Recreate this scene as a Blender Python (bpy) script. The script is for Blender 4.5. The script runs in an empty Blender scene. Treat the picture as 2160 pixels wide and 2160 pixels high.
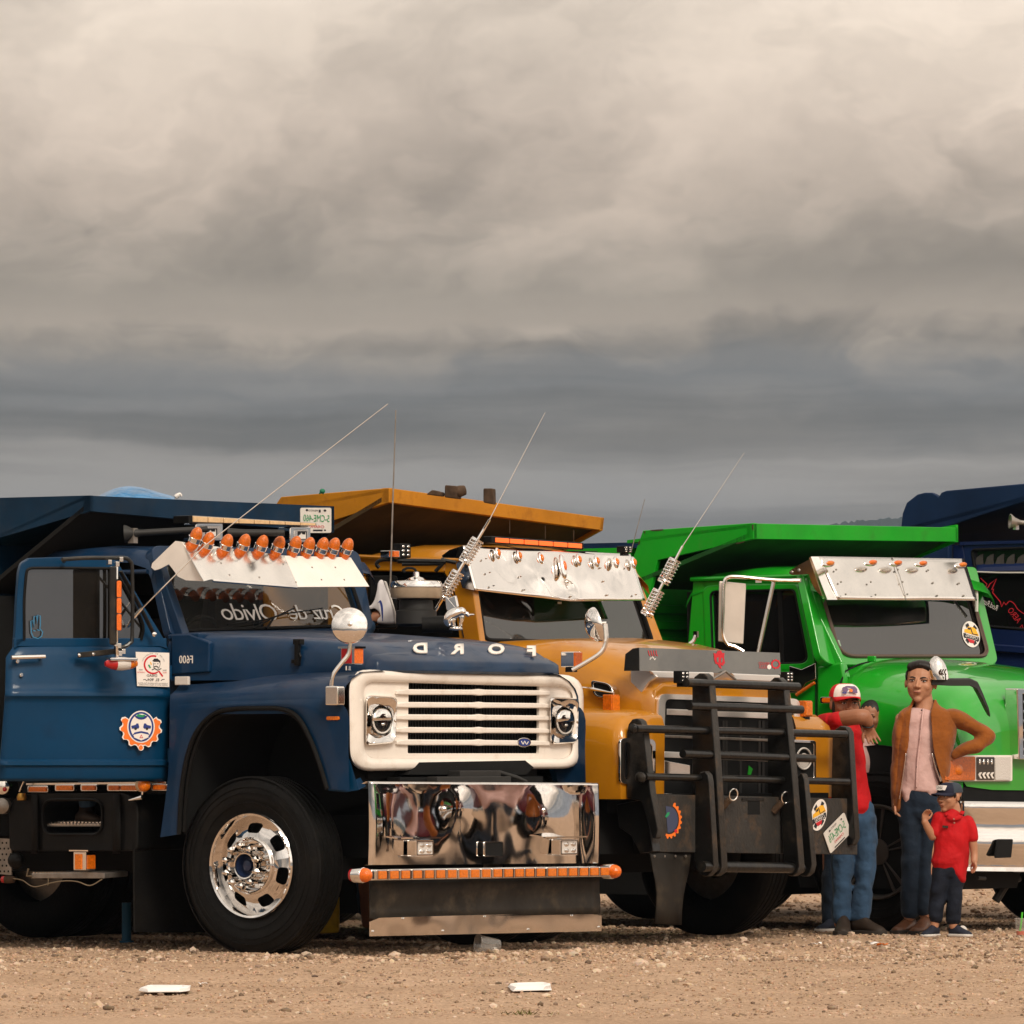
import bpy, bmesh, math, random
import numpy as np
from mathutils import Vector, Matrix
random.seed(7)
S = bpy.context.scene
COL = S.collection
# ------------------------------------------------------------------ camera, sky, sun, exposure
FPX, YH, CAMH = 14400.0, 1590.0, 1.1667           # focal length and horizon in 2160-pixel units, eye height in metres
cd = bpy.data.cameras.new('camera'); cam = bpy.data.objects.new('camera', cd); COL.objects.link(cam)
cam.location = (0, 0, CAMH); cam.rotation_euler = (math.radians(90), 0, 0)
cd.sensor_width = 36.0; cd.lens = 36.0 * FPX / 2160; cd.shift_y = (YH - 1080) / 2160
cd.clip_start = 0.5; cd.clip_end = 20000
S.camera = cam
S.view_settings.view_transform = 'Standard'; S.view_settings.look = 'None'
S.view_settings.exposure = 0.0; S.view_settings.gamma = 1.0; S.view_settings.use_curve_mapping = False
S.render.engine = 'CYCLES'
S.cycles.use_denoising = True
S.cycles.max_bounces = 8; S.cycles.transparent_max_bounces = 12

SUN_DIR = Vector((0.30, -0.72, 0.66)).normalized()     # towards the sun: behind the camera, to its right
sl = bpy.data.lights.new('sun', 'SUN'); sl.energy = 2.35; sl.angle = math.radians(16); sl.color = (1.0, 0.90, 0.76)
so = bpy.data.objects.new('sun', sl); COL.objects.link(so)
so.rotation_euler = SUN_DIR.to_track_quat('Z', 'Y').to_euler()

W = bpy.data.worlds.new('World'); S.world = W; W.use_nodes = True
wt = W.node_tree; wt.nodes.clear()
def wn(t, **k):
    n = wt.nodes.new(t)
    for a, b in k.items(): setattr(n, a, b)
    return n
def wl(a, b): wt.links.new(a, b)
def wmath(op, a, b=None, c=None):
    n = wn('ShaderNodeMath', operation=op)
    for i, q in enumerate((a, b, c)):
        if q is None: continue
        if isinstance(q, (int, float)): n.inputs[i].default_value = q
        else: wl(q, n.inputs[i])
    return n.outputs[0]
nish = wn('ShaderNodeTexSky'); nish.sky_type = 'NISHITA'; nish.sun_disc = False
nish.sun_elevation = math.asin(SUN_DIR.z); nish.sun_rotation = math.atan2(SUN_DIR.x, SUN_DIR.y)
nbg = wn('ShaderNodeBackground'); nbg.inputs['Strength'].default_value = 0.1; wl(nish.outputs[0], nbg.inputs['Color'])
tc = wn('ShaderNodeTexCoord'); sep = wn('ShaderNodeSeparateXYZ'); wl(tc.outputs['Generated'], sep.inputs[0])
az = wmath('ARCTAN2', sep.outputs[0], sep.outputs[1]); el = wmath('ARCSINE', sep.outputs[2])
def cvec(sx, sy, off, skew=0.0, wx=None, wy=None):
    c = wn('ShaderNodeCombineXYZ'); X = wmath('MULTIPLY', az, sx); Y_ = wmath('ADD', wmath('MULTIPLY', el, sy), wmath('MULTIPLY', az, skew))
    if wx: X = wmath('ADD', X, wx)
    if wy: Y_ = wmath('ADD', Y_, wy)
    wl(X, c.inputs[0]); wl(Y_, c.inputs[1]); c.inputs[2].default_value = off; return c.outputs[0]
def cnoise(vec, detail, rough, lac=2.0, typ='FBM'):
    n = wn('ShaderNodeTexNoise'); n.noise_type = typ; n.normalize = True; n.inputs['Scale'].default_value = 1.0; n.inputs['Detail'].default_value = detail
    n.inputs['Roughness'].default_value = rough; n.inputs['Lacunarity'].default_value = lac; wl(vec, n.inputs['Vector']); return n.outputs['Fac']
def cen(f, k): return wmath('MULTIPLY', wmath('SUBTRACT', f, 0.5), k)
def sstep(f, a, b):
    n = wn('ShaderNodeMapRange'); n.interpolation_type = 'SMOOTHSTEP'; n.inputs[1].default_value = a; n.inputs[2].default_value = b; wl(f, n.inputs[0]); return n.outputs[0]
w1 = cen(cnoise(cvec(26, 46, 5.5), 4, .55), 1.5); w2 = cen(cnoise(cvec(26, 46, 8.5), 4, .55), 1.5)      # curl of the banks
big = cnoise(cvec(13, 24, 2.7, -7.0, w1, w2), 6, .55)            # broad lit and shaded masses
puff = cnoise(cvec(30, 46, 7.2, -13.0, w1, w2), 6, .52)          # billows on them
fine = cnoise(cvec(85, 120, 1.2, -25.0, w1, w2), 5, .6)
lay = cnoise(cvec(6, 115, 4.1, 0.0, None, wmath('MULTIPLY', w2, .5)), 4, .55)          # thin flat layers low down
low = wn('ShaderNodeMapRange'); low.inputs[1].default_value = .052; low.inputs[2].default_value = .068; wl(el, low.inputs[0]); up = low.outputs[0]
elp = wmath('ADD', el, cen(big, .020)); elp = wmath('ADD', elp, cen(puff, .010))
ramp = wn('ShaderNodeValToRGB'); ramp.color_ramp.interpolation = 'LINEAR'
wl(wmath('MULTIPLY', elp, 1 / 0.2), ramp.inputs[0])
def srgb(r, g, b):
    f = lambda c: (c / 255 / 12.92) if c / 255 <= 0.04045 else ((c / 255 + 0.055) / 1.055) ** 2.4
    return (f(r), f(g), f(b), 1.0)
stops = [(0.0, (112, 112, 115)), (0.14, (112, 111, 112)), (0.19, (122, 118, 115)), (0.225, (124, 119, 115)), (0.244, (109, 106, 104)), (0.266, (97, 96, 96)),
         (0.282, (107, 104, 102)), (0.300, (130, 121, 112)), (0.318, (158, 145, 132)), (0.345, (141, 130, 118)), (0.375, (154, 141, 128)), (0.41, (176, 160, 145)),
         (0.46, (194, 177, 161)), (0.54, (210, 194, 177)), (0.66, (222, 208, 193)), (1.0, (228, 217, 204))]
cr = ramp.color_ramp
while len(cr.elements) < len(stops): cr.elements.new(0.5)
for e, (p, c) in zip(cr.elements, stops): e.position = p; e.color = srgb(*c)
lit = wmath('ADD', cen(sstep(puff, .30, .70), .24), cen(sstep(big, .36, .64), .30))
lit = wmath('ADD', wmath('MULTIPLY', lit, wmath('ADD', wmath('MULTIPLY', up, .9), .1)), cen(fine, .10))
br = wmath('ADD', lit, wmath('MULTIPLY', cen(sstep(lay, .34, .66), .60), wmath('SUBTRACT', 1.0, up)))
fade = wn('ShaderNodeMapRange'); fade.inputs[1].default_value = .13; fade.inputs[2].default_value = .40; fade.inputs[3].default_value = 1.0; fade.inputs[4].default_value = .25; wl(el, fade.inputs[0])
hn = wn('ShaderNodeTexNoise'); hn.inputs['Scale'].default_value = 2.6; hn.inputs['Detail'].default_value = 5; hn.inputs['Distortion'].default_value = .6; wl(tc.outputs['Generated'], hn.inputs['Vector'])
br = wmath('ADD', wmath('MULTIPLY', br, fade.outputs[0]), wmath('MULTIPLY', cen(sstep(hn.outputs['Fac'], .3, .7), .75), wmath('SUBTRACT', 1.0, fade.outputs[0])))   # the same broken cloud overhead
br = wmath('ADD', 1.0, br)
sa = wmath('SINE', az); br = wmath('ADD', br, wmath('MULTIPLY', sa, wmath('MULTIPLY', fade.outputs[0], .6)))   # paler to the right
dt = wn('ShaderNodeVectorMath', operation='DOT_PRODUCT'); wl(tc.outputs['Generated'], dt.inputs[0]); dt.inputs[1].default_value = SUN_DIR   # cloud brightens towards the hidden sun
glow = wmath('POWER', wmath('MAXIMUM', dt.outputs['Value'], 0.0), 5.0)
br = wmath('ADD', br, wmath('MULTIPLY', glow, 0.55))
mul = wn('ShaderNodeVectorMath', operation='SCALE'); wl(ramp.outputs[0], mul.inputs[0]); wl(br, mul.inputs['Scale'])
cbg = wn('ShaderNodeBackground'); cbg.inputs['Strength'].default_value = 1.24; wl(mul.outputs[0], cbg.inputs['Color'])
mxs = wn('ShaderNodeMixShader'); mxs.inputs[0].default_value = 0.95
wl(nbg.outputs[0], mxs.inputs[1]); wl(cbg.outputs[0], mxs.inputs[2])
wo = wn('ShaderNodeOutputWorld'); wl(mxs.outputs[0], wo.inputs['Surface'])

# ------------------------------------------------------------------ frames: a pixel of the photograph meets a plane of the place
def ray(x, y): return Vector(((x - 1080) / FPX, 1.0, (YH - y) / FPX))
CAMP = Vector((0, 0, CAMH))
def wd(x, y, d):                                    # world point under pixel (x, y) at depth d
    return CAMP + ray(x, y) * d
class Frame:                                        # a vehicle's own axes: u forward, v away from its near side, z up
    def __init__(s, X, Y, deg):
        s.O = Vector((X, Y, 0)); a = math.radians(deg); s.a = a
        s.F = Vector((math.cos(a), -math.sin(a), 0)); s.R = Vector((math.sin(a), math.cos(a), 0))
        s.c = s.loc(CAMP)
    def loc(s, P):
        d = P - s.O; return Vector((d.dot(s.F), d.dot(s.R), d.z))
    def _r(s, x, y):
        r = ray(x, y); return Vector((r.dot(s.F), r.dot(s.R), r.z))
    def ax(s, x, y, i, k):
        r = s._r(x, y); return s.c + r * ((k - s.c[i]) / r[i])
    def s(s, x, y, v): return s.ax(x, y, 1, v)
    def f(s, x, y, u): return s.ax(x, y, 0, u)
    def d(s, x, y, dep): return s.loc(wd(x, y, dep))
    def pl(s, x, y, p, n, off=0.0):                 # any plane through p with normal n (local)
        n = Vector(n).normalized(); r = s._r(x, y); p = Vector(p) + n * off
        return s.c + r * ((p - s.c).dot(n) / r.dot(n))
    def root(s, name, label, cat, group=None, loc=None):
        o = bpy.data.objects.new(name, None); COL.objects.link(o)
        o.empty_display_size = 0.3
        o.location = s.O; o.rotation_euler = (0, 0, -s.a)
        tag(o, label, cat, group); return o
def tag(o, label=None, cat=None, group=None, kind=None):
    if label: o['label'] = label
    if cat: o['category'] = cat
    if group: o['group'] = group
    if kind: o['kind'] = kind
    return o
def empty(name, loc, label, cat, group=None):
    o = bpy.data.objects.new(name, None); COL.objects.link(o); o.location = loc; o.empty_display_size = 0.3
    return tag(o, label, cat, group)

# ------------------------------------------------------------------ 2-D outlines in pixels
def rquad(tl, tr, br, bl, r, n=4):
    P = [Vector(q) for q in (tl, tr, br, bl)]; out = []
    rr = r if isinstance(r, (list, tuple)) else [r] * 4
    for i in range(4):
        p = P[i]; a = (P[i - 1] - p); b = (P[(i + 1) % 4] - p); k = rr[i]
        if k <= 0: out += [p] * 1; continue
        a = p + a.normalized() * min(k, a.length * .5); b = p + b.normalized() * min(k, b.length * .5)
        for j in range(n + 1):
            t = j / n; out.append(a * (1 - t) ** 2 + p * 2 * t * (1 - t) * 1.0 + b * t * t)
    return [(q.x, q.y) for q in out]
def rect(x0, y0, x1, y1, r=0, n=4): return rquad((x0, y0), (x1, y0), (x1, y1), (x0, y1), r, n)
def ell(cx, cy, rx, ry, n=24, a0=0, a1=360):
    full = abs(a1 - a0) >= 360
    return [(cx + rx * math.cos(math.radians(a0 + (a1 - a0) * i / (n if full else n - 1))),
             cy - ry * math.sin(math.radians(a0 + (a1 - a0) * i / (n if full else n - 1)))) for i in range(n)]
def spl(pts, k=4, closed=False):                    # Catmull-Rom through points (2-D or 3-D)
    P = [Vector(p) for p in pts]; n = len(P); out = []
    for i in range(n if closed else n - 1):
        p0 = P[i - 1] if (i > 0 or closed) else P[0] * 2 - P[1]
        p1, p2 = P[i], P[(i + 1) % n]
        p3 = P[(i + 2) % n] if (i + 2 < n or closed) else P[-1] * 2 - P[-2]
        for j in range(k):
            t = j / k
            out.append(0.5 * ((2 * p1) + (p2 - p0) * t + (2 * p0 - 5 * p1 + 4 * p2 - p3) * t * t + (3 * p1 - p0 - 3 * p2 + p3) * t ** 3))
    if not closed: out.append(P[-1])
    return out
def lerp(a, b, t): return a + (b - a) * t
def interp(x, xs, ys): return float(np.interp(x, xs, ys))

# ------------------------------------------------------------------ mesh builder
class MB:
    def __init__(s): s.v = []; s.f = []; s.m = []
    def add(s, vs, fs, m=0):
        k = len(s.v); s.v += [Vector(q) for q in vs]; s.f += [tuple(i + k for i in f) for f in fs]; s.m += [m] * len(fs); return s
    def prism(s, loop, ext, m=0):
        n = len(loop); L = [Vector(q) for q in loop]; e = Vector(ext)
        fs = [tuple(range(n)), tuple(range(2 * n - 1, n - 1, -1))] + [(i, (i + 1) % n, n + (i + 1) % n, n + i) for i in range(n)]
        return s.add(L + [q + e for q in L], fs, m)
    def face(s, loop, m=0): return s.add(loop, [tuple(range(len(loop)))], m)
    def ring(s, outer, inner, ext, m=0):
        n = len(outer); e = Vector(ext); A = [Vector(q) for q in outer]; B = [Vector(q) for q in inner]
        vs = A + B + [q + e for q in A] + [q + e for q in B]; fs = []
        for i in range(n):
            j = (i + 1) % n
            fs += [(i, j, n + j, n + i), (2 * n + j, 2 * n + i, 3 * n + i, 3 * n + j), (i, 2 * n + i, 2 * n + j, j), (n + i, n + j, 3 * n + j, 3 * n + i)]
        return s.add(vs, fs, m)
    def box(s, a, b, m=0):
        x0, y0, z0 = (min(a[i], b[i]) for i in range(3)); x1, y1, z1 = (max(a[i], b[i]) for i in range(3))
        return s.prism([(x0, y0, z0), (x1, y0, z0), (x1, y1, z0), (x0, y1, z0)], (0, 0, z1 - z0), m)
    def obox(s, c, ex, ey, ez, m=0):                # box by centre and three half-axes
        c, ex, ey, ez = map(Vector, (c, ex, ey, ez))
        return s.prism([c - ex - ey - ez, c + ex - ey - ez, c + ex + ey - ez, c - ex + ey - ez], ez * 2, m)
    def tube(s, pts, r, n=8, m=0, closed=False, cap=True, flat=1.0):
        P = [Vector(p) for p in pts]; N = len(P); rs = r if isinstance(r, (list, tuple)) else [r] * N
        tang = []
        for i in range(N):
            a = P[(i + 1) % N] if (i < N - 1 or closed) else P[i]; b = P[i - 1] if (i > 0 or closed) else P[i]
            tang.append((a - b).normalized())
        ref = Vector((0, 0, 1)) if abs(tang[0].z) < .9 else Vector((1, 0, 0))
        nx = tang[0].cross(ref).normalized(); vs = []; fs = []
        for i in range(N):
            t = tang[i]; nx = (nx - t * nx.dot(t)).normalized(); ny = t.cross(nx)
            for j in range(n):
                a = 2 * math.pi * j / n
                vs.append(P[i] + (nx * math.cos(a) + ny * math.sin(a) * flat) * rs[i])
        for i in range(N if closed else N - 1):
            k = (i + 1) % N
            for j in range(n):
                l = (j + 1) % n; fs.append((i * n + j, i * n + l, k * n + l, k * n + j))
        if cap and not closed: fs += [tuple(range(n - 1, -1, -1)), tuple((N - 1) * n + j for j in range(n))]
        return s.add(vs, fs, m)
    def lathe(s, o, ax, prof, n=32, m=0, cap=True):  # prof: (radius, height along ax)
        o = Vector(o); ax = Vector(ax).normalized(); ref = Vector((0, 0, 1)) if abs(ax.z) < .9 else Vector((1, 0, 0))
        e1 = ax.cross(ref).normalized(); e2 = ax.cross(e1); vs = []; fs = []
        for (r, h) in prof:
            for j in range(n):
                a = 2 * math.pi * j / n; vs.append(o + ax * h + (e1 * math.cos(a) + e2 * math.sin(a)) * max(r, 1e-4))
        for i in range(len(prof) - 1):
            for j in range(n):
                l = (j + 1) % n; fs.append((i * n + j, i * n + l, (i + 1) * n + l, (i + 1) * n + j))
        if cap: fs += [tuple(range(n - 1, -1, -1)), tuple((len(prof) - 1) * n + j for j in range(n))]
        return s.add(vs, fs, m)
    def loft(s, rings, m=0, closed=True, cap=True):
        n = len(rings[0]); vs = [Vector(q) for R in rings for q in R]; fs = []
        for i in range(len(rings) - 1):
            for j in range(n if closed else n - 1):
                l = (j + 1) % n; fs.append((i * n + j, i * n + l, (i + 1) * n + l, (i + 1) * n + j))
        if cap and closed: fs += [tuple(range(n - 1, -1, -1)), tuple((len(rings) - 1) * n + j for j in range(n))]
        return s.add(vs, fs, m)
    def ball(s, c, ax, n=12, k=8, m=0):             # ellipsoid with three half-axis vectors
        c = Vector(c); a, b, e = map(Vector, ax); R = []
        for i in range(k + 1):
            t = math.pi * (i + .0) / k; t = min(max(t, .02), math.pi - .02)
            R.append([c + (a * math.cos(2 * math.pi * j / n) + b * math.sin(2 * math.pi * j / n)) * math.sin(t) + e * math.cos(t) for j in range(n)])
        return s.loft(R, m)
    def build(s, name, mats, parent=None, bevel=0.0, angle=38, solid=0.0, sub=0, seg=2, flip=False):
        me = bpy.data.meshes.new(name); me.from_pydata([tuple(q) for q in s.v], [], s.f)
        mats = mats if isinstance(mats, (list, tuple)) else [mats]
        for q in mats: me.materials.append(q)
        me.polygons.foreach_set('material_index', s.m)
        bm = bmesh.new(); bm.from_mesh(me); bmesh.ops.recalc_face_normals(bm, faces=bm.faces)
        bm.to_mesh(me); bm.free()
        me.polygons.foreach_set('use_smooth', [True] * len(me.polygons))
        me.set_sharp_from_angle(angle=math.radians(angle)); me.update()
        o = bpy.data.objects.new(name, me); COL.objects.link(o)
        if parent is not None: o.parent = parent
        if solid:
            q = o.modifiers.new('solid', 'SOLIDIFY'); q.thickness = abs(solid); q.offset = 0 if solid > 0 else -1
        if bevel:
            q = o.modifiers.new('bevel', 'BEVEL'); q.width = bevel; q.segments = seg; q.limit_method = 'ANGLE'; q.angle_limit = math.radians(angle)
            q.harden_normals = True
        if sub:
            q = o.modifiers.new('sub', 'SUBSURF'); q.levels = sub; q.render_levels = sub
        return o
def place(me, name, parent, M):
    o = bpy.data.objects.new(name, me.data if hasattr(me, 'data') else me); COL.objects.link(o); o.parent = parent; o.matrix_local = M
    if hasattr(me, 'modifiers'):
        for q in me.modifiers:
            if q.type == 'BEVEL':
                b = o.modifiers.new('bevel', 'BEVEL'); b.width = q.width; b.segments = q.segments; b.limit_method = 'ANGLE'; b.angle_limit = q.angle_limit; b.harden_normals = True
    return o
def text_part(name, txt, o, ex, ey, mat, parent, size=1.0, ext=0.0, shear=0.0, off=0.0, space=1.0, align='CENTER'):
    """flat or raised lettering: x of the text runs along ex, y along ey (metres per unit text height)"""
    cu = bpy.data.curves.new('t', 'FONT'); cu.body = txt; cu.size = size; cu.shear = shear; cu.offset = off
    cu.space_character = space; cu.align_x = align; cu.align_y = 'CENTER'; cu.resolution_u = 3
    ob = bpy.data.objects.new('t', cu); COL.objects.link(ob)
    dg = bpy.context.evaluated_depsgraph_get(); me = bpy.data.meshes.new_from_object(ob.evaluated_get(dg))
    bpy.data.objects.remove(ob); bpy.data.curves.remove(cu)
    o, ex, ey = Vector(o), Vector(ex), Vector(ey); nz = ex.cross(ey).normalized()
    for q in me.vertices: q.co = o + ex * q.co.x + ey * q.co.y
    me.materials.clear(); me.materials.append(mat); me.name = name
    if ext:
        bm = bmesh.new(); bm.from_mesh(me)
        g = bmesh.ops.extrude_face_region(bm, geom=list(bm.faces))
        for q in g['geom']:
            if isinstance(q, bmesh.types.BMVert): q.co += nz * ext
        bmesh.ops.recalc_face_normals(bm, faces=bm.faces); bm.to_mesh(me); bm.free()
    ob = bpy.data.objects.new(name, me); COL.objects.link(ob)
    if parent: ob.parent = parent
    return ob

# ------------------------------------------------------------------ materials
MATS = {}
def mat(name, col=(.5, .5, .5), rough=.5, metal=0.0, coat=0.0, spec=.3, noise=None, bump=None, emis=None, trans=0.0, sheen=0.0, dirt=None, coatr=.04, alpha=1.0, dust=0.0):
    """noise=(scale, amount[, detail]) varies the base colour; bump=(scale, strength) adds relief; dirt=(colour, amount, scale)"""
    m = bpy.data.materials.new(name); m.use_nodes = True; nt = m.node_tree; b = nt.nodes['Principled BSDF']
    b.inputs['Roughness'].default_value = rough; b.inputs['Metallic'].default_value = metal
    b.inputs['Coat Weight'].default_value = coat; b.inputs['Coat Roughness'].default_value = coatr
    b.inputs['Specular IOR Level'].default_value = spec; b.inputs['Transmission Weight'].default_value = trans
    b.inputs['Sheen Weight'].default_value = sheen; b.inputs['Alpha'].default_value = alpha
    b.inputs['Base Color'].default_value = (*col, 1)
    if emis: b.inputs['Emission Color'].default_value = (*emis[0], 1); b.inputs['Emission Strength'].default_value = emis[1]
    N = lambda t: nt.nodes.new(t); L = nt.links.new
    tcn = None
    def coords():
        nonlocal tcn
        if tcn is None: tcn = N('ShaderNodeTexCoord')
        return tcn.outputs['Object']
    cur = None
    if noise:
        n = N('ShaderNodeTexNoise'); n.inputs['Scale'].default_value = noise[0]; n.inputs['Detail'].default_value = noise[2] if len(noise) > 2 else 5
        n.inputs['Roughness'].default_value = .6; L(coords(), n.inputs['Vector'])
        mr = N('ShaderNodeMapRange'); mr.inputs[1].default_value = .3; mr.inputs[2].default_value = .7
        mr.inputs[3].default_value = 1 - noise[1]; mr.inputs[4].default_value = 1 + noise[1]; L(n.outputs['Fac'], mr.inputs[0])
        sc = N('ShaderNodeVectorMath'); sc.operation = 'SCALE'; sc.inputs[0].default_value = col; L(mr.outputs[0], sc.inputs['Scale'])
        cur = sc.outputs[0]
    if dirt:
        n = N('ShaderNodeTexNoise'); n.inputs['Scale'].default_value = dirt[2]; n.inputs['Detail'].default_value = 8; n.inputs['Roughness'].default_value = .68
        L(coords(), n.inputs['Vector'])
        mr = N('ShaderNodeMapRange'); mr.inputs[1].default_value = .52; mr.inputs[2].default_value = .72; mr.inputs[4].default_value = dirt[1]
        L(n.outputs['Fac'], mr.inputs[0])
        mx = N('ShaderNodeMix'); mx.data_type = 'RGBA'; L(mr.outputs[0], mx.inputs[0])
        if cur: L(cur, mx.inputs[6])
        else: mx.inputs[6].default_value = (*col, 1)
        mx.inputs[7].default_value = (*dirt[0], 1); cur = mx.outputs[2]
        ra = N('ShaderNodeMapRange'); ra.inputs[3].default_value = rough; ra.inputs[4].default_value = min(1, rough + .45); ra.inputs[2].default_value = 1.0
        L(mr.outputs[0], ra.inputs[0]); L(ra.outputs[0], b.inputs['Roughness'])
    if dust:                                           # road dust lies on faces that look up and streaks the rest
        g = N('ShaderNodeNewGeometry'); sx = N('ShaderNodeSeparateXYZ'); L(g.outputs['Normal'], sx.inputs[0])
        n = N('ShaderNodeTexNoise'); n.inputs['Scale'].default_value = 3.5; n.inputs['Detail'].default_value = 9; n.inputs['Roughness'].default_value = .7; L(coords(), n.inputs['Vector'])
        a = N('ShaderNodeMath'); a.operation = 'MULTIPLY_ADD'; a.inputs[1].default_value = .7; a.inputs[2].default_value = .35; L(sx.outputs[2], a.inputs[0])
        k = N('ShaderNodeMapRange'); k.inputs[1].default_value = .35; k.inputs[2].default_value = .75; k.inputs[4].default_value = dust; L(n.outputs['Fac'], k.inputs[0])
        q = N('ShaderNodeMath'); q.operation = 'MULTIPLY'; q.use_clamp = True; L(a.outputs[0], q.inputs[0]); L(k.outputs[0], q.inputs[1])
        mx = N('ShaderNodeMix'); mx.data_type = 'RGBA'; L(q.outputs[0], mx.inputs[0])
        if cur: L(cur, mx.inputs[6])
        else: mx.inputs[6].default_value = (*col, 1)
        mx.inputs[7].default_value = (.33, .24, .17, 1); cur = mx.outputs[2]
    if cur: L(cur, b.inputs['Base Color'])
    if bump:
        n = N('ShaderNodeTexNoise'); n.inputs['Scale'].default_value = bump[0]; n.inputs['Detail'].default_value = bump[2] if len(bump) > 2 else 2
        L(coords(), n.inputs['Vector'])
        bp = N('ShaderNodeBump'); bp.inputs['Strength'].default_value = bump[1]; bp.inputs['Distance'].default_value = .02 if len(bump) < 4 else bump[3]
        L(n.outputs['Fac'], bp.inputs['Height']); L(bp.outputs[0], b.inputs['Normal'])
        if coat: L(bp.outputs[0], b.inputs['Coat Normal'])
    MATS[name] = m; return m
DUST = (.30, .20, .12)
M_blue = mat('blue paint', (.0012, .022, .062), .40, coat=.26, coatr=.05, noise=(2.5, .25), bump=(2.2, .35, 2), dirt=((.006, .034, .075), .5, 4), dust=.10, spec=0.1)
M_door = mat('light blue paint', (.0006, .036, .094), .34, coat=.15, coatr=.12, noise=(2, .18), bump=(2.5, .3, 2), dirt=((.002, .024, .065), .7, 4), dust=.05, spec=0.12)
M_bodyblue = mat('dump body blue', (.0015, .020, .048), .5, coat=.12, noise=(3, .3), bump=(3, .25), dirt=((.03, .035, .04), .3, 5), dust=.07, spec=0.1)
M_yel = mat('yellow paint', (.44, .172, .004), .30, coat=.7, coatr=.05, noise=(2, .14), bump=(2, .25), dirt=((.33, .10, .006), .5, 5), dust=.10, spec=0.2)
M_yelbody = mat('dump body yellow', (.42, .165, .007), .48, coat=.1, noise=(3, .2), bump=(3, .25), dirt=((.15, .05, .01), .6, 6), dust=.10, spec=0.12)
M_grn = mat('green paint', (.003, .31, .010), .30, coat=.9, coatr=.03, noise=(2, .1), bump=(2, .15), dust=.10)
M_grnbody = mat('dump body green', (.003, .30, .010), .45, coat=.12, noise=(3, .15), bump=(3, .2), dirt=((.04, .10, .02), .45, 6), dust=.15, spec=0.15)
M_navy = mat('navy paint', (.008, .018, .07), .34, coat=.4, noise=(2, .2), bump=(2, .2), spec=0.12)
M_navybody = mat('dump body navy', (.007, .020, .058), .5, noise=(2, .3), bump=(3, .25), spec=0.1)
M_cream = mat('cream white paint', (.80, .73, .66), .28, coat=.4, noise=(2, .06), bump=(3, .2), dirt=((.5, .4, .3), .35, 9))
M_white = mat('white plastic', (.78, .72, .66), .4, noise=(8, .06))
M_chrome = mat('chrome', (.80, .77, .74), .045, 1.0, bump=(3.2, .20, 1), noise=(30, .06))
M_chromec = mat('clean chrome', (.84, .81, .78), .06, 1.0)
M_alu = mat('polished aluminium', (.86, .82, .77), .17, 1.0, bump=(2.2, .40, 1), noise=(6, .06))
M_alus = mat('dented bright steel', (.86, .82, .78), .08, 1.0, bump=(2.2, .55, 1))
M_steel = mat('grey steel', (.30, .27, .24), .42, .8, noise=(12, .25), bump=(20, .2))
M_rust = mat('rusty steel', (.06, .035, .02), .8, .2, noise=(14, .5), bump=(18, .5))
M_blk = mat('black paint', (.018, .017, .016), .38, coat=.2, noise=(6, .3), bump=(14, .18), dirt=((.12, .085, .05), .35, 7), spec=0.16)
M_bar = mat('worn black steel', (.006, .0058, .0055), .28, .0, coat=.3, coatr=.2, noise=(5, .3), bump=(30, .12), dirt=((.06, .045, .03), .4, 7), spec=0.16)
M_grime = mat('shaded underside', (.045, .026, .008), .8, noise=(4, .4))  # shade beneath the yellow canopy, put into the colour
M_undshadeg = mat('shaded green underside', (.004, .06, .006), .75, noise=(4, .4))  # green darkened to stand for shade beneath the canopy
M_barplate = mat('dusty plate and lit edges', (.036, .033, .030), .40, .0, noise=(4, .3), bump=(40, .2), dirt=((.16, .09, .045), .5, 7), spec=0.16)
M_rub = mat('black rubber', (.0045, .0042, .004), .6, noise=(6, .35), bump=(25, .2), dirt=((.016, .012, .009), .45, 4), spec=0.16)
M_flap = mat('dusty rubber sheet', (.020, .017, .014), .55, noise=(3, .45), bump=(8, .2), dirt=((.12, .09, .06), .4, 5), spec=0.16)
M_tyre = mat('tyre rubber', (.0042, .004, .0038), .55, noise=(5, .3), bump=(40, .25), dirt=((.020, .015, .011), .45, 5), spec=0.16)
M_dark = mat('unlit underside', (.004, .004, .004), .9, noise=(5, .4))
M_plas = mat('black plastic', (.005, .005, .005), .38, noise=(9, .3), bump=(25, .12), dirt=((.03, .024, .018), .35, 6), spec=0.16)
M_greyplas = mat('grey plastic', (.022, .021, .020), .55, noise=(8, .15))
M_amb = mat('amber lens', (.66, .155, .004), .22, coat=.5, bump=(160, .25), noise=(90, .25))
M_ambd = mat('dark amber lens', (.55, .115, .004), .22, coat=.4, bump=(140, .25), noise=(60, .3))
M_org = mat('orange lens', (.70, .13, .005), .22, coat=.5, bump=(160, .2), noise=(90, .2))
M_red = mat('red lens', (.42, .010, .012), .2, coat=.6)
M_creamlens = mat('pale amber lens', (.70, .46, .24), .3, coat=.4, noise=(40, .15))
M_trim = mat('bright trim', (.92, .88, .84), .30, .75)
M_clear = mat('clear lens', (.62, .58, .54), .12, coat=.8, bump=(120, .25))
M_led = mat('lit amber lamp', (.8, .12, .02), .3, emis=((1.0, .16, .03), .75))
M_lamp = mat('lamp reflector', (.82, .80, .77), .12, .9, bump=(90, .4))
M_lens = mat('dark headlamp glass', (.012, .012, .013), .05, coat=1.0)
M_paper = mat('white paper', (.78, .72, .67), .6)
M_ink = mat('black ink', (.02, .02, .025), .6)
M_inkred = mat('red ink', (.55, .02, .03), .6)
M_inkblue = mat('blue ink', (.02, .04, .20), .6)
M_inkor = mat('orange ink', (.80, .17, .02), .6)
M_inkgrn = mat('green ink', (.02, .26, .10), .6)
M_inkyel = mat('yellow ink', (.82, .42, .03), .6)
M_inkcyan = mat('cyan ink', (.03, .16, .30), .6)
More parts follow.
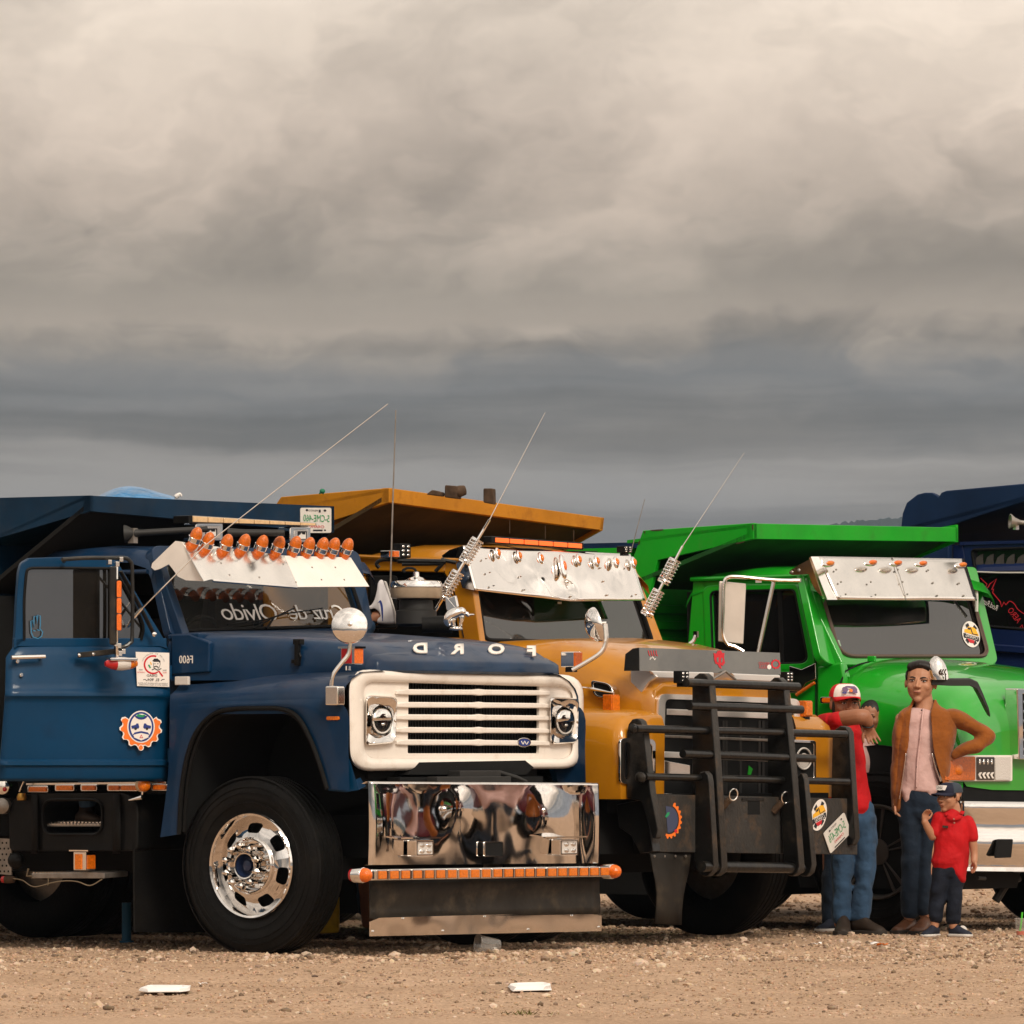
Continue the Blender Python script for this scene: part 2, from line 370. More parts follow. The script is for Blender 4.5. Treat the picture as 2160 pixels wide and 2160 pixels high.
M_plate = mat('number plate', (.62, .58, .53), .4, noise=(20, .08))
def glass(name, tint, see, rough=.03, f0=.06, tc_=(.8, .85, .82, 1)):              # tinted pane: part see-through, part dark film, with a sharp reflection
    m = bpy.data.materials.new(name); m.use_nodes = True; nt = m.node_tree; b = nt.nodes['Principled BSDF']
    b.inputs['Base Color'].default_value = (*tint, 1); b.inputs['Roughness'].default_value = .5; b.inputs['Specular IOR Level'].default_value = 0
    N = nt.nodes.new; L = nt.links.new
    t = N('ShaderNodeBsdfTransparent'); t.inputs[0].default_value = tc_
    mx = N('ShaderNodeMixShader'); mx.inputs[0].default_value = see; L(b.outputs[0], mx.inputs[1]); L(t.outputs[0], mx.inputs[2])
    g = N('ShaderNodeBsdfGlossy'); g.inputs['Roughness'].default_value = rough
    lw = N('ShaderNodeLayerWeight'); lw.inputs[0].default_value = .5
    pw = N('ShaderNodeMath'); pw.operation = 'POWER'; pw.inputs[1].default_value = 4.0; L(lw.outputs['Facing'], pw.inputs[0])
    fr = N('ShaderNodeMath'); fr.operation = 'MULTIPLY_ADD'; fr.inputs[1].default_value = .9; fr.inputs[2].default_value = f0; L(pw.outputs[0], fr.inputs[0])
    m2 = N('ShaderNodeMixShader'); L(fr.outputs[0], m2.inputs[0]); L(mx.outputs[0], m2.inputs[1]); L(g.outputs[0], m2.inputs[2])
    L(m2.outputs[0], nt.nodes['Material Output'].inputs['Surface']); return m
M_gl = glass('clear cab glass', (.02, .022, .02), .62, .03, .09)
M_gltint = glass('tinted cab glass', (.010, .009, .008), .03, .02, .13)
M_gldoor = glass('mirror film glass', (.016, .014, .012), .03, .02, .26)
M_glblk = glass('black cab glass', (.006, .006, .006), .15)
M_cup = glass('clear plastic', (.7, .66, .62), .86, .10, .06, (.97, .97, .96, 1))
# ================================================================== the ground: one gravel sheet out to the horizon
rng = np.random.default_rng(5)
def vnoise(x, y, sc, seed):
    r = np.random.default_rng(seed); T = r.random((256, 256)); x = x / sc; y = y / sc
    xi = np.floor(x).astype(int); yi = np.floor(y).astype(int); fx = x - xi; fy = y - yi
    fx = fx * fx * (3 - 2 * fx); fy = fy * fy * (3 - 2 * fy)
    g = lambda a, b: T[a & 255, b & 255]
    return (g(xi, yi) * (1 - fx) + g(xi + 1, yi) * fx) * (1 - fy) + (g(xi, yi + 1) * (1 - fx) + g(xi + 1, yi + 1) * fx) * fy - .5
def gheight(x, y):
    h = .030 * vnoise(x, y, 2.6, 1) + .022 * vnoise(x, y, .8, 2) + .014 * vnoise(x, y, .27, 3) + .011 * vnoise(x, y, .10, 4) + .008 * vnoise(x, y, .05, 6)
    rut = lambda c, k: np.exp(-((y - c - k * x + .25 * vnoise(x, y * 0, 1.7, 9)) / .22) ** 2)
    h = h - .020 * (rut(33.4, .10) + rut(35.2, .08)) * (.6 + vnoise(x, y, .5, 8)) + .012 * (rut(33.9, .10) + rut(35.7, .08))
    w = np.clip((y - 38.0) / 2.5, 0, 1)              # rolled flatter where the trucks stand
    return h * (1 - .45 * w) - .004
def gz(x, y): return float(gheight(np.array([float(x)]), np.array([float(y)]))[0])
M_gnd = mat('gravel ground', (.55, .36, .23), .95, spec=.2)
def _ground_nodes(m, base):
    nt = m.node_tree; b = nt.nodes['Principled BSDF']; N = nt.nodes.new; L = nt.links.new
    tcn = N('ShaderNodeTexCoord')
    def noise(sc, det, ro=.6):
        n = N('ShaderNodeTexNoise'); n.inputs['Scale'].default_value = sc; n.inputs['Detail'].default_value = det; n.inputs['Roughness'].default_value = ro
        L(tcn.outputs['Object'], n.inputs['Vector']); return n.outputs['Fac']
    r1 = N('ShaderNodeValToRGB'); L(noise(.9, 6), r1.inputs[0])
    c = r1.color_ramp; c.elements[0].position = .32; c.elements[0].color = (.40, .268, .178, 1); c.elements[1].position = .68; c.elements[1].color = (.52, .36, .25, 1)
    r2 = N('ShaderNodeValToRGB'); L(noise(38, 4, .7), r2.inputs[0])
    c = r2.color_ramp; c.elements[0].position = .36; c.elements[0].color = (.60, .57, .54, 1); c.elements[1].position = .56; c.elements[1].color = (1.05, 1.03, 1.0, 1)
    mx = N('ShaderNodeMix'); mx.data_type = 'RGBA'; mx.blend_type = 'MULTIPLY'; mx.inputs[0].default_value = .8
    L(r1.outputs[0], mx.inputs[6]); L(r2.outputs[0], mx.inputs[7]); L(mx.outputs[2], b.inputs['Base Color'])
    bp = N('ShaderNodeBump'); bp.inputs['Strength'].default_value = .6; bp.inputs['Distance'].default_value = .02
    L(noise(55, 5, .7), bp.inputs['Height']); L(bp.outputs[0], b.inputs['Normal'])
_ground_nodes(M_gnd, None)
xs = np.concatenate([[-2500, -900, -300, -120, -50, -20, -10, -6], np.arange(-4.2, 5.6, .03), [7, 10, 20, 50, 120, 300, 900, 2500]])
ys = np.concatenate([[-250, -100, -30, 0, 15, 25, 28.5], np.arange(30.0, 47.0, .022), np.arange(47.05, 56, .06), [58, 66, 80, 110, 160, 260, 500, 1200, 3300]])
XX, YY = np.meshgrid(xs, ys); ZZ = gheight(XX, YY)
ZZ = np.where((np.abs(XX) > 12) | (YY > 60) | (YY < 20), -.004, ZZ)
nx_, ny_ = len(xs), len(ys); vv = np.stack([XX.ravel(), YY.ravel(), ZZ.ravel()], 1)
ii = np.arange(nx_ * ny_).reshape(ny_, nx_)
ff = np.stack([ii[:-1, :-1].ravel(), ii[:-1, 1:].ravel(), ii[1:, 1:].ravel(), ii[1:, :-1].ravel()], 1)
def np_mesh(name, vv, ff, mats, smooth=True):
    me = bpy.data.meshes.new(name); k = ff.shape[1]
    me.vertices.add(len(vv)); me.vertices.foreach_set('co', vv.astype(np.float32).ravel())
    me.loops.add(ff.size); me.loops.foreach_set('vertex_index', ff.astype(np.int32).ravel())
    me.polygons.add(len(ff)); me.polygons.foreach_set('loop_start', np.arange(0, ff.size, k, dtype=np.int32))
    me.polygons.foreach_set('loop_total', np.full(len(ff), k, dtype=np.int32))
    me.polygons.foreach_set('use_smooth', np.full(len(ff), smooth))
    for q in mats: me.materials.append(q)
    me.update(calc_edges=True); me.validate()
    o = bpy.data.objects.new(name, me); COL.objects.link(o); return o
tag(np_mesh('ground', vv, ff, [M_gnd]), 'pale sandy gravel lot the trucks stand on', kind='structure')
# pebbles: far too many to count
def ico():
    bm = bmesh.new(); bmesh.ops.create_icosphere(bm, subdivisions=1, radius=1)
    v = np.array([q.co[:] for q in bm.verts]); f = np.array([[q.index for q in p.verts] for p in bm.faces]); bm.free(); return v, f
IV, IF = ico()
def stones(n, x0, x1, y0, y1, rmin, rmax, seed, power=2.4, sink=.35):
    r = np.random.default_rng(seed); px_ = r.uniform(x0, x1, n); py_ = r.uniform(y0, y1, n)
    rad = rmin * (1 - r.random(n) * (1 - (rmin / rmax) ** power)) ** (-1 / power)
    sc = rad[:, None] * r.uniform([.75, .75, .45], [1.35, 1.35, .95], (n, 3)); ang = r.uniform(0, 6.283, n)
    V = IV[None] * (1 + .28 * (r.random((n, len(IV), 1)) - .5) * 2) * sc[:, None, :]
    c, s_ = np.cos(ang)[:, None], np.sin(ang)[:, None]
    X = V[..., 0] * c - V[..., 1] * s_ + px_[:, None]; Y = V[..., 0] * s_ + V[..., 1] * c + py_[:, None]
    Z = V[..., 2] + (gheight(px_, py_) + sc[:, 2] * (1 - sink) * .6)[:, None]
    vv = np.stack([X.ravel(), Y.ravel(), Z.ravel()], 1); ff = (IF[None] + (np.arange(n) * len(IV))[:, None, None]).reshape(-1, 3)
    return vv, ff
def stone_mat(name, col, var):
    m = mat(name, col, .9, spec=.25); nt = m.node_tree; b = nt.nodes['Principled BSDF']; N = nt.nodes.new; L = nt.links.new
    g = N('ShaderNodeNewGeometry'); r = N('ShaderNodeValToRGB'); L(g.outputs['Random Per Island'], r.inputs[0])
    r.color_ramp.elements[0].color = (*[c * (1 - var) for c in col], 1); r.color_ramp.elements[1].color = (*[min(c * (1 + var), .8) for c in col], 1)
    e = r.color_ramp.elements.new(.5); e.color = (col[0] * 1.05, col[1] * .98, col[2] * .9, 1)
    n = N('ShaderNodeTexNoise'); n.inputs['Scale'].default_value = 60; tcn = N('ShaderNodeTexCoord'); L(tcn.outputs['Object'], n.inputs['Vector'])
    mx = N('ShaderNodeMix'); mx.data_type = 'RGBA'; mx.blend_type = 'MULTIPLY'; mx.inputs[0].default_value = .35
    L(r.outputs[0], mx.inputs[6]); L(n.outputs['Color'], mx.inputs[7]); L(mx.outputs[2], b.inputs['Base Color']); return m
M_st1 = stone_mat('pebble stone', (.46, .32, .22), .32)
M_st2 = stone_mat('dark pebble stone', (.24, .17, .12), .4)
M_st3 = stone_mat('pale pebble stone', (.60, .47, .36), .15)
a1 = stones(24000, -3.2, 3.6, 30.2, 39.8, .003, .013, 11, 2.4)
a2 = stones(22000, -3.9, 4.6, 38.2, 50, .0048, .018, 12, 2.5)
a3 = stones(7000, -5, 7, 50, 62, .008, .03, 13, 2.4)
vv = np.concatenate([a1[0], a2[0], a3[0]]); ff = np.concatenate([a1[1], a2[1] + len(a1[0]), a3[1] + len(a1[0]) + len(a2[0])])
tag(np_mesh('gravel', vv, ff, [M_st1], False), 'loose sandy pebbles scattered over the lot', kind='stuff')
a1 = stones(2000, -3.2, 3.6, 30.2, 39.8, .004, .024, 21, 2.3); a2 = stones(2200, -3.7, 4.4, 38.2, 46.8, .007, .03, 22, 2.3)
tag(np_mesh('dark_gravel', np.concatenate([a1[0], a2[0]]), np.concatenate([a1[1], a2[1] + len(a1[0])]), [M_st2], False), 'darker brown pebbles scattered over the lot', kind='stuff')
a1 = stones(1500, -3.2, 3.6, 30.2, 39.8, .005, .024, 31, 2.3); a2 = stones(2400, -3.7, 4.4, 38.2, 46.8, .007, .028, 32, 2.2)
tag(np_mesh('pale_gravel', np.concatenate([a1[0], a2[0]]), np.concatenate([a1[1], a2[1] + len(a1[0])]), [M_st3], False), 'pale cream pebbles scattered over the lot', kind='stuff')
# far wooded ridge
M_hill = mat('far woodland', (.030, .048, .050), .95, spec=.1, noise=(.02, .4))
def ridge(name, prof, d, label):
    vs = []; r2 = random.Random(3); P = []
    for (x0, y0), (x1, y1) in zip(prof[:-1], prof[1:]):
        n = max(2, int(abs(x1 - x0) / 6))
        for i in range(n): P.append((lerp(x0, x1, i / n), lerp(y0, y1, i / n) + r2.uniform(-3.5, 3)))
    P.append(prof[-1]); mb = MB(); n = len(P)
    top = [wd(x, y, d) for x, y in P]; foot = [Vector((q.x * .93, d * .86, -2)) for q in top]; back = [Vector((q.x * 1.1, d * 1.2, -2)) for q in top]
    mid = [lerp(a, b, .55) + Vector((0, 0, r2.uniform(0, 6))) for a, b in zip(foot, top)]
    mb.loft([foot, mid, top, back], closed=False); tag(mb.build(name, M_hill, None, angle=180), label, kind='structure')
ridge('wooded_hills', [(-2600, 1330), (-900, 1250), (-200, 1240), (500, 1200), (950, 1175), (1180, 1160), (1300, 1148), (1420, 1152), (1600, 1140), (1720, 1115), (1790, 1101), (1850, 1095), (1900, 1092), (2000, 1088), (2300, 1100), (2900, 1180), (4500, 1300)], 2600, 'blue wooded hills far beyond the trucks')
# ================================================================== parts the trucks share
def loop(fn, pts, k): return [fn(x, y, k) for x, y in pts]
def wheel(T, c, vdir, parent, name='front_wheel', rimmat=None, r=.525, w=.26, style='holes', lab=None):
    """c: centre on the outer face (local), vdir: outward axis sign along v"""
    c = Vector(c); ax = Vector((0, vdir, 0)); root = None; k = r / .525
    m = MB(); prof = [(.30, -w * .93), (.36, -w), (.45, -w * .99), (.50, -w * .93), (.522, -w * .84)]
    for i in range(5):                               # ribs and grooves of the tread
        a = -w * (.84 - .17 * i); b = a + w * .13
        prof += [(.525, a + .003), (.525, b), (.513, b + .004), (.513, b + w * .04 - .004)]
    prof += [(.525, -w * .10), (.517, -w * .06), (.500, -.010), (.470, .004), (.440, .010), (.400, .008), (.372, .002), (.345, -.012), (.318, -.022), (.300, -.028)]
    m.lathe(c, ax, [(a * k, b) for a, b in prof], n=72, cap=False)
    tyre = m.build(name, M_tyre, parent, angle=50)
    if lab: tyre['label'] = lab
    m = MB()
    for q in (.372, .43, .462):                      # moulded rings on the sidewall
        z = .012 if q < .45 else .009
        m.tube([c + ax * z + Vector((math.cos(t) * q * k, 0, math.sin(t) * q * k)) for t in [2 * math.pi * i / 64 for i in range(64)]], .0035, n=5, closed=True)
    m.build('sidewall_ring', M_tyre, tyre)
    if style == 'none':
        m = MB(); m.lathe(c, ax, [(.31 * k, -.03), (.30 * k, -.09), (.16 * k, -.10), (.13 * k, -.02), (.0, -.02)], n=40, cap=False); m.build('rim', rimmat or M_steel, tyre); return tyre
    rm = rimmat or M_chrome
    def P(a, q, h): return c + Vector((math.cos(a) * q, 0, math.sin(a) * q)) + ax * h
    m = MB()
    m.lathe(c, ax, [(.300, -.05), (.312, -.020), (.314, -.004), (.306, .006), (.294, .002), (.286, -.016), (.279, -.055), (.276, -.072)], n=72, cap=False)   # rolled lip
    m.build('rim', rm, tyre)
    m = MB()
    if style == 'holes':
        nh = 7; nseg = 12; zf = lambda q: interp(q, [.15, .18, .21, .25, .277], [-.012, -.012, -.022, -.050, -.072])
        for i in range(nh):
            a0 = math.radians(88) + 2 * math.pi * i / nh
            # one seventh of the disc, as a ring round its slot
            out = []; inn = []
            h = math.pi / nh
            for j in range(8): out.append((a0 - h + 2 * h * j / 8, .277))
            for j in range(4): out.append((a0 + h, lerp(.277, .165, j / 4)))
            for j in range(8): out.append((a0 + h - 2 * h * j / 8, .165))
            for j in range(4): out.append((a0 - h, lerp(.165, .277, j / 4)))
            for (aa, q) in out:
                dx = (aa - a0) * .222; dy = q - .222; t = math.atan2(dy, dx)
                ex = .050; ey = .030; p = .55
                x_ = math.copysign(abs(math.cos(t)) ** p, math.cos(t)) * ex; y_ = math.copysign(abs(math.sin(t)) ** p, math.sin(t)) * ey
                inn.append((a0 + x_ / .222, .222 + y_))
            A = [P(a, q, zf(q)) for a, q in out]; Bq = [P(a, q, zf(q)) for a, q in inn]; Cq = [P(a0 + (a - a0) * .86, .222 + (q - .222) * .82, zf(q) - .045) for a, q in inn]
            n = len(A); m.add(A + Bq + Cq, [(j, (j + 1) % n, n + (j + 1) % n, n + j) for j in range(n)] + [(n + j, n + (j + 1) % n, 2 * n + (j + 1) % n, 2 * n + j) for j in range(n)])
        m.build('wheel_disc', rm, tyre, angle=30)
        m = MB(); m.lathe(c, ax, [(.280, -.11), (.10, -.11)], n=40, cap=False); m.build('brake_drum', M_dark, tyre)
        m = MB(); m.lathe(c, ax, [(.170, -.014), (.168, .004), (.160, .012), (.152, .004), (.146, -.05), (.10, -.055), (.084, -.05), (.082, .045), (.077, .058), (.070, .056), (.066, .02)], n=48, cap=False); m.build('hub', rm, tyre)
        m = MB(); m.lathe(c, ax, [(.067, .05), (.060, .015), (.048, .004), (.034, .006), (.030, .03), (.0, .034)], n=32, cap=False); m.build('hub_cap', M_hub, tyre)
        mm = MB(); mm.lathe((0, 0, 0), ax, [(.014, -.06), (.014, .075), (.021, .078), (.021, .100), (.012, .112), (.0, .113)], n=6, cap=False); nut = None
        for i in range(10):
            a = math.radians(20) + 2 * math.pi * i / 10; M = Matrix.Translation(P(a, .118, 0))
            if nut is None: nut = mm.build('lug_nut', M_chromec, tyre, angle=30); nut.matrix_local = M
            else: place(nut, 'lug_nut', tyre, M)
    else:                                             # spoked alloy-look wheel trim
        m.lathe(c, ax, [(.285, -.06), (.12, -.10), (.05, -.10)], n=48, cap=False); m.build('brake_drum', M_dark, tyre)
        m = MB()
        for i in range(10):
            a = 2 * math.pi * (i // 2) / 5 + (.14 if i % 2 else -.14) + .3
            q0, q1 = .06, .285; da = .030; L0 = [P(a - da * 2.2, q0, -.02), P(a + da * 2.2, q0, -.02), P(a + da * 1.2, q1, -.01), P(a - da * 1.2, q1, -.01)]
            m.prism(L0, ax * -.03)
        m.build('spokes', rm, tyre, bevel=.006)
        m = MB(); m.lathe(c, ax, [(.085, -.04), (.085, -.012), (.05, -.004), (.0, -.002)], n=32, cap=False); m.build('hub', rm, tyre)
    return tyre
M_hub = mat('hub blue', (.012, .022, .06), .3, coat=.5)
def lens_lamp(o, ex, ey, ez, parent, name='marker_lamp', lens=None, base=None, hood=False):
    """small box lamp: half-axes ex (width), ey (depth, towards viewer), ez (height)"""
    o, ex, ey, ez = map(Vector, (o, ex, ey, ez)); m = MB(); m.obox(o, ex, ey, ez); b = m.build(name, base or M_chromec, parent, bevel=min(ex.length, ez.length) * .2)
    m = MB(); m.obox(o + ey * 1.05, ex * .84, ey * .22, ez * .80); m.build('lens', lens or M_amb, b, bevel=.003); return b
def spring_antenna(T, p0, p1, coils, parent, whip, r=.0035, coil_r=.036, mt=None):
    """rod from p0 to p1 with wire coils, then a thin whip on to `whip`"""
    p0, p1, w = map(Vector, (p0, p1, whip)); d = (p1 - p0)
    m = MB(); m.tube([p0, p1], [.010, .008], n=8); m.tube([p1, w], [r, r * .5], n=6); a = m.build('antenna', M_chromec, parent)
    dn = d.normalized(); e1 = dn.cross(Vector((1, 0, .2))).normalized(); e2 = dn.cross(e1)
    for (t0, t1, turns) in coils:
        pts = []; N = int(turns * 12)
        for i in range(N + 1):
            t = lerp(t0, t1, i / N); an = 2 * math.pi * turns * i / N
            pts.append(p0 + d * t + (e1 * math.cos(an) + e2 * math.sin(an)) * coil_r)
        m = MB(); m.tube(pts, .0048, n=5)
        for k in range(3):
            an = k * 2.09; q = (e1 * math.cos(an) + e2 * math.sin(an)) * coil_r * .97
            m.tube([p0 + d * t0 + q, p0 + d * t1 + q], .0035, n=5)
        for t in (t0, t1): m.lathe(p0 + d * t - dn * .006, dn, [(.0, 0), (coil_r, 0), (coil_r, .010), (0, .012)], n=16, cap=False)
        m.build('coil', mt or M_chromec, a)
    return a
def gear(fn, cx, cy, r0, r1, teeth, k, a0=0, a1=360):
    """gear-edged band: outer toothed loop and smooth inner loop in pixels"""
    out = []; inn = []; n = teeth * 4
    for i in range(n + 1):
        a = math.radians(a0 + (a1 - a0) * i / n); rr = r1 if (i % 4) in (1, 2) else r1 * .88
        out.append((cx + rr * math.cos(a), cy - rr * math.sin(a))); inn.append((cx + r0 * math.cos(a), cy - r0 * math.sin(a)))
    return out + inn[::-1]
class Decal:                                          # flat print: layers of coloured shapes a little proud of each other
    def __init__(s, fn, n, step=.0012): s.fn = fn; s.n = Vector(n).normalized(); s.mb = MB(); s.mats = []; s.lv = 1; s.step = step
    def lay(s, pts, mt, lv=None):
        lv = lv if lv is not None else s.lv
        if mt not in s.mats: s.mats.append(mt)
        s.mb.face([s.fn(x, y) + s.n * (s.step * lv) for x, y in pts], s.mats.index(mt)); return s
    def band(s, out, inn, mt, lv=None):               # ring of quads
        lv = lv if lv is not None else s.lv
        if mt not in s.mats: s.mats.append(mt)
        i = s.mats.index(mt); n = len(out); A = [s.fn(*q) + s.n * (s.step * lv) for q in out]; B = [s.fn(*q) + s.n * (s.step * lv) for q in inn]
        s.mb.add(A + B, [(j, j + 1, n + j + 1, n + j) for j in range(n - 1)], i); return s
    def line(s, pts, w, mt, lv=None):                 # stroke of pixel width w
        P = [Vector(q) for q in pts]; out = []; inn = []
        for i, p in enumerate(P):
            t = (P[min(i + 1, len(P) - 1)] - P[max(i - 1, 0)]).normalized(); nn = Vector((-t.y, t.x)) * w * .5
            out.append(tuple(p + nn)); inn.append(tuple(p - nn))
        return s.band(out, inn, mt, lv)
    def build(s, name, parent): return s.mb.build(name, s.mats, parent)
# ================================================================== the blue dump truck
def ptext(name, txt, fn, cx, cy, hpx, mt, parent, wx=1.0, rot=0.0, n=None, off=.003, ext=0, mirror=True, bold=0.0, **k):
    """lettering hpx pixels tall centred under pixel (cx, cy); the photograph shows its writing reversed"""
    c, s_ = math.cos(math.radians(rot)), math.sin(math.radians(rot)); o = Vector(fn(cx, cy)); q = hpx / .72 / 10.0
    sx = -1 if mirror else 1
    ex = (Vector(fn(cx + 10 * c * sx, cy - 10 * s_ * sx)) - o) * q * wx; ey = (Vector(fn(cx - 10 * s_, cy - 10 * c)) - o) * q
    if n is not None: o = o + Vector(n).normalized() * off
    return text_part(name, txt, o, ex, ey, mt, parent, ext=ext, off=bold, **k)
T = Frame(-1.533, 40.0, 37.0)
BT = T.root('dump_truck', 'blue dump truck with a cream grille, chrome bumper and open door', 'dump truck', 'dump trucks parked in a row')
NV = Vector((0, -1, 0)); NF = Vector((1, 0, 0)); UP = Vector((0, 0, 1))
# ---- front fender: side panel round the wheel arch, rolled shoulder
A = [(378, 1760), (384, 1660), (398, 1585), (420, 1535), (455, 1504), (500, 1495), (545, 1494), (590, 1495), (625, 1510), (650, 1550), (672, 1606), (690, 1664)]
O_ = [(338, 1766), (352, 1660), (357, 1585), (358, 1530), (365, 1492), (430, 1482), (520, 1478), (600, 1476), (690, 1476), (733, 1500), (735, 1580), (737, 1668)]
A2 = spl(A, 4); O2 = spl(O_, 4)
m = MB(); rows = []
for t in (0, .08, .3, .6, 1.0):
    rows.append([T.s(lerp(a.x, o.x, t), lerp(a.y, o.y, t), -.035 + (.022 if t == 0 else 0) - .012 * math.sin(t * 3.14)) for a, o in zip(A2, O2)])
m.loft(rows, closed=False)
# shoulder over the arch: from the side panel's upper edge up to the bonnet seam
sh = []
us = [T.s(x, 1480, -.035).x for x in (358, 400, 460, 530, 600, 660, 700, 722)]
for u in us:
    t = (u - us[0]) / (us[-1] - us[0]); zt = lerp(1.575, 1.648, min(1, t * 1.8)) if t < .55 else lerp(1.648, 1.655, (t - .55) / .45)
    sh.append([Vector((u, -.035, 1.40)), Vector((u, -.035, 1.475)), Vector((u, -.028, 1.515)), Vector((u, 0.0, 1.56 - .03 * (1 - t))), Vector((u, .06, 1.605 - .03 * (1 - t))), Vector((u, .16, zt - .012)), Vector((u, .38, zt))])
m.loft(sh, closed=False)
fen = m.build('front_fender', M_blue, BT, angle=60)
m = MB(); m.loft([[Vector((q.x, 2.238 - q.y, q.z)) for q in R] for R in sh], closed=False)
R2 = [[Vector((q.x, 2.238 - q.y, q.z)) for q in R] for R in rows]; m.loft(R2, closed=False); m.build('front_fender', M_blue, BT, angle=60)
m = MB(); ar = [T.s(q.x, q.y, -.042) for q in A2]; m.tube(ar, .014, n=8); ar2 = [q + Vector((0, .03, 0)) for q in ar]
cx_ = sum((q for q in ar), Vector()) / len(ar)
ar3 = [q + (cx_ - q).normalized() * .022 + Vector((0, .025, 0)) for q in ar]; m.tube(ar3, .014, n=8)
m.build('wheel_arch_trim', M_rub, fen)
m = MB(); w0 = [q + Vector((0, .03, 0)) for q in ar]; w1 = [q + Vector((0, .78, 0)) for q in ar]; m.loft([w0, w1], closed=False); m.face(w1)
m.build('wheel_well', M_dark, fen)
# torn lower corner of the fender, in front
m = MB(); m.loft([[T.s(690, 1664, -.03), T.s(705, 1640, -.03), T.s(737, 1600, -.02)], [T.s(694, 1668, -.02), T.s(730, 1671, -.01), T.s(757, 1666, .0)], [T.f(760, 1640, .66), T.f(766, 1650, .66), T.f(772, 1658, .66)]], closed=False)
m.build('fender_corner', M_door, fen)
# ---- cowl side panel with the model badge
m = MB(); q = [T.s(x, y, .052) for x, y in [(360, 1338), (398, 1337), (442, 1354), (440, 1418), (360, 1424)]]; m.prism(q, (0, .04, 0)); m.prism([T.s(x, y, .06) for x, y in [(352, 1338), (420, 1334), (420, 1350), (352, 1350)]], (0, 2.1, 0)); cow = m.build('cowl_panel', M_blue, BT, bevel=.012)
cs = lambda x, y: T.s(x, y, .052)
ptext('badge', 'F600', cs, 393, 1392, 17, M_white, cow, wx=.62, n=NV, ext=.004, space=1.05)
m = MB(); m.obox(T.s(385, 1436, .0), (.052, 0, 0), (0, .012, 0), (0, 0, .026)); m.build('side_marker', M_clear, fen, bevel=.006)
# ---- bonnet
m = MB(); secs = []
ub, uf = -.66, .70
for u, zc, dz, wv in [(-.68, 1.905, .0, .06), (-.40, 1.897, .0, .07), (-.2, 1.888, 0, .13), (.1, 1.872, 0, .22), (.38, 1.846, 0, .29), (.50, 1.822, .0, .31), (.565, 1.792, 0, .32), (.60, 1.772, 0, .32)]:
    L = [(wv, 1.60), (wv, 1.665), (wv + .003, zc - .10), (wv + .02, zc - .055), (wv + .08, zc - .026), (wv + .22, zc - .012), (wv + .45, zc - .004), (1.24, zc + .012)]
    if u > .4: L = [(a, min(b, zc + .0 + .02 * max(0, (a - .4)))) for a, b in L]
    L = L + [(2.48 - a, b) for a, b in L[-2::-1]]
    secs.append([Vector((u, a, b)) for a, b in L])
m.loft(secs, closed=False)
# nose: sloping letter face, then the dark lip
rowf = [[q.copy() for q in secs[-1]]]
for u, z1, ins in [(.66, 1.742, .0), (.715, 1.712, .02), (.735, 1.700, .03), (.738, 1.655, .03), (.72, 1.640, .03)]:
    R = []
    for q in secs[-1]:
        c = 1.24; vv_ = c + (q.y - c) * (1 - ins); zz = min(q.z, z1 + .006 * math.cos((q.y - c) * 1.3)) if u < .72 else z1
        uu = u - .05 * ((q.y - c) / .85) ** 4
        if q.z < 1.67: zz = min(q.z, z1); 
        R.append(Vector((uu, vv_, zz)))
    rowf.append(R)
m.loft(rowf, closed=False)
hood = m.build('bonnet', M_blue, BT, angle=50)
nose_p = Vector((.70, 1.1, 1.722)); nose_n = Vector((.50, 0, .87))
nf = lambda x, y: T.pl(x, y, nose_p, nose_n)
for ch, x, y, w_ in [('D', 886, 1370, 1.0), ('R', 966, 1372, 1.0), ('O', 1046, 1372, 1.0), ('F', 1121, 1376, 1.0)]:
    ptext('letter', ch + '', nf, x, y, 20, M_white, hood, wx=1.55, n=nose_n, off=.010, ext=.010, bold=.035)
m = MB(); cr = [nf(x, y) + nose_n * .013 for x, y in [(850, 1360), (920, 1359), (1000, 1360), (1060, 1365), (1150, 1369)]]
# bonnet latch and ornament
m = MB(); p = T.s(632, 1352, .235); m.obox(p + Vector((0, -.01, -.005)), (.028, 0, 0), (0, .02, 0), (0, 0, .016)); m.obox(p + Vector((0, -.02, -.07)), (.014, 0, 0), (0, .014, 0), (0, 0, .075))
m.obox(T.s(623, 1395, .225), (.02, 0, 0), (0, .016, 0), (0, 0, .012)); m.tube([T.s(628, 1370, .22), T.s(634, 1385, .22), T.s(630, 1403, .23)], .008); m.build('bonnet_latch', M_plas, hood, bevel=.004)
orn_d = 40.9
od = lambda x, y: T.d(x, y, orn_d); m = MB()
m.lathe(T.d(962, 1326, orn_d), UP, [(.045, -.012), (.042, .006), (.02, .014), (0, .014)], n=20)
body = spl([(948, 1321), (944, 1308), (952, 1298), (963, 1292), (976, 1290), (983, 1288)], 3)
m.tube([od(q.x, q.y) for q in body], [.012, .02, .026, .03, .032, .034, .036, .036, .035, .034, .03, .028, .03, .026, .018, .010], n=10)
m.tube([od(982, 1291), od(988, 1299), od(991, 1297)], [.018, .014, .008], n=8)
m.tube([od(974, 1294), od(975, 1308), od(970, 1318), od(974, 1322)], [.02, .014, .010, .012], n=8)
m.tube([od(958, 1302), od(952, 1314), od(960, 1322)], [.026, .020, .012], n=8)
m.tube([od(980, 1290), od(978, 1285), od(981, 1286)], [.008, .005, .002], n=6)
m.tube([od(984, 1297), od(1003, 1296)], [.007, .006], n=6); m.build('bonnet_ornament', M_chromec, hood, sub=1)
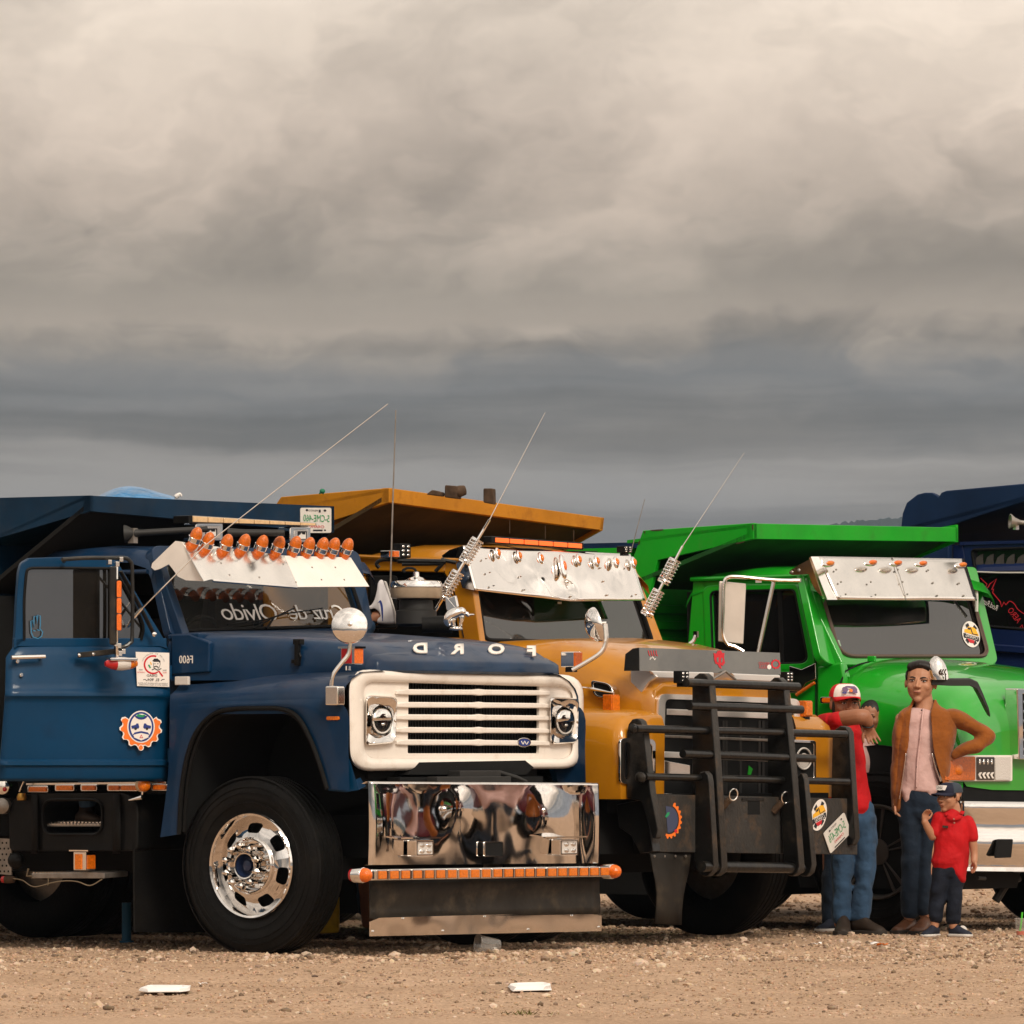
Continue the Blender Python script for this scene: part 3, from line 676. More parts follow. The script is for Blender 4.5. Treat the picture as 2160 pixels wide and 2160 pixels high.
# ---- grille shell
UG = .70
g = lambda x, y, u=UG: T.f(x, y, u)
out = rquad((733, 1411), (1231, 1424), (1231, 1621), (736, 1627), 46, 6); inn = rquad((768, 1438), (1207, 1450), (1206, 1600), (770, 1600), 26, 6)
m = MB(); n = len(out); Lb = [g(x, y, UG - .42) for x, y in out]
def inset(L, k): c = sum((Vector(q) for q in L), Vector((0, 0))) / len(L); return [tuple(c + (Vector(q) - c) * (1 - k)) for q in L]
o1 = [tuple(Vector(a) + (Vector(b) - Vector(a)) * .28) for a, b in zip(out, inn)]; o2 = [tuple(Vector(a) + (Vector(b) - Vector(a)) * .72) for a, b in zip(out, inn)]
m.loft([[g(x, y, UG - .07) for x, y in out], [g(x, y, UG - .035) for x, y in out], [g(x, y, UG - .008) for x, y in [tuple(lerp(Vector(a), Vector(b), .09)) for a, b in zip(out, inn)]], [g(x, y, UG + .004) for x, y in o1], [g(x, y, UG) for x, y in o2], [g(x, y, UG - .010) for x, y in [tuple(lerp(Vector(a), Vector(b), .92)) for a, b in zip(out, inn)]], [g(x, y, UG - .035) for x, y in inn]], cap=False)
shell = m.build('grille_shell', M_cream, BT, angle=70)
op = rquad((862, 1440), (1138, 1444), (1137, 1589), (860, 1589), 3, 6)
m = MB(); m.ring([g(x, y, UG - .032) for x, y in inn], [g(x, y, UG - .032) for x, y in op], (-.02, 0, 0)); m.build('grille_panel', M_cream, shell)
# dark notch under the shell
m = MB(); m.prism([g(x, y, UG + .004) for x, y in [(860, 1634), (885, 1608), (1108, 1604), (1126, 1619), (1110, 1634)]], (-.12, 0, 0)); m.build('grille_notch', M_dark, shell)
# radiator behind
m = MB(); m.prism([g(x, y, UG - .16) for x, y in [(845, 1430), (1155, 1430), (1155, 1600), (845, 1600)]], (-.02, 0, 0)); rad = m.build('radiator', M_rad if False else M_dark, BT)
m = MB()
for i in range(46):
    x = 864 + i * 6; m.prism([g(x, y, UG - .145) for x, y in [(x, 1438), (x + 2, 1438), (x + 2, 1592), (x, 1592)]], (-.012, 0, 0))
tag(m.build('radiator_fins', M_greyplas, rad), kind='stuff')
for i, y in enumerate((1460, 1487, 1513, 1540, 1566)):
    m = MB(); w = [(838, y - 4), (858, y - 6.5), (1000, y - 5.5), (1012, y - 7), (1024, y - 5.5), (1140, y - 4), (1162, y - 2), (1162, y + 7), (1140, y + 7), (1024, y + 6.5), (1012, y + 7.5), (1000, y + 6), (858, y + 6), (838, y + 5)]
    m.prism([g(a, b, UG - .012) for a, b in w], (-.035, 0, 0)); m.build('grille_bar', M_cream, shell, bevel=.008)
m = MB(); m.tube([g(1011, 1440, UG - .075), g(1008, 1590, UG - .075)], .014); m.build('grille_strut', M_dark, shell)
m = MB(); m.lathe(g(1106, 1566, UG - .022), NF, [(0, 0), (.001, 0)], n=8)
em = ell(1106, 1566, 15, 10, 28); m = MB(); m.prism([g(x, y, UG - .012) for x, y in em], (-.02, 0, 0)); emb = m.build('grille_badge', M_chromec, shell, bevel=.003)
dc = Decal(lambda x, y: g(x, y, UG - .012), NF); dc.lay(ell(1106, 1566, 12, 7.6), M_inkblue, 1); dc.line(spl([(1099, 1563), (1103, 1570), (1106, 1563), (1110, 1570), (1114, 1564)], 3), 1.6, M_white, 2); dc.build('oval_badge', emb)
for bz, ce, rx, ry in [(((772, 1466), (839, 1470), (836, 1567), (771, 1573)), (805, 1520), 23, 31), (((1159, 1470), (1223, 1473), (1220, 1567), (1161, 1571)), (1191, 1522), 20.5, 30)]:
    o = rquad(*bz, 14, 5); m = MB(); L0 = [g(x, y, UG + -0.031) for x, y in o]
    e = ell(ce[0], ce[1], rx, ry, len(o), 135, -225)
    oo = [tuple(lerp(Vector(a), Vector(b), .13)) for a, b in zip(o, e)]
    m.loft([L0, [g(x, y, UG + 0.002) for x, y in o], [g(x, y, UG + 0.012) for x, y in oo], [g(x, y, UG + -0.006) for x, y in [tuple(lerp(Vector(a), Vector(b), .55)) for a, b in zip(o, e)]], [g(x, y, UG + -0.010) for x, y in [tuple(lerp(Vector(a), Vector(b), .82)) for a, b in zip(o, e)]], [g(x, y, UG + 0.008) for x, y in [tuple(lerp(Vector(a), Vector(b), .93)) for a, b in zip(o, e)]], [g(x, y, UG + -0.016) for x, y in e]], cap=False)
    hl = m.build('headlight', M_chromec, BT, angle=50)
    c = g(ce[0], ce[1], UG + -0.016); ex = g(ce[0] + rx * .95, ce[1], UG + -0.016) - c; ez = g(ce[0], ce[1] - ry * .95, UG + -0.016) - c
    m = MB(); m.ball(c, (ex, ez, (.012, 0, 0)), 24, 12); m.build('lens', M_lens, hl)
    for k in range(1):
        p = c - ez * .25; m = MB(); m.ball(p + Vector((.010, 0, 0)), (ex * .16, ez * .13, (.012, 0, 0)), 10, 6); m.build('bulb', M_lamp, hl)
    m = MB(); m.tube([c + ex * .9 * math.cos(t) + ez * .88 * math.sin(t) + Vector((.006, 0, 0)) for t in [math.radians(-180 + 180 * i / 20) for i in range(21)]], .006, n=6); m.build('lamp_ring', M_clear, hl)
    rings = []
    for s_ in (0, .25, .5, .75, 1.0):               # chrome eyelid over the upper half
        y = lerp(-.02, .98, s_); hw = math.sqrt(max(0, 1 - y * y)); rings.append([c + ez * y + ex * (hw * (2 * i / 12 - 1)) + Vector((.002 + .018 * math.sqrt(max(0, 1 - y * y - (hw * (2 * i / 12 - 1)) ** 2)) + .004, 0, 0)) for i in range(13)])
    m = MB(); m.loft(rings, closed=False); m.build('eyelid', M_chrome, hl, solid=.006)
# ---- chrome bumper plate with its fog lamps
UB = .90
bl = lambda x, y, u=UB: T.f(x, y, u)
v0 = bl(781, 1648, .76).y; v1 = bl(1266, 1652).y; z1 = bl(1020, 1650).z; z0 = bl(1020, 1824).z
v0 = bl(781, 1648, .885).y; m = MB(); cols = []
prof = [(v0, .87), (v0, .884), (v0 + .004, .893), (v0 + .012, .898)] + [(lerp(v0 + .03, v1 - .03, i / 40), .90) for i in range(41)] + [(v1 - .012, .898), (v1 - .004, .893), (v1, .884), (v1, .80)]
for v, u in prof:
    t = (v - v0) / (v1 - v0); a = lerp(bl(781, 1649).z, bl(1266, 1652).z, t); b = lerp(bl(781, 1826).z, bl(1266, 1822).z, t); C = [Vector((u - .05, v, a - .012)), Vector((u - .016, v, a + .002)), Vector((u - .006, v, a + .001)), Vector((u, v, a - .008)), Vector((u, v, a - .013))]
    for k in range(1, 17):                            # hand-beaten sheet: broad shallow dents
        s_ = k / 16; dn = 0
        for (tc_, sc_, wt, ws_, dp) in [(.06, .5, .05, .6, .010), (.22, .35, .09, .35, -.012), (.36, .30, .05, .25, .014), (.52, .6, .14, .5, -.008), (.74, .40, .06, .35, .015), (.90, .5, .06, .6, -.012), (.97, .4, .03, .5, .010)]: dn += dp * math.exp(-((t - tc_) / wt) ** 2 - ((s_ - sc_) / ws_) ** 2)
        C.append(Vector((u + dn * (1 if .01 < t < .99 else 0) + .006 * math.sin(math.pi * s_), v, lerp(a - .013, b + .004, s_))))
    cols.append(C + [Vector((u - .03, v, b + .002))])
m.loft(cols, closed=False); bum = m.build('bumper', M_chrome, BT, angle=60)
m = MB(); h = rect(1024, 1777, 1060, 1805, 3); m.ring([bl(x, y, UB + .028) for x, y in rect(1022, 1775, 1062, 1807, 4)], [bl(x, y, UB + .028) for x, y in h], (-.01, 0, 0)); th = m.build('tow_slot_rim', M_chromec, bum)
m = MB(); m.prism([bl(x, y, UB + .0245) for x, y in h], (-.03, 0, 0)); m.build('tow_slot', M_dark, bum)
for x, y in [(937, 1706), (1146, 1709)]:
    m = MB(); m.lathe(bl(x, y, UB + .014), NF, [(.016, -.01), (.015, .006), (.008, .013), (0, .014)], n=16, cap=False); m.build('bolt', M_chromec, bum)
for x0, x1, y0, y1 in [(868, 905, 1772, 1806), (1172, 1210, 1770, 1804)]:
    c = bl((x0 + x1) / 2, (y0 + y1) / 2, UB + .05); hw = (bl(x1, y0).y - bl(x0, y0).y) / 2; hh = (bl(x0, y0).z - bl(x0, y1).z) / 2
    m = MB(); m.obox(c, (.035, 0, 0), (0, hw, 0), (0, 0, hh)); fl = m.build('fog_lamp', M_chromec, bum, bevel=.006)
    m = MB(); m.obox(c + Vector((.036, 0, 0)), (.004, 0, 0), (0, hw * .8, 0), (0, 0, hh * .78)); m.build('lens', M_clear, fl, bevel=.003)
    for k in (-1, 1):
        for j in (-1, 1):
            m = MB(); m.ball(c + Vector((.040, k * hw * .38, j * hh * .38)), ((.006, 0, 0), (0, hw * .3, 0), (0, 0, hh * .3)), 8, 6); m.build('bulb', M_lamp, fl)
    m = MB(); m.prism([c + Vector((-.03, -hw * 1.7, hh * 1.12)), c + Vector((.07, -hw * 1.9, hh * 1.2)), c + Vector((.07, hw * 1.5, hh * 1.2)), c + Vector((-.03, hw * 1.4, hh * 1.12))], (0, 0, .008)); m.build('lamp_hood', M_chromec, fl)
# ---- amber light strip
US = .95
st = lambda x, y, u=US: T.f(x, y, u)
m = MB(); pA = st(775, 1846); pB = st(1285, 1838); m.obox((pA + pB) / 2, (pB - pA) / 2, (.03, 0, 0), (0, 0, .033)); strip = m.build('light_strip', M_chromec, BT, bevel=.012)
for x in [804, 829, 853, 878, 903, 927, 951, 975, 999.5, 1023, 1047, 1070, 1093, 1115, 1138, 1162, 1184, 1206, 1229, 1251, 1273]:
    t = (x - 775) / 510; y = lerp(1846, 1838, t); k = lerp(1, .95, t); c = st(x, y, US + .032)
    m = MB(); hw = (st(x + 11.2 * k, y).y - st(x, y).y); m.obox(c, (.010, 0, 0), (0, hw, 0), (0, 0, .029)); sq = m.build('square_lamp', M_chromec, strip, bevel=.004)
    m = MB(); m.obox(c + Vector((.008, 0, 0)), (.010, 0, 0), (0, hw * .68, 0), (0, 0, .0235)); m.build('lens', M_amb, sq, bevel=.004)
for x, y, d in [(765, 1846, 1), (1291, 1838, -1)]:
    c = st(x, y, US + .02); m = MB(); m.lathe(c, NF, [(.045, -.06), (.047, .0), (.044, .01)], n=24); e = m.build('end_lamp', M_chromec, strip, bevel=.004)
    m = MB(); m.lathe(c, NF, [(.042, .008), (.040, .03), (.030, .05), (.012, .062), (0, .064)], n=24, cap=False); m.build('lens', M_org, e)
    m = MB(); m.lathe(c, -NF, [(.042, .058), (.036, .08), (.016, .092), (0, .094)], n=24, cap=False); m.build('rear_lens', M_red, e)
# ---- rubber apron and its metal trim
UFp = .90
fp = lambda x, y, u=UFp: T.f(x, y, u)
m = MB(); cols = []
for i in range(25):
    t = i / 24; x = lerp(780, 1263, t); ya = lerp(1858, 1850, t); yb = lerp(1938, 1928, t)
    cols.append([fp(x + (2 if k > 2 and t > .9 else 0), lerp(ya, yb, k / 5), UFp + .010 * math.sin(k * 1.25 + t * 2) * (k > 0)) for k in range(6)])
m.loft(cols, closed=False); ap = m.build('apron', M_flap, BT, solid=.012)
m = MB(); m.prism([fp(x, y, UFp + .014) for x, y in [(781, 1944), (800, 1936), (1010, 1930), (1240, 1927), (1269, 1932), (1269, 1964), (781, 1975)]], (-.006, 0, 0)); tr = m.build('apron_trim', M_alus, ap)
for x, y in [(786, 1965), (850, 1938), (934, 1964), (1022, 1934), (1114, 1961), (1206, 1932), (1263, 1956)]:
    m = MB(); m.lathe(fp(x, y, UFp + .014), NF, [(.009, 0), (.008, .005), (0, .008)], n=12, cap=False); m.build('bolt', M_chromec, tr)
# ---- chassis, axle, engine block under the nose
m = MB(); m.box((-6.6, .75, .55), (.55, .95, .80)); m.box((-6.6, 1.4, .55), (.55, 1.6, .80)); m.box((-.12, .25, .42), (.12, 2.1, .56)); m.box((-1.2, .8, .75), (.5, 1.5, 1.4)); m.box((.40, .35, 1.02), (.6, 2.0, 1.16)); m.box((-2.4, .5, .45), (-.5, 1.8, 1.0)); m.box((.62, .5, .95), (.72, 1.9, 1.03)); m.box((.45, .95, .80), (.86, 1.0, .92)); m.box((.45, 1.35, .80), (.86, 1.4, .92))
m.build('chassis', M_dark, BT)
m = MB(); m.obox(g(1000, 1636, .74), (.05, 0, 0), (0, .20, 0), (0, 0, .03)); m.obox(g(990, 1645, .78), (.04, 0, 0), (0, .36, 0), (0, 0, .02)); m.tube([g(1050, 1628, .7), g(1090, 1640, .76), g(1110, 1650, .76)], .014); m.build('front_crossmember', M_greyplas, BT, bevel=.006)
m = MB(); m.prism([g(x, y, .55) for x, y in [(1172, 1622), (1204, 1616), (1204, 1648), (1180, 1648)]], (-.05, 0, 0)); m.build('far_fender_corner', M_door, BT)
# ---- wheels
wheel(T, T.s(528, 1826, 0), -1, BT, lab='front wheel with a bright chrome rim and spiked nuts')
wheel(T, (T.s(528, 1826, 0).x, 2.30, .525), 1, BT, rimmat=M_steel, style='none')
for v, sgn in ((.02, -1), (2.28, 1)):
    wheel(T, (-3.2, v, .525), sgn, BT, name='rear_wheel', style='none'); wheel(T, (-3.2, v - sgn * .31, .525), sgn, BT, name='rear_wheel', style='none')
# ---- splash guard behind the front wheel
m = MB(); q = [T.s(279, 1700, .02), T.s(281, 1966, .02), T.s(281, 1966, .02) + Vector((0, .85, -.02)), T.s(279, 1700, .02) + Vector((0, .85, 0))]; m.prism(q, (.015, 0, 0)); m.build('splash_guard', M_rub, BT)
# ---- cab: windscreen, pillars, roof
Wp = T.f(372, 1338, -.66); Wn = Vector((.93, 0, .37)).normalized()
ws = lambda x, y, off=0: T.pl(x, y, Wp, Wn, off)
wout = rquad((318, 1150), (758, 1160), (790, 1330), (362, 1345), 20, 5); winn = rquad((338, 1172), (722, 1178), (768, 1318), (383, 1330), 22, 5)
m = MB(); m.ring([ws(x, y) for x, y in wout], [ws(x, y) for x, y in winn], Wn * -.06); wf = m.build('windscreen_frame', M_blue, BT, bevel=.008)
m = MB(); m.tube([ws(x, y, .004) for x, y in inset(winn, -.012)], .012, n=6, closed=True); m.build('windscreen_seal', M_rub, wf)
m = MB(); m.face([ws(x, y, -.02) for x, y in winn]); m.build('windscreen', M_gl, wf)
roofz = 2.40; vL, vR = .10, 2.26
Wt = ws(330, 1160).x
m = MB(); secs = []
for u, z in [(Wt + .02, 2.30), (Wt - .02, 2.37), (Wt - .15, 2.405), (Wt - .5, 2.42), (Wt - .85, 2.40), (Wt - .98, 2.36), (Wt - 1.0, 2.28)]:
    secs.append([Vector((u, vL, z - .10)), Vector((u, vL + .01, z - .06)), Vector((u, vL + .06, z - .02)), Vector((u, vL + .3, z)), Vector((u, 1.18, z + .012)), Vector((u, vR - .3, z)), Vector((u, vR - .06, z - .02)), Vector((u, vR - .01, z - .06)), Vector((u, vR, z - .10))])
m.loft(secs, closed=False); roof = m.build('roof', M_blue, BT, angle=60)
m = MB(); m.tube([Vector((Wt, vL - .01, 2.25)), Vector((Wt - 1.0, vL - .01, 2.25))], .014); m.build('drip_rail', M_blue, roof)
m = MB(); uR = Wt - 1.0
m.box((uR - .03, vL, .95), (uR + .03, vR, 1.75)); m.box((uR - .03, vL, 1.75), (uR + .03, .45, 2.3)); m.box((uR - .03, 1.9, 1.75), (uR + .03, vR, 2.3)); m.box((uR - .03, .45, 2.15), (uR + .03, 1.9, 2.3))
m.box((uR, vL, .93), (-.62, vR, .99)); m.box((-.70, vL, .98), (-.62, vR, 1.62)); m.build('cab_shell', M_dark, BT)
m = MB(); m.prism([T.s(x, y, vL) for x, y in [(318, 1180), (331, 1178), (385, 1335), (385, 1648), (345, 1648), (355, 1380)]], (0, .07, 0)); m.build('front_pillar', M_blue, BT, bevel=.01)
m = MB(); pr = [Vector((uR, vR, z)) for z in (1.0, 1.75)]; m.box((uR, vR - .04, .98), (-.66, vR, 1.75)); m.box((uR, vR - .04, 1.75), (uR + .12, vR, 2.3)); m.build('far_side', M_blue, BT)
m = MB(); m.tube([Vector((-.72, .62, 1.62)), Vector((-.95, .64, 1.78))], .025)
c0 = Vector((-1.0, .65, 1.80)); e1 = Vector((0, 1, 0)); e2 = Vector((.5, 0, .86)); m.tube([c0 + e1 * .22 * math.cos(t) + e2 * .22 * math.sin(t) for t in [2 * math.pi * i / 32 for i in range(32)]], .014, n=6, closed=True); m.tube([c0 - e1 * .22, c0 + e1 * .22], .012); m.build('steering_wheel', M_plas, BT)
m = MB(); m.box((-.9, .15, 1.58), (-.64, 2.2, 1.73)); m.build('dashboard', M_greyplas, BT, bevel=.03)
m = MB(); m.box((-1.75, .25, 1.35), (-1.2, 2.1, 1.5)); m.box((-1.8, .25, 1.5), (-1.66, 2.1, 2.0)); m.build('bench_seat', mat('dark seat', (.03, .02, .014), .8), BT, bevel=.04)
m = MB(); m.face([ws(x, y, -.03) for x, y in [(486, 1274), (560, 1270), (640, 1276), (715, 1272), (760, 1312), (500, 1322)]]); m.build('sun_shade', mat('shade film', (.14, .14, .135), .5), wf) if False else None
# script across the glass
wsg = lambda x, y: ws(x, y, -.012)
M_let = mat('white vinyl', (.80, .77, .73), .5)
for tx, x, h in [('Cruz', 698, 32), ('de', 633, 32), ('Olvido', 532, 36)]: ptext('window_lettering', tx, wsg, x, 1293, h, M_let, wf, wx=1.0 if tx != 'Cruz' else .85, rot=-1.0, shear=.42, off=.002, space=.88)
# wipers
for pts in ([(536, 1325), (560, 1312), (578, 1302), (621, 1283)], [(562, 1326), (573, 1310), (578, 1302)], [(480, 1318), (560, 1307), (600, 1295), (680, 1283)]):
    m = MB(); m.tube([ws(x, y, .02) for x, y in pts], .007 if len(pts) < 4 else .0045, n=6); m.build('wiper', M_plas, wf)
# ---- visor of bright metal with bullet lamps
Vp = T.s(384, 1143, .05); Vp2 = T.s(440, 1225, .05)
vn = Vector((-(Vp2.z - Vp.z), 0, Vp2.x - Vp.x)).normalized(); vz = lambda x, y: T.pl(x, y, Vp, vn)
m = MB(); m.prism([vz(x, y) for x, y in [(384, 1143), (600, 1172), (628, 1236), (520, 1230), (445, 1222), (430, 1226)]], vn * -.004); vis = m.build('visor', M_alu, BT)
m = MB(); m.prism([vz(x, y) for x, y in [(600, 1172), (740, 1176), (779, 1237), (628, 1238)]], vn * -.004); m.build('visor_panel', M_white, vis)
m = MB(); m.prism([T.s(x, y, .045) for x, y in [(384, 1143), (370, 1141), (352, 1158), (321, 1188), (319, 1197), (326, 1203), (337, 1200), (356, 1190), (364, 1200), (375, 1216), (392, 1224), (430, 1226)]], (0, .005, 0)); m.build('visor_side', M_white, vis)
m = MB(); q = [vz(x, y) for x, y in [(448, 1224), (625, 1238), (625, 1242), (448, 1228)]]; m.prism(q, vn * .012); m.build('visor_lip', M_alus, vis)
for x, y in [(466, 1188), (484, 1213), (530, 1192), (547, 1218), (597, 1190), (624, 1228), (658, 1197), (678, 1223), (707, 1197), (726, 1223)]:
    m = MB(); m.lathe(vz(x, y), vn, [(.0065, 0), (.005, .004), (0, .006)], n=8, cap=False); m.build('rivet', M_steel, vis)
lm = None
for (tx, ty), (bx, by) in [((408, 1134), (398, 1160)), ((443, 1136), (415, 1179)), ((486, 1139), (450, 1184)), ((522, 1140), (488, 1182)), ((560, 1144), (525, 1182)), ((596, 1146), (560, 1184)), ((628, 1147), (597, 1183)), ((660, 1149), (622, 1186)), ((688, 1150), (652, 1186)), ((714, 1150), (674, 1187)), ((740, 1151), (705, 1188))]:
    # each lamp: chrome band, ribbed amber cone up front, second cone towards the glass behind
    p = vz((tx + bx) / 2, (ty + by) / 2) + vn * .035
    ax = (T.d(tx, ty, 40) - T.d(bx, by, 40)); ax = (ax.normalized() + T.loc(T.O + Vector((0, -.25, 0)))).normalized(); a2 = ax
    if lm is None:
        M0 = Matrix.Translation(p); k = 1.0
        mm = MB(); mm.lathe((0, 0, 0), a2, [(.036, -.016), (.039, -.013), (.039, .013), (.042, .016), (.036, .018)], n=20); lm = mm.build('bullet_lamp', M_chromec, vis); lm.matrix_local = M0
        c1 = MB(); c1.lathe((0, 0, 0), a2, [(.037, .016), (.036, .035), (.031, .055), (.020, .072), (.008, .080), (0, .081)], n=20, cap=False); c1 = c1.build('front_lens', M_ambd, lm)
        c2 = MB(); c2.lathe((0, 0, 0), -a2, [(.035, .014), (.033, .035), (.027, .052), (.016, .066), (0, .074)], n=20, cap=False); c2 = c2.build('rear_lens', M_org, lm)
    else:
        q = place(lm, 'bullet_lamp', vis, Matrix.Translation(p)); place(c1, 'front_lens', q, Matrix()); place(c2, 'rear_lens', q, Matrix())
# ---- roof gear: horns, square lamps, light bar
ru = lambda x, y, u: T.f(x, y, u)
for x0, y0, x1, y1, u in [(413, 1102, 471, 1141, -1.05), (612, 1110, 656, 1145, -1.05)]:
    q = rect(x0, y0, x1, y1, 5); m = MB(); m.prism([ru(x, y, u) for x, y in q], (-.10, 0, 0)); b = m.build('roof_lamp', M_chromec, roof, bevel=.008)
    q = rect(x0 + 9, y0 + 7, x1 - 5, y1 - 4, 3); m = MB(); m.prism([ru(x, y, u + .004) for x, y in q], (-.03, 0, 0)); m.build('lamp_face', M_steel if False else M_creamsteel if False else M_alu, b, bevel=.003)
    cx, cy = (x0 + x1) / 2 + 3, (y0 + y1) / 2 + 2; sc = (x1 - x0) / 58
    dc = Decal(lambda x, y: ru(x, y, u + .004), NF); dc.lay(rect(cx - 12 * sc, cy - 9, cx + 13 * sc, cy + 9), M_ink, 1)
    dc.lay([(cx - 10 * sc, cy + 7), (cx - 10 * sc, cy), (cx - 4, cy - 2), (cx - 2, cy - 6), (cx + 1, cy - 2), (cx + 8 * sc, cy - 2), (cx + 8 * sc, cy - 7), (cx + 10 * sc, cy - 7), (cx + 10 * sc, cy + 7)], M_white, 2); dc.build('lamp_emblem', b)
m = MB(); q = [ru(x, y, -1.00) for x, y in [(404, 1087), (668, 1103), (668, 1109), (404, 1102)]]; m.prism(q, (-.11, 0, 0)); lb = m.build('light_bar', M_steel, roof, bevel=.006)
m = MB(); m.prism([ru(x, y, -.995) for x, y in [(398, 1088), (406, 1087), (406, 1103), (398, 1103)]], (-.12, 0, 0)); m.build('end_cap', M_plas, lb)
for i in range(8):
    a, b = 408 + i * 32.5, 408 + (i + 1) * 32.5 - 2.0; ya = lambda x: lerp(1088.5, 1104, (x - 404) / 264); yb = lambda x: lerp(1101, 1109, (x - 404) / 264)
    m = MB(); m.prism([ru(a, ya(a), -.992), ru(b, ya(b), -.992), ru(b, yb(b), -.992), ru(a, yb(a), -.992)], (-.03, 0, 0)); m.build('light_segment', M_creamlens, lb, bevel=.003)
hd = lambda x, y: T.d(x, y, 40.9)
m = MB(); ax = (hd(258, 1126) - hd(400, 1118)).normalized(); p = hd(262, 1126); m.lathe(p, ax, [(.018, -.5), (.020, -.10), (.030, -.05), (.050, -.015), (.054, .0), (.046, .0), (.02, -.03)], n=20, cap=False); hn = m.build('air_horn', M_greyplas, roof)
m = MB(); m.obox(hd(280, 1130), (.022, 0, 0), (0, .02, 0), (0, 0, .045)); m.build('bracket', M_steel, hn)
m = MB(); ax = (hd(476, 1125) - hd(610, 1125)).normalized(); m.lathe(hd(600, 1124), ax, [(.02, 0), (.022, .25), (.03, .34)], n=14); m.build('air_horn', M_greyplas, roof)
# ---- the open door, swung square to the camera
DD = 40.40
DH = T.s(358, 1500, .045); DN = T.loc(T.O + Vector((.40, -.917, 0))).normalized(); DI = -DN; DX = DN.cross(UP) * -1   # door plane, swung open on its front hinge
WX_ = T.loc(T.O + Vector((1, 0, 0))); WY_ = T.loc(T.O + Vector((0, 1, 0)))
DX = DX if DX.x > 0 else -DX
dd = lambda x, y, o=0.0: T.pl(x, y, DH, DN, o)
def dl(y):                                           # left edge of the door skin
    return interp(y, [1360, 1372, 1385, 1470, 1560, 1648], [29, 24, 13, 11, 4, -3])
def dr(y): return interp(y, [1360, 1376, 1480, 1640, 1648], [351, 358, 359, 357, 352])
offs = [(1360, -.01), (1366, .004), (1385, .016), (1410, .030), (1440, .046), (1452, .052), (1455, .058), (1462, .070), (1468, .070), (1472, .060), (1477, .046), (1484, .042), (1510, .036), (1540, .028), (1590, .012), (1602, .006), (1605, .022), (1614, .022), (1617, .002), (1640, -.006), (1648, -.02)]
m = MB(); rows = []
for y, o in offs: rows.append([dd(lerp(dl(y), dr(y), k / 20), y, o - .02 * (abs(k - 10) / 10) ** 8) for k in range(21)])
m.loft(rows, closed=False); dz = (DX * (0) + DI * (.05) + UP * (0)); door = m.build('door', M_door, BT, angle=40, solid=-.03)
fo = spl([(30, 1368), (33, 1325), (36, 1262), (40, 1208)], 3)[:-1] + spl([(40, 1208), (46, 1188), (62, 1177)], 3)[:-1] + spl([(62, 1177), (140, 1175), (234, 1177)], 3)[:-1] + spl([(234, 1177), (252, 1192), (300, 1272), (345, 1346), (354, 1368)], 3)
n = len(fo)
fi_ = spl([(51, 1350), (51, 1320), (51, 1265), (55, 1212)], 3)[:-1] + spl([(55, 1212), (58, 1202), (68, 1198)], 3)[:-1] + spl([(68, 1198), (140, 1198), (232, 1199)], 3)[:-1] + spl([(232, 1199), (246, 1208), (280, 1268), (302, 1318), (298, 1350)], 3)
m = MB(); A0 = [dd(q.x, q.y, .0) for q in fo]; B0 = [dd(q.x, q.y, .0) for q in fi_]; A1 = [q + (DX * (0) + DI * (.04) + UP * (0)) for q in A0]; B1 = [q + (DX * (0) + DI * (.04) + UP * (0)) for q in B0]
m.loft([A1, A0, B0, B1], closed=False); m.prism([dd(x, y) for x, y in [(30, 1346), (352, 1346), (352, 1364), (30, 1364)]], (DX * (0) + DI * (.035) + UP * (0))); fr = m.build('door_frame', M_door, door, bevel=.006)
m = MB(); g0 = [dd(q.x, q.y, -.015) for q in fi_] ; m.face(g0); m.build('door_window', M_gldoor, door)
m = MB(); m.tube([dd(q.x, q.y, .002) for q in fi_], .009, n=6); m.build('window_seal', M_rub, door)
m = MB(); m.prism([dd(x, y, .003) for x, y in [(231, 1199), (236, 1199), (236, 1348), (231, 1348)]], (DX * (0) + DI * (.03) + UP * (0))); m.build('vent_bar', M_rub, door)
m = MB(); m.tube([dd(x, y, .075) for x, y in [(24, 1387), (60, 1386), (95, 1385)]], [.014, .015, .013], n=10); m.tube([dd(30, 1387, .07), dd(32, 1388, .03)], .012); m.tube([dd(88, 1386, .07), dd(86, 1388, .03)], .011); m.build('door_handle', M_chromec, door)
for x, y in [(37, 1395), (45, 1424)]:
    m = MB(); m.lathe(dd(x, y, .045), (DX * (0) + DI * (-1) + UP * (0)), [(.012, -.02), (.012, .006), (.008, .01), (0, .01)], n=12, cap=False); m.build('lock', M_chromec, door)
for y in (1410, 1585):
    m = MB(); m.lathe(dd(358, y + 8, .03), UP, [(.014, -.04), (.014, .04)], n=10); m.build('hinge', M_door, door)
# hand outline on the glass
dc = Decal(lambda x, y: dd(x, y, .0), DN); hand = [(66, 1334), (65, 1310), (69, 1308), (71, 1324), (72, 1300), (77, 1299), (78, 1316), (80, 1297), (85, 1299), (85, 1318), (84, 1326), (90, 1333), (88, 1342), (80, 1347), (70, 1344), (66, 1334)]
dc.line(hand, 2.2, M_inkcyan); dc.line([(78, 1328), (84, 1330)], 2, M_inkcyan); dc.line([(70, 1330), (75, 1331)], 2, M_inkcyan); dc.build('hand_sticker', door)
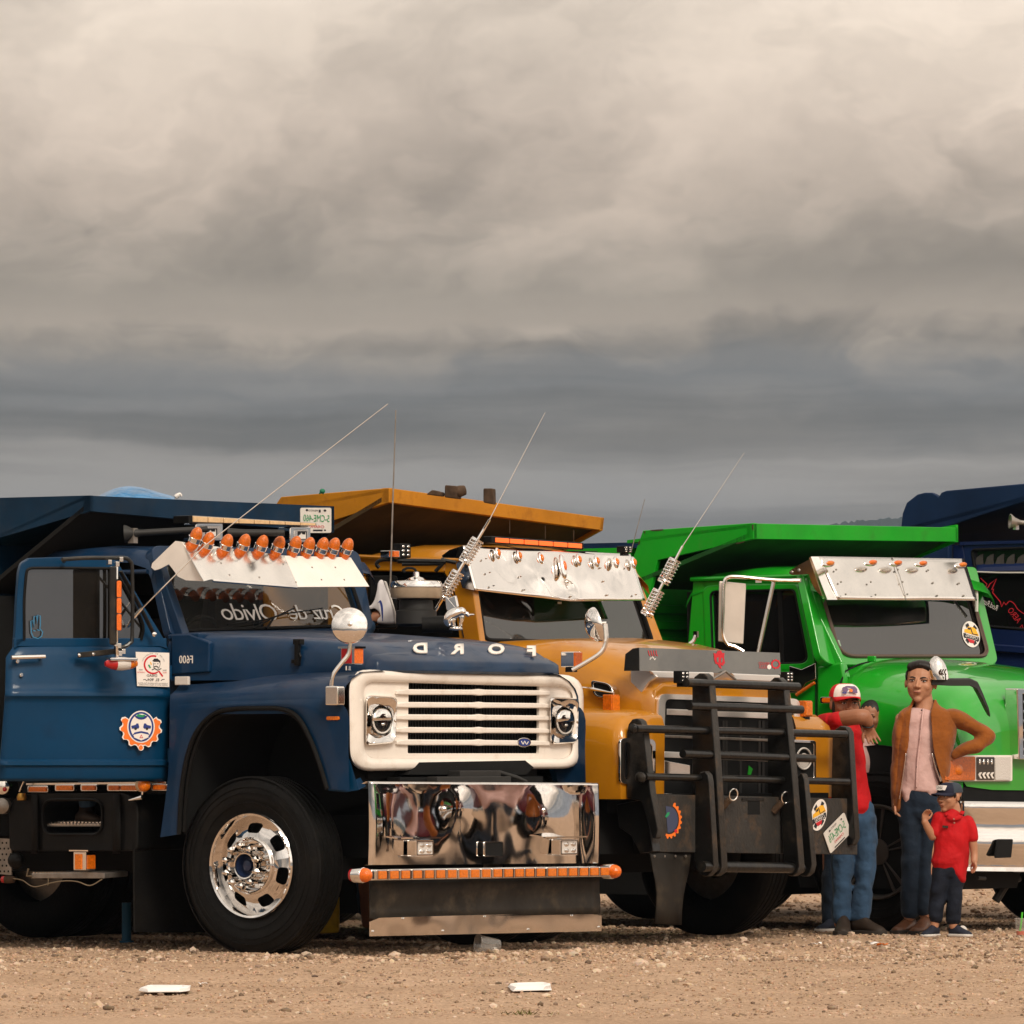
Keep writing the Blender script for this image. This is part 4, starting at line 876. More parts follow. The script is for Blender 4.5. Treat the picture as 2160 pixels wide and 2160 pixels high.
# white memorial sheet
stk = lambda x, y: dd(x, y, .060)
dc = Decal(stk, DN); dc.lay([(286, 1375), (357, 1377), (357, 1449), (289, 1447)], M_paper, 1)
rc = [(323 + 18.5 * math.cos(math.radians(a)), 1402 - 18.5 * math.sin(math.radians(a))) for a in range(70, 300, 10)]; dc.line(rc, 3.6, M_inkred, 2); dc.line([(rc[-1][0], rc[-1][1]), (335, 1416), (343, 1427)], 3.4, M_inkred, 2)
dc.lay([(321, 1394), (325, 1389), (332, 1389), (338, 1394), (338, 1401), (335, 1396), (324, 1396)], M_ink, 2); dc.line([(323, 1398), (324, 1408), (329, 1413), (335, 1410), (338, 1400)], 1.0, M_ink, 2); dc.line([(324, 1407), (329, 1405), (334, 1408)], 2.0, M_ink, 3)
dc.line([(320, 1413), (327, 1410), (332, 1414), (340, 1410)], 1.6, M_ink, 3); dc.line([(313, 1402), (317, 1409)], 3.0, M_inkgrn, 3); dc.line([(317, 1396), (319, 1402)], 2, M_inkyel, 3); dc.line([(325, 1400), (328, 1400)], 1.1, M_ink, 3); dc.line([(331, 1400), (334, 1400)], 1.1, M_ink, 3)
dc.line([(302, 1434), (306, 1433), (309, 1436)], 1.4, M_ink, 2); dc.line([(339, 1436), (343, 1433), (347, 1433)], 1.4, M_ink, 2)
sticker = dc.build('sticker', door); sticker['label'] = 'white memorial sheet with a red letter and a moustached face'
for tx, x, y, h, mt in [('DIBAD', 320, 1425, 5.0, M_ink), ('EL 904.', 322, 1434, 6.0, M_ink), ('FUNDADOR DESCANSE EN PAZ AMIGO', 322, 1441.2, 2.3, M_ink), ('SIEMPRE SERAS EL MEJOR CAMIONERO', 323, 1444.8, 2.3, M_ink), ('1904', 297, 1413, 2.8, M_ink), ('CHIAPAS', 297, 1418, 2.8, M_inkred), ('2022', 347, 1414, 2.8, M_ink), ('MEX', 347, 1419, 2.8, M_inkred)]:
    ptext('sticker_text', tx, stk, x, y, h, mt, sticker, wx=1.1, n=DN, off=.005, rot=-1)
for i, ch in enumerate('UNION DE VOLQUETES'):
    a = math.radians(20 + i * 8.2)
    if ch != ' ': ptext('sticker_text', ch, stk, 323 + 24 * math.cos(a), 1402 - 24 * math.sin(a), 2.6, M_ink, sticker, rot=math.degrees(a) - 90, n=DN, off=.005)
# gear crest
gd = lambda x, y: dd(x, y, .044)
dc = Decal(gd, DN); cx, cy = 297, 1535
gp = gear(None, cx, cy - 1, 27, 43.5, 9, 0, 148, 392); dc.lay(gear(None, cx, cy - 1, 26, 45.3, 9, 0, 146, 394), M_paper, 1); dc.lay(gear(None, cx, cy - 1, 29, 42.6, 9, 0, 149, 391), M_inkor, 2)
dc.lay(ell(cx, cy - 2, 29, 34, 40), M_paper, 3); dc.lay(ell(cx, cy - 2, 26.5, 31.5, 40), M_inkblue, 4); dc.lay(ell(cx, cy - 2, 22.5, 27.5, 40), M_paper, 5)
dc.lay(ell(cx, cy + 42, 6, 6.5, 16), M_paper, 3); dc.lay(ell(cx - .5, cy + 42, 4.4, 5.2, 16), M_inkor, 4)
dc.lay([(cx - 14, cy - 24)] + [(cx + 14 * math.cos(math.radians(a)), cy - 27 + 10 * math.sin(math.radians(a))) for a in range(170, 0, -20)] + [(cx + 14, cy - 24)], M_inkblue, 6)
dc.lay([(cx - 11, cy - 25), (cx - 6, cy - 29), (cx + 2, cy - 27), (cx + 10, cy - 28), (cx + 4, cy - 22), (cx - 4, cy - 22)], M_inkgrn, 7)
for sx in (-1, 1):
    dc.lay([(cx + sx * 21, cy - 4), (cx + sx * 12, cy - 6), (cx + sx * 10, cy - 9), (cx + sx * 6, cy - 9), (cx + sx * 4, cy - 1), (cx + sx * 6, cy + 2), (cx + sx * 20, cy + 2)], M_inkblue, 6); dc.lay(ell(cx + sx * 12, cy + 2, 3, 3, 10), M_ink, 7)
dc.lay([(cx - 20, cy + 18), (cx - 14, cy + 10), (cx, cy + 7), (cx + 14, cy + 10), (cx + 20, cy + 18), (cx + 14, cy + 14), (cx, cy + 11), (cx - 14, cy + 14)], M_inkblue, 6)
dc.lay([(cx - 16, cy + 20), (cx - 8, cy + 13), (cx + 8, cy + 13), (cx + 16, cy + 20), (cx, cy + 27)], M_paper, 6); dc.lay([(cx - 4, cy + 22), (cx, cy + 14), (cx + 4, cy + 22)], M_inkred, 7); dc.lay([(cx - 2, cy + 20.5), (cx, cy + 17), (cx + 2, cy + 20.5)], M_paper, 8)
crest = dc.build('gear_crest', door); crest['label'] = 'round white union crest set in an orange gear'
# mirror, arm, strip of amber lamps
mr = MB(); mr.tube([dd(x, y, .22) for x, y in spl([(132, 1180), (180, 1177), (228, 1177), (262, 1177), (274, 1184), (279, 1205), (279, 1340), (274, 1356), (262, 1364), (242, 1368)], 3)], .012, n=8)
mr.tube([dd(132, 1180, .22), dd(135, 1184, .03)], .012); mir = mr.build('mirror_arm', M_blk, door)
m = MB(); m.obox(dd(240, 1278, .22), WX_ * .020, WY_ * .10, (0, 0, .23)); hdm = m.build('mirror', M_blk, mir, bevel=.010)
for a, b in [(1225, 1260), (1261.5, 1294), (1295.5, 1330)]:
    m = MB(); p = [dd(x, y, .33) for x, y in rect(246, a, 256, b, 2.5, 2)]; m.prism(p, WY_ * .04); l = m.build('amber_lamp', M_org, mir, bevel=.004)
m = MB()
for x, y in [(230, 1186), (246, 1190), (254, 1180), (243, 1358), (250, 1362), (252, 1378), (259, 1374)]: m.obox(dd(x, y, .24), (DX * (.012) + DI * (0) + UP * (0)), (DX * (0) + DI * (.02) + UP * (0)), (0, 0, .014))
tag(m.build('mirror_bolts', M_alu, mir, bevel=.003), kind='stuff'); m = MB(); m.tube([dd(246, 1185, .24), dd(246, 1222, .26)], .009); m.build('mirror_stem', M_alu, mir); m = MB(); m.tube([dd(246, 1330, .26), dd(247, 1385, .24)], .009); m.build('mirror_stem', M_alu, mir)
m = MB(); m.obox(dd(205, 1378, .12), WX_ * .115 + UP * .012, WY_ * .02, (0, 0, .016)); m.tube([dd(245, 1384, .2), dd(250, 1362, .22)], .012); lo = m.build('lower_bracket', M_blk, mir, bevel=.004)
for x, y in [(167, 1382), (197, 1380), (223, 1378)]:
    m = MB(); m.lathe(dd(x, y, .15), DN, [(.010, 0), (.009, .006), (0, .009)], n=10, cap=False); m.build('bolt', M_chromec, lo)
m = MB(); m.tube([dd(254, 1205, .20), dd(290, 1270, .12), dd(325, 1338, .05)], .016, n=8, flat=.5); st_ = m.build('brace', M_blk, mir)
m = MB(); m.lathe(dd(325, 1338, .06), DN, [(.016, 0), (.014, .008), (0, .012)], n=12, cap=False); m.build('bolt', M_chromec, st_)
m = MB(); rg = []
for i in range(13):
    t = i / 12; x = lerp(222, 289, t); r_ = .055 * math.sin(math.pi * (.06 + .88 * t)) ** .6; c = dd(x, 1400, .25); rg.append([c + (DX * (0) + DI * (1) + UP * (0)) * (r_ * .8 * math.cos(a)) + UP * (r_ * .75 * math.sin(a) - .0) for a in [2 * math.pi * k / 12 for k in range(12)]])
m2 = MB(); m2.loft(rg[:5]); ml = m2.build('boat_lamp', M_red, mir); m2 = MB(); m2.loft(rg[4:10]); m2.build('clear_lens', M_clear, ml); m2 = MB(); m2.loft(rg[9:]); m2.build('amber_lens', M_amb, ml)
m2 = MB(); m2.obox(dd(256, 1391, .25), (DX * (.085) + DI * (0) + UP * (0)), (DX * (0) + DI * (.05) + UP * (0)), (0, 0, .010)); m2.build('lamp_base', M_chromec, ml, bevel=.006)
# ---- whip antenna off the door
ad = lambda x, y: T.d(x, y, 40.22)
spring = MB(); spring.tube([dd(270, 1321, .02), ad(283, 1302), ad(300, 1283)], .011); spring.tube([ad(300, 1283), ad(430, 1153), ad(560, 1051), ad(818, 852)], [.0042, .0036, .003, .0022], n=6); spring.build('antenna', M_alu, BT)
# ---- round hood mirrors and signal lamps
md = lambda x, y: T.d(x, y, 39.62)
m = MB(); m.prism([T.s(x, y, -.12) for x, y in rect(685, 1447, 712, 1488, 4)], (0, .07, 0)); hm = m.build('fender_mirror', M_alu, BT, bevel=.01)
m = MB(); m.tube([md(x, y) for x, y in spl([(699, 1452), (703, 1424), (722, 1397), (735, 1380), (739, 1350), (740, 1318)], 4)], .0125, n=8); m.build('mirror_arm', M_alu, hm)
mn = T.loc(T.O + Vector((-.05, -1, .16))); m = MB(); m.lathe(md(737, 1319), mn, [(.105, -.028), (.106, -.004), (.103, .004), (.08, .017), (.05, .026), (.02, .031), (0, .032)], n=48); m.build('mirror_glass', M_chromec, hm)
m = MB(); m.lathe(md(739, 1318) + mn * .03, mn, [(.016, 0), (.014, .012), (0, .016)], n=12); m.build('mirror_bolt', M_alu, hm)
rd_ = lambda x, y: T.d(x, y, 40.75)
m = MB(); m.tube([rd_(x, y) for x, y in spl([(1207, 1414), (1235, 1398), (1268, 1376), (1279, 1352), (1279, 1335), (1277, 1316)], 4)], .013, n=8); m.tube([rd_(1262, 1315), rd_(1279, 1314)], .009); hm2 = m.build('fender_mirror', M_alu, BT)
mn2 = T.loc(T.O + Vector((1, .25, .25))); c = rd_(1261, 1317); m = MB(); m.lathe(c, mn2, [(.105, .0), (.107, -.008), (.10, -.03), (.075, -.056), (.04, -.072), (0, -.078)], n=40); m.build('mirror_glass', M_chromec, hm2)
for x0, x1, y0, y1, dep, sd in [(712, 770, 1364, 1404, 39.72, 0), (1190, 1226, 1372, 1412, 40.98, 1)]:
    f = lambda x, y: T.d(x, y, dep); m = MB()
    if sd == 0:
        c = f(742, 1384); m.obox(c, (.052, 0, 0), (0, .042, 0), (0, 0, .048)); sg = m.build('signal_lamp', M_chromec, BT, bevel=.006)
        m = MB(); m.obox(c + Vector((.046, .0, 0)), (.010, 0, 0), (0, .040, 0), (0, 0, .044)); m.build('amber_lens', M_org, sg, bevel=.004); m = MB(); m.obox(c + Vector((-.005, -.040, 0)), (.038, 0, 0), (0, .006, 0), (0, 0, .044)); m.build('red_lens', M_red, sg, bevel=.004)
        m = MB(); m.obox(c + Vector((0, 0, .05)), (.064, 0, 0), (0, .05, 0), (0, 0, .006)); m.tube([f(735, 1405), f(735, 1414)], .016); m.build('lamp_mount', M_chromec, sg)
    else:
        c = f(1205, 1391); m.obox(c, (.05, 0, 0), (0, .040, 0), (0, 0, .046)); sg = m.build('signal_lamp', M_chromec, BT, bevel=.006)
        m = MB(); m.obox(c + Vector((.046, 0, 0)), (.010, 0, 0), (0, .039, 0), (0, 0, .043)); m.build('amber_lens', M_org, sg, bevel=.004); m = MB(); m.obox(c + Vector((0, 0, -.06)), (.03, 0, 0), (0, .02, 0), (0, 0, .016)); m.build('lamp_mount', M_plas, sg)
m = MB(); m.prism([T.s(x, y, -.052) for x, y in rect(688, 1511, 714, 1519, 3)], (0, .02, 0)); m.build('side_marker', M_amb, fen, bevel=.003)
# ---- external air cleaner on the far fender
AC = T.d(878, 1290, 41.9); ac = lambda y: T.d(878, y, 41.9).z
m = MB(); m.lathe(Vector((AC.x, AC.y, 0)), UP, [(.09, ac(1322)), (.125, ac(1316)), (.125, ac(1289)), (.105, ac(1286)), (.105, ac(1274)), (.10, ac(1266)), (.115, ac(1264))], n=36, cap=False); acl = m.build('air_cleaner', M_greyplas, BT)
m = MB(); m.lathe(Vector((AC.x, AC.y, 0)), UP, [(.11, ac(1264)), (.152, ac(1262)), (.158, ac(1258)), (.160, ac(1240)), (.160, ac(1236))], n=40); m.build('pre_cleaner_bowl', mat('dusty bowl', (.34, .25, .17), .4, noise=(9, .15), coat=.3), acl)
m = MB(); m.lathe(Vector((AC.x, AC.y, 0)), UP, [(.163, ac(1239)), (.163, ac(1233)), (.152, ac(1226)), (.06, ac(1223)), (.045, ac(1219)), (.02, ac(1216)), (.018, ac(1208)), (.012, ac(1206))], n=40, cap=False); m.build('pre_cleaner_lid', M_chromec, acl)
m = MB(); m.tube([T.d(x, y, 41.9) for x, y in spl([(855, 1207), (850, 1203), (862, 1198), (876, 1202), (880, 1222)], 4)], .008); m.build('spring_clip', M_rub, acl); m = MB(); m.tube([T.d(x, y, 41.5) for x, y in [(890, 1318), (930, 1316), (955, 1318)]], .05, n=12); m.build('intake_hose', M_rub, acl)
# ---- fuel tank with built-in step
tk = lambda x, y, v=.02: T.s(x, y, v)
o = rquad((17, 1692), (282, 1688), (282, 1794), (18, 1794), [26, 20, 14, 14], 5); i_ = rquad((92, 1684), (213, 1684), (213, 1757), (92, 1757), [18, 18, 22, 22], 5)
o = rquad((17, 1690), (290, 1680), (290, 1796), (18, 1796), [30, 24, 12, 12], 5)
oo = rquad((60, 1673), (262, 1673), (290, 1796), (18, 1796), [40, 40, 12, 12], 5)
m = MB(); m.ring([tk(x, y) for x, y in rquad((17, 1674), (290, 1672), (290, 1795), (18, 1796), [46, 40, 12, 12], 5)], [tk(x, y) for x, y in rquad((92, 1690), (213, 1690), (213, 1757), (92, 1757), [24, 24, 22, 22], 5)], (0, .55, 0)); tank = m.build('fuel_tank', M_plas, BT, bevel=.014, seg=3)
m = MB(); m.tube([tk(x, y, .012) for x, y in rquad((90, 1686), (215, 1686), (215, 1760), (90, 1760), [24, 24, 24, 24], 5)], .007, n=6, closed=True); m.build('step_rim', M_plas, tank)
for x0, x1 in [(66, 80), (238, 254)]:
    m = MB(); m.loft([[tk(x, y, v) for x in (x0, x1)] for y, v in [(1676, .30), (1672, .10), (1676, .02), (1690, .002), (1740, -.002), (1792, .002), (1800, .05)]], closed=False); m.build('tank_strap', M_rub, tank, solid=.008)
m = MB(); m.prism([tk(x, y, .05) for x, y in [(92, 1739), (213, 1739), (213, 1743), (92, 1743)]], (0, .34, .02)); stp = m.build('step_tread', M_steel, tank)
m = MB()
for i in range(17): m.obox(tk(96 + i * 7, 1738.6, .05), (.007, 0, 0), (0, .005, 0), (0, 0, .004))
for j in range(5):
    for i in range(15): m.obox(tk(97 + i * 7.6 + (j % 2) * 3, 1738 , .05) + Vector((0, .04 + j * .055, .008 + j * .003)), (.008, 0, 0), (0, .004, 0), (0, 0, .004))
tag(m.build('tread_studs', M_alu, stp), kind='stuff')
m = MB(); m.prism([tk(x, y, .45) for x, y in [(85, 1680), (220, 1680), (220, 1760), (85, 1760)]], (0, .02, 0)); m.build('step_back', M_dark, tank)
# side lamps over the tank
m = MB(); m.prism([tk(x, y, .04) for x, y in [(55, 1652), (350, 1649), (350, 1653), (55, 1656)]], (0, .05, 0)); sill = m.build('sill_trim', M_alu, BT)
for x0, x1, mt in [(60, 97, M_ambd), (118, 152, M_amb), (172, 200, M_ambd), (228, 250, M_ambd), (254, 287, M_amb), (322, 349, M_ambd)]:
    y = 1662 + (3 if x0 < 70 else 0) - (1 if x0 > 300 else 0); m = MB(); m.prism([tk(x, yy, .03) for x, yy in rect(x0 - 3, y - 8, x1 + 4, y + 7, 4, 3)], (0, .03, 0)); l = m.build('marker_lamp', M_alu, sill, bevel=.004)
    m = MB(); m.prism([tk(x, yy, .018) for x, yy in rect(x0, y - 5, x1, y + 5, 3, 3)], (0, .025, 0)); m.build('lens', mt, l, bevel=.003)
m = MB(); ax = Vector((1, 0, 0)); c = tk(303, 1656, -.03); ax = (NF * .9 + NV * .4).normalized(); m.lathe(c, ax, [(.035, -.045), (.042, -.03), (.042, .0), (.036, .006)], n=24); rl = m.build('round_lamp', mat('cream lens', (.62, .45, .28), .3), sill)
m = MB(); m.lathe(c, ax, [(.040, .0), (.037, .02), (.025, .035), (0, .042)], n=24, cap=False); m.build('lens', M_amb, rl); m = MB(); m.tube([c, tk(301, 1676, -.03)], .01); m.tube([tk(272, 1688, -.02), tk(301, 1682, -.03)], [.004, .016], n=8); m.build('lamp_stem', M_chromec, rl)
# amber box lamp on the tank's foot
c = tk(178, 1816, -.01); m = MB(); m.obox(c, (.050, 0, 0), (0, .045, 0), (0, 0, .056)); bx = m.build('box_lamp', M_chromec, tank, bevel=.006)
m = MB(); m.obox(c + NV * .045 + Vector((-.006, 0, -.004)), (.026, 0, 0), (0, .008, 0), (0, 0, .046)); m.build('front_lens', M_amb, bx, bevel=.004); m = MB(); m.obox(c + NF * .05 + Vector((0, 0, -.006)), (.008, 0, 0), (0, .036, 0), (0, 0, .042)); m.build('side_lens', M_ambd, bx, bevel=.004)
m = MB(); m.prism([c + Vector((-.07, -.06, .058)), c + Vector((.08, -.06, .058)), c + Vector((.08, .05, .058)), c + Vector((-.07, .05, .058))], (0, 0, .008)); m.build('lamp_hood', M_chromec, bx)
m = MB(); m.prism([tk(x, y, .0) for x, y in [(66, 1842), (195, 1840), (220, 1842), (220, 1853), (66, 1853)]], (0, .22, .01)); ls = m.build('lower_step', M_steel, tank, bevel=.004)
m = MB()
for i in range(18): m.obox(tk(70 + i * 6.6, 1841, .0) + Vector((0, .01, 0)), (.006, 0, 0), (0, .006, 0), (0, 0, .005))
tag(m.build('tread_studs', M_alu, ls), kind='stuff')
m = MB(); m.tube([tk(x, y, -.01) for x, y in spl([(28, 1853), (48, 1857), (64, 1868), (80, 1870), (110, 1862), (140, 1858), (165, 1860), (190, 1868), (215, 1855)], 4)], .0035, n=5); m.tube([tk(x, y, -.01) for x, y in [(102, 1852), (101, 1868), (105, 1862)]], .003, n=5); m.tube([tk(x, y, .0) for x, y in [(60, 1832), (56, 1848), (68, 1848)]], .006, n=5); m.build('loose_wire', mat('dusty wire', (.22, .17, .11), .7), tank)
c = tk(14, 1855, .0); m = MB(); m.lathe(c, NV * .3 - NF, [(.02, -.05), (.024, -.02), (.024, .01)], n=14); rm = m.build('rear_marker', M_rust, tank); m = MB(); m.lathe(c, NV * .3 - NF, [(.023, .01), (.02, .03), (0, .042)], n=14, cap=False); m.build('lens', M_red, rm)
m = MB(); m.ball(tk(34, 1815, .02), ((.055, 0, 0), (0, .05, 0), (0, 0, .05)), 14, 10); m.build('air_reservoir', M_plas, tank)
# perforated guard and clutter at the left edge
m = MB(); m.prism([tk(x, y, .22) for x, y in [(-40, 1765), (24, 1770), (24, 1846), (-40, 1840)]], (0, .01, 0)); pg = m.build('perforated_guard', M_steel, BT)
m = MB()
for j in range(6):
    for i in range(5):
        m.lathe(tk(-12 + i * 8.5 + (j % 2) * 4, 1778 + j * 12, .218), NV, [(.007, 0), (0, .001)], n=8, cap=False)
tag(m.build('guard_holes', M_dark, pg), kind='stuff')
m = MB(); m.lathe(tk(4, 1660, -.02), (NV + NF * .5), [(.05, -.06), (.045, .0), (.03, .01)], n=18); al = m.build('air_fitting', M_alu, BT); m = MB(); m.ball(tk(10, 1665, -.05), ((.014, 0, 0), (0, .014, 0), (0, 0, .014)), 10, 8); m.build('red_valve', M_red, al)
m = MB(); m.lathe(tk(3, 1700, -.02), (NV + NF * .4), [(.05, -.05), (.048, .0), (.02, .015), (0, .015)], n=18); m.build('air_fitting', M_steel, BT)
m = MB(); m.lathe(tk(46, 1681, -.01), UP, [(.028, -.02), (.032, .0), (.022, .022)], n=14); vb = m.build('brass_valve', mat('brass', (.45, .25, .06), .35, .9), BT); m = MB(); m.tube([tk(41, 1670, -.01), tk(50, 1648, -.01)], .006); m.build('valve_lever', M_alu, vb)
m = MB(); m.prism([tk(x, y, .3) for x, y in [(-60, 1640), (60, 1655), (60, 1760), (-60, 1770)]], (0, .3, 0)); m.build('battery_box', M_dark, BT)
# ---- dump body: headboard, side, canopy over the cab
cu = T.s(190, 1045, -.02).x; vb0 = -.02
fR = T.f(705, 1068, cu); vE = fR.y
hb = -2.05
m = MB(); m.box((hb - .06, vb0, .98), (hb, vE, 2.46)); m.box((-6.7, vb0, 1.05), (hb, vb0 + .06, 2.46)); m.box((-6.7, vE - .06, 1.05), (hb, vE, 2.46)); m.box((-6.7, vb0, .98), (hb, vE, 1.06)); m.box((-6.7, vb0, .98), (-6.6, vE, 2.4)); body = m.build('dump_body', M_bodyblue, BT)
m = MB(); m.box((hb + .05, vb0 - .06, .9), (hb + .09, vE, 2.12)); m.build('headboard_shade', M_dark, body)  # added dark sheet standing in for the canopy's shade on the headboard
for z in (1.3, 1.65, 2.0):
    m = MB(); m.box((hb, vb0 + .1, z), (hb + .04, vE - .1, z + .05)); m.build('headboard_rib', M_bodyblue, body)
zt = T.s(190, 1045, vb0).z; zl = T.s(190, 1078, vb0).z
m = MB(); sp = [T.s(190, 1045, vb0), T.s(190, 1078, vb0), T.s(0, 1134, vb0), T.s(-60, 1152, vb0), T.s(-60, 1053, vb0), T.s(0, 1050, vb0)]; m.prism(sp, (0, .03, 0)); can = m.build('canopy', M_bodyblue, BT)
m = MB(); L = [T.f(190, 1045.5, cu), T.f(705, 1068, cu), T.f(705, 1124, cu), T.f(190, 1078, cu)]
m.prism(L, (-.05, 0, 0)); m.build('canopy_front', M_bodyblue, can)
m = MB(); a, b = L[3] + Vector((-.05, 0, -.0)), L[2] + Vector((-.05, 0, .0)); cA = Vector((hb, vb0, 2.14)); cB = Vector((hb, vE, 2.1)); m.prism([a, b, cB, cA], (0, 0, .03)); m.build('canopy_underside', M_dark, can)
m = MB(); m.prism([L[0] + Vector((-.05, 0, -.005)), L[1] + Vector((-.05, 0, -.005)), Vector((hb, vE, 2.45)), Vector((hb, vb0, 2.45))], (0, 0, -.02)); m.build('canopy_deck', M_bodyblue, can)
m = MB(); m.prism([L[1] + Vector((0, -.03, 0)), L[2] + Vector((0, -.03, 0)), Vector((hb, vE - .03, 2.1)), Vector((hb, vE - .03, 2.45))], (0, .03, 0)); m.build('canopy_cheek', M_bodyblue, can)
# number plate hung on the canopy's front
cf = lambda x, y: T.f(x, y, cu + .006)
m = MB(); m.prism([cf(x, y) for x, y in rect(634, 1071, 699, 1124, 4, 3)], (-.004, 0, 0)); npl = m.build('number_plate', M_plate, can)
ptext('plate_text', '5-CME-460', cf, 667, 1094, 15, M_inkgrn, npl, wx=.58, rot=-2, n=NF, off=.003)
ptext('plate_text', 'CHIAPAS', cf, 667, 1111, 6, M_inkred, npl, wx=1.0, rot=-2, n=NF, off=.003); ptext('plate_text', 'MEXICO', cf, 660, 1077, 4, M_ink, npl, wx=1.0, rot=-2, n=NF, off=.003)
dc = Decal(cf, NF, .002); dc.lay(ell(647, 1076, 2.5, 2.5, 10), M_ink); dc.lay(ell(685, 1077, 3, 2.5, 10), M_ink); dc.lay(rect(660, 1117, 680, 1120.5), M_ink); dc.lay(rect(683, 1117, 687, 1120), M_ink); dc.lay(rect(672, 1075, 676, 1081), M_ink); tag(dc.build('plate_print', npl), kind='stuff')
# blue tarpaulin heaped on the body
def heap(pts, base, d, name, mt, label, cat, thick=.9):
    mb = MB(); rg = []; r2 = random.Random(4); n = len(pts)
    for k in range(7):
        t = k / 6; s_ = math.sin(math.pi * (.12 + .88 * t) / 1.0 * .5) if False else math.sqrt(max(0, 1 - (2 * t - 1) ** 2))
        rg.append([wd(x, lerp(base, y, max(.02, s_)) + r2.uniform(-1.5, 1.5) * s_, d + (t - .5) * thick) for x, y in pts])
    mb.loft(rg, closed=False); o = mb.build(name, mt, None, angle=80, sub=1); return tag(o, label, cat)
M_tarp = mat('blue tarpaulin', (.035, .17, .36), .35, coat=.2, noise=(7, .3), bump=(9, .9, 4, .05))
heap([(205, 1047), (218, 1040), (232, 1033), (248, 1027), (265, 1024.5), (285, 1024), (305, 1028), (322, 1034), (340, 1040), (355, 1043), (368, 1048)], 1062, 41.9, 'tarpaulin', M_tarp, 'crumpled blue tarpaulin heaped on the blue truck bed', 'tarpaulin')
# cloth scrap by the tarpaulin
m = MB(); m.tube([wd(x, y, 41.8) for x, y in [(368, 1050), (378, 1043), (380, 1040), (384, 1049)]], [.02, .015, .01, .006]); o = m.build('rag', M_white, None, sub=1); tag(o, 'small white rag sticking up beside the blue tarpaulin', 'rag')
# things standing on the ground behind the near truck
m = MB(); m.tube([wd(267, 1904, 42.2), Vector((wd(267, 1968, 42.2).x, 42.2, .0))], [.030, .030], n=14); m.lathe(Vector((wd(267, 1968, 42.2).x, 42.2, 0)), UP, [(.045, .0), (.045, .012), (.03, .014)], n=16); o = m.build('post', mat('blue post paint', (.02, .11, .20), .5), None); tag(o, 'short blue post standing behind the blue truck mud flap', 'post')
m = MB(); P = [(690, 1895), (715, 1890), (715, 1968), (672, 1970)]; m.prism([wd(x, y, 42.05) for x, y in P], (0, .16, 0)); o = m.build('fuel_can', mat('yellow plastic', (.62, .40, .01), .5, noise=(20, .2)), None, bevel=.015); tag(o, 'yellow plastic can on the ground behind the chrome wheel', 'fuel can')
# ================================================================== the yellow dump truck with the bull bar
Y = Frame(-.016, 42.16, 37.0)
YT = Y.root('dump_truck', 'yellow dump truck with a black bull bar and a dented bright visor', 'dump truck', 'dump trucks parked in a row')
yd = lambda x, y, d: Y.d(x, y, d)
# ---- dump body and canopy
cu = Y.s(821, 1030, 0).x; L = [Y.f(821, 1029, cu), Y.f(1275, 1092, cu), Y.f(1272, 1119, cu), Y.f(821, 1060, cu)]; vE = L[1].y; hb = -1.95
m = MB(); m.box((hb - .06, 0, .98), (hb, vE, 2.5)); m.box((-6.6, 0, 1.05), (hb, .06, 2.6)); m.box((-6.6, vE - .06, 1.05), (hb, vE, 2.5)); m.box((-6.6, 0, .98), (hb, vE, 1.06)); m.box((-6.6, 0, .98), (-6.5, vE, 2.4)); body = m.build('dump_body', M_yelbody, YT)
m = MB(); m.prism([Y.s(x, y, 0) for x, y in [(560, 1100), (581, 1065), (592, 1048), (821, 1029), (821, 1060), (705, 1098), (560, 1146)]], (0, .04, 0)); can = m.build('canopy', M_yelbody, YT, bevel=.006)
m = MB(); m.prism(L, (-.06, 0, 0)); m.build('canopy_front', M_yelbody, can, bevel=.005)
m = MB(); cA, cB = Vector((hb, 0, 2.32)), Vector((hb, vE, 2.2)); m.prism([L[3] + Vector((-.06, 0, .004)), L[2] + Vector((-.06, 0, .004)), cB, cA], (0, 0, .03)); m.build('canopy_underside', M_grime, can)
m = MB(); m.prism([L[0] + Vector((-.06, 0, -.01)), L[1] + Vector((-.06, 0, -.01)), Vector((hb, vE, 2.5)), Vector((hb, 0, 2.7))], (0, 0, -.02)); m.build('canopy_deck', M_yelbody, can)
m = MB(); m.prism([L[1] + Vector((0, -.035, 0)), L[2] + Vector((0, -.035, 0)), Vector((hb, vE - .035, 2.2)), Vector((hb, vE - .035, 2.5))], (0, .03, 0)); m.build('canopy_cheek', M_yelbody, can)
for x in (1075, 1150, 1210):
    m = MB(); a = Y.f(x, 1062 + (x - 821) * .139, cu + .002); m.obox(a + Vector((0, 0, -.045)), (.002, 0, 0), (0, .003, 0), (0, 0, .04)); m.build('weld_seam', M_rust, can)
# things left on the canopy
def block(pts, dep, t, name, label, group=None, mt=None):
    mb = MB(); mb.prism([wd(x, y, dep) for x, y in pts], (.25 * t, t, 0)); o = mb.build(name, mt or M_rust, None, bevel=.008); return tag(o, label, 'steel offcut' if not group else 'steel offcut', group)
block([(938, 1023), (964, 1025), (963, 1052), (937, 1049)], 41.7, .12, 'steel_block', 'squat square brown steel block on the yellow truck canopy', 'rusty offcuts on the yellow canopy')
block([(1019, 1030), (1039, 1030), (1040, 1064), (1019, 1060)], 41.85, .08, 'steel_post', 'upright brown steel post standing alone at the right of the yellow canopy', 'rusty offcuts on the yellow canopy')
block([(898, 1043), (911, 1033), (930, 1038), (929, 1047)], 41.65, .1, 'steel_angle', 'low slanting brown steel angle left of the block on the yellow canopy', 'rusty offcuts on the yellow canopy')
m = MB(); m.lathe(wd(971, 1036, 41.75), (.9, .3, .2), [(.032, -.04), (.036, 0), (.03, .03)], n=14); o = m.build('pipe_end', M_rust, None); tag(o, 'round brown pipe end beside the square steel block', 'pipe', 'rusty offcuts on the yellow canopy')
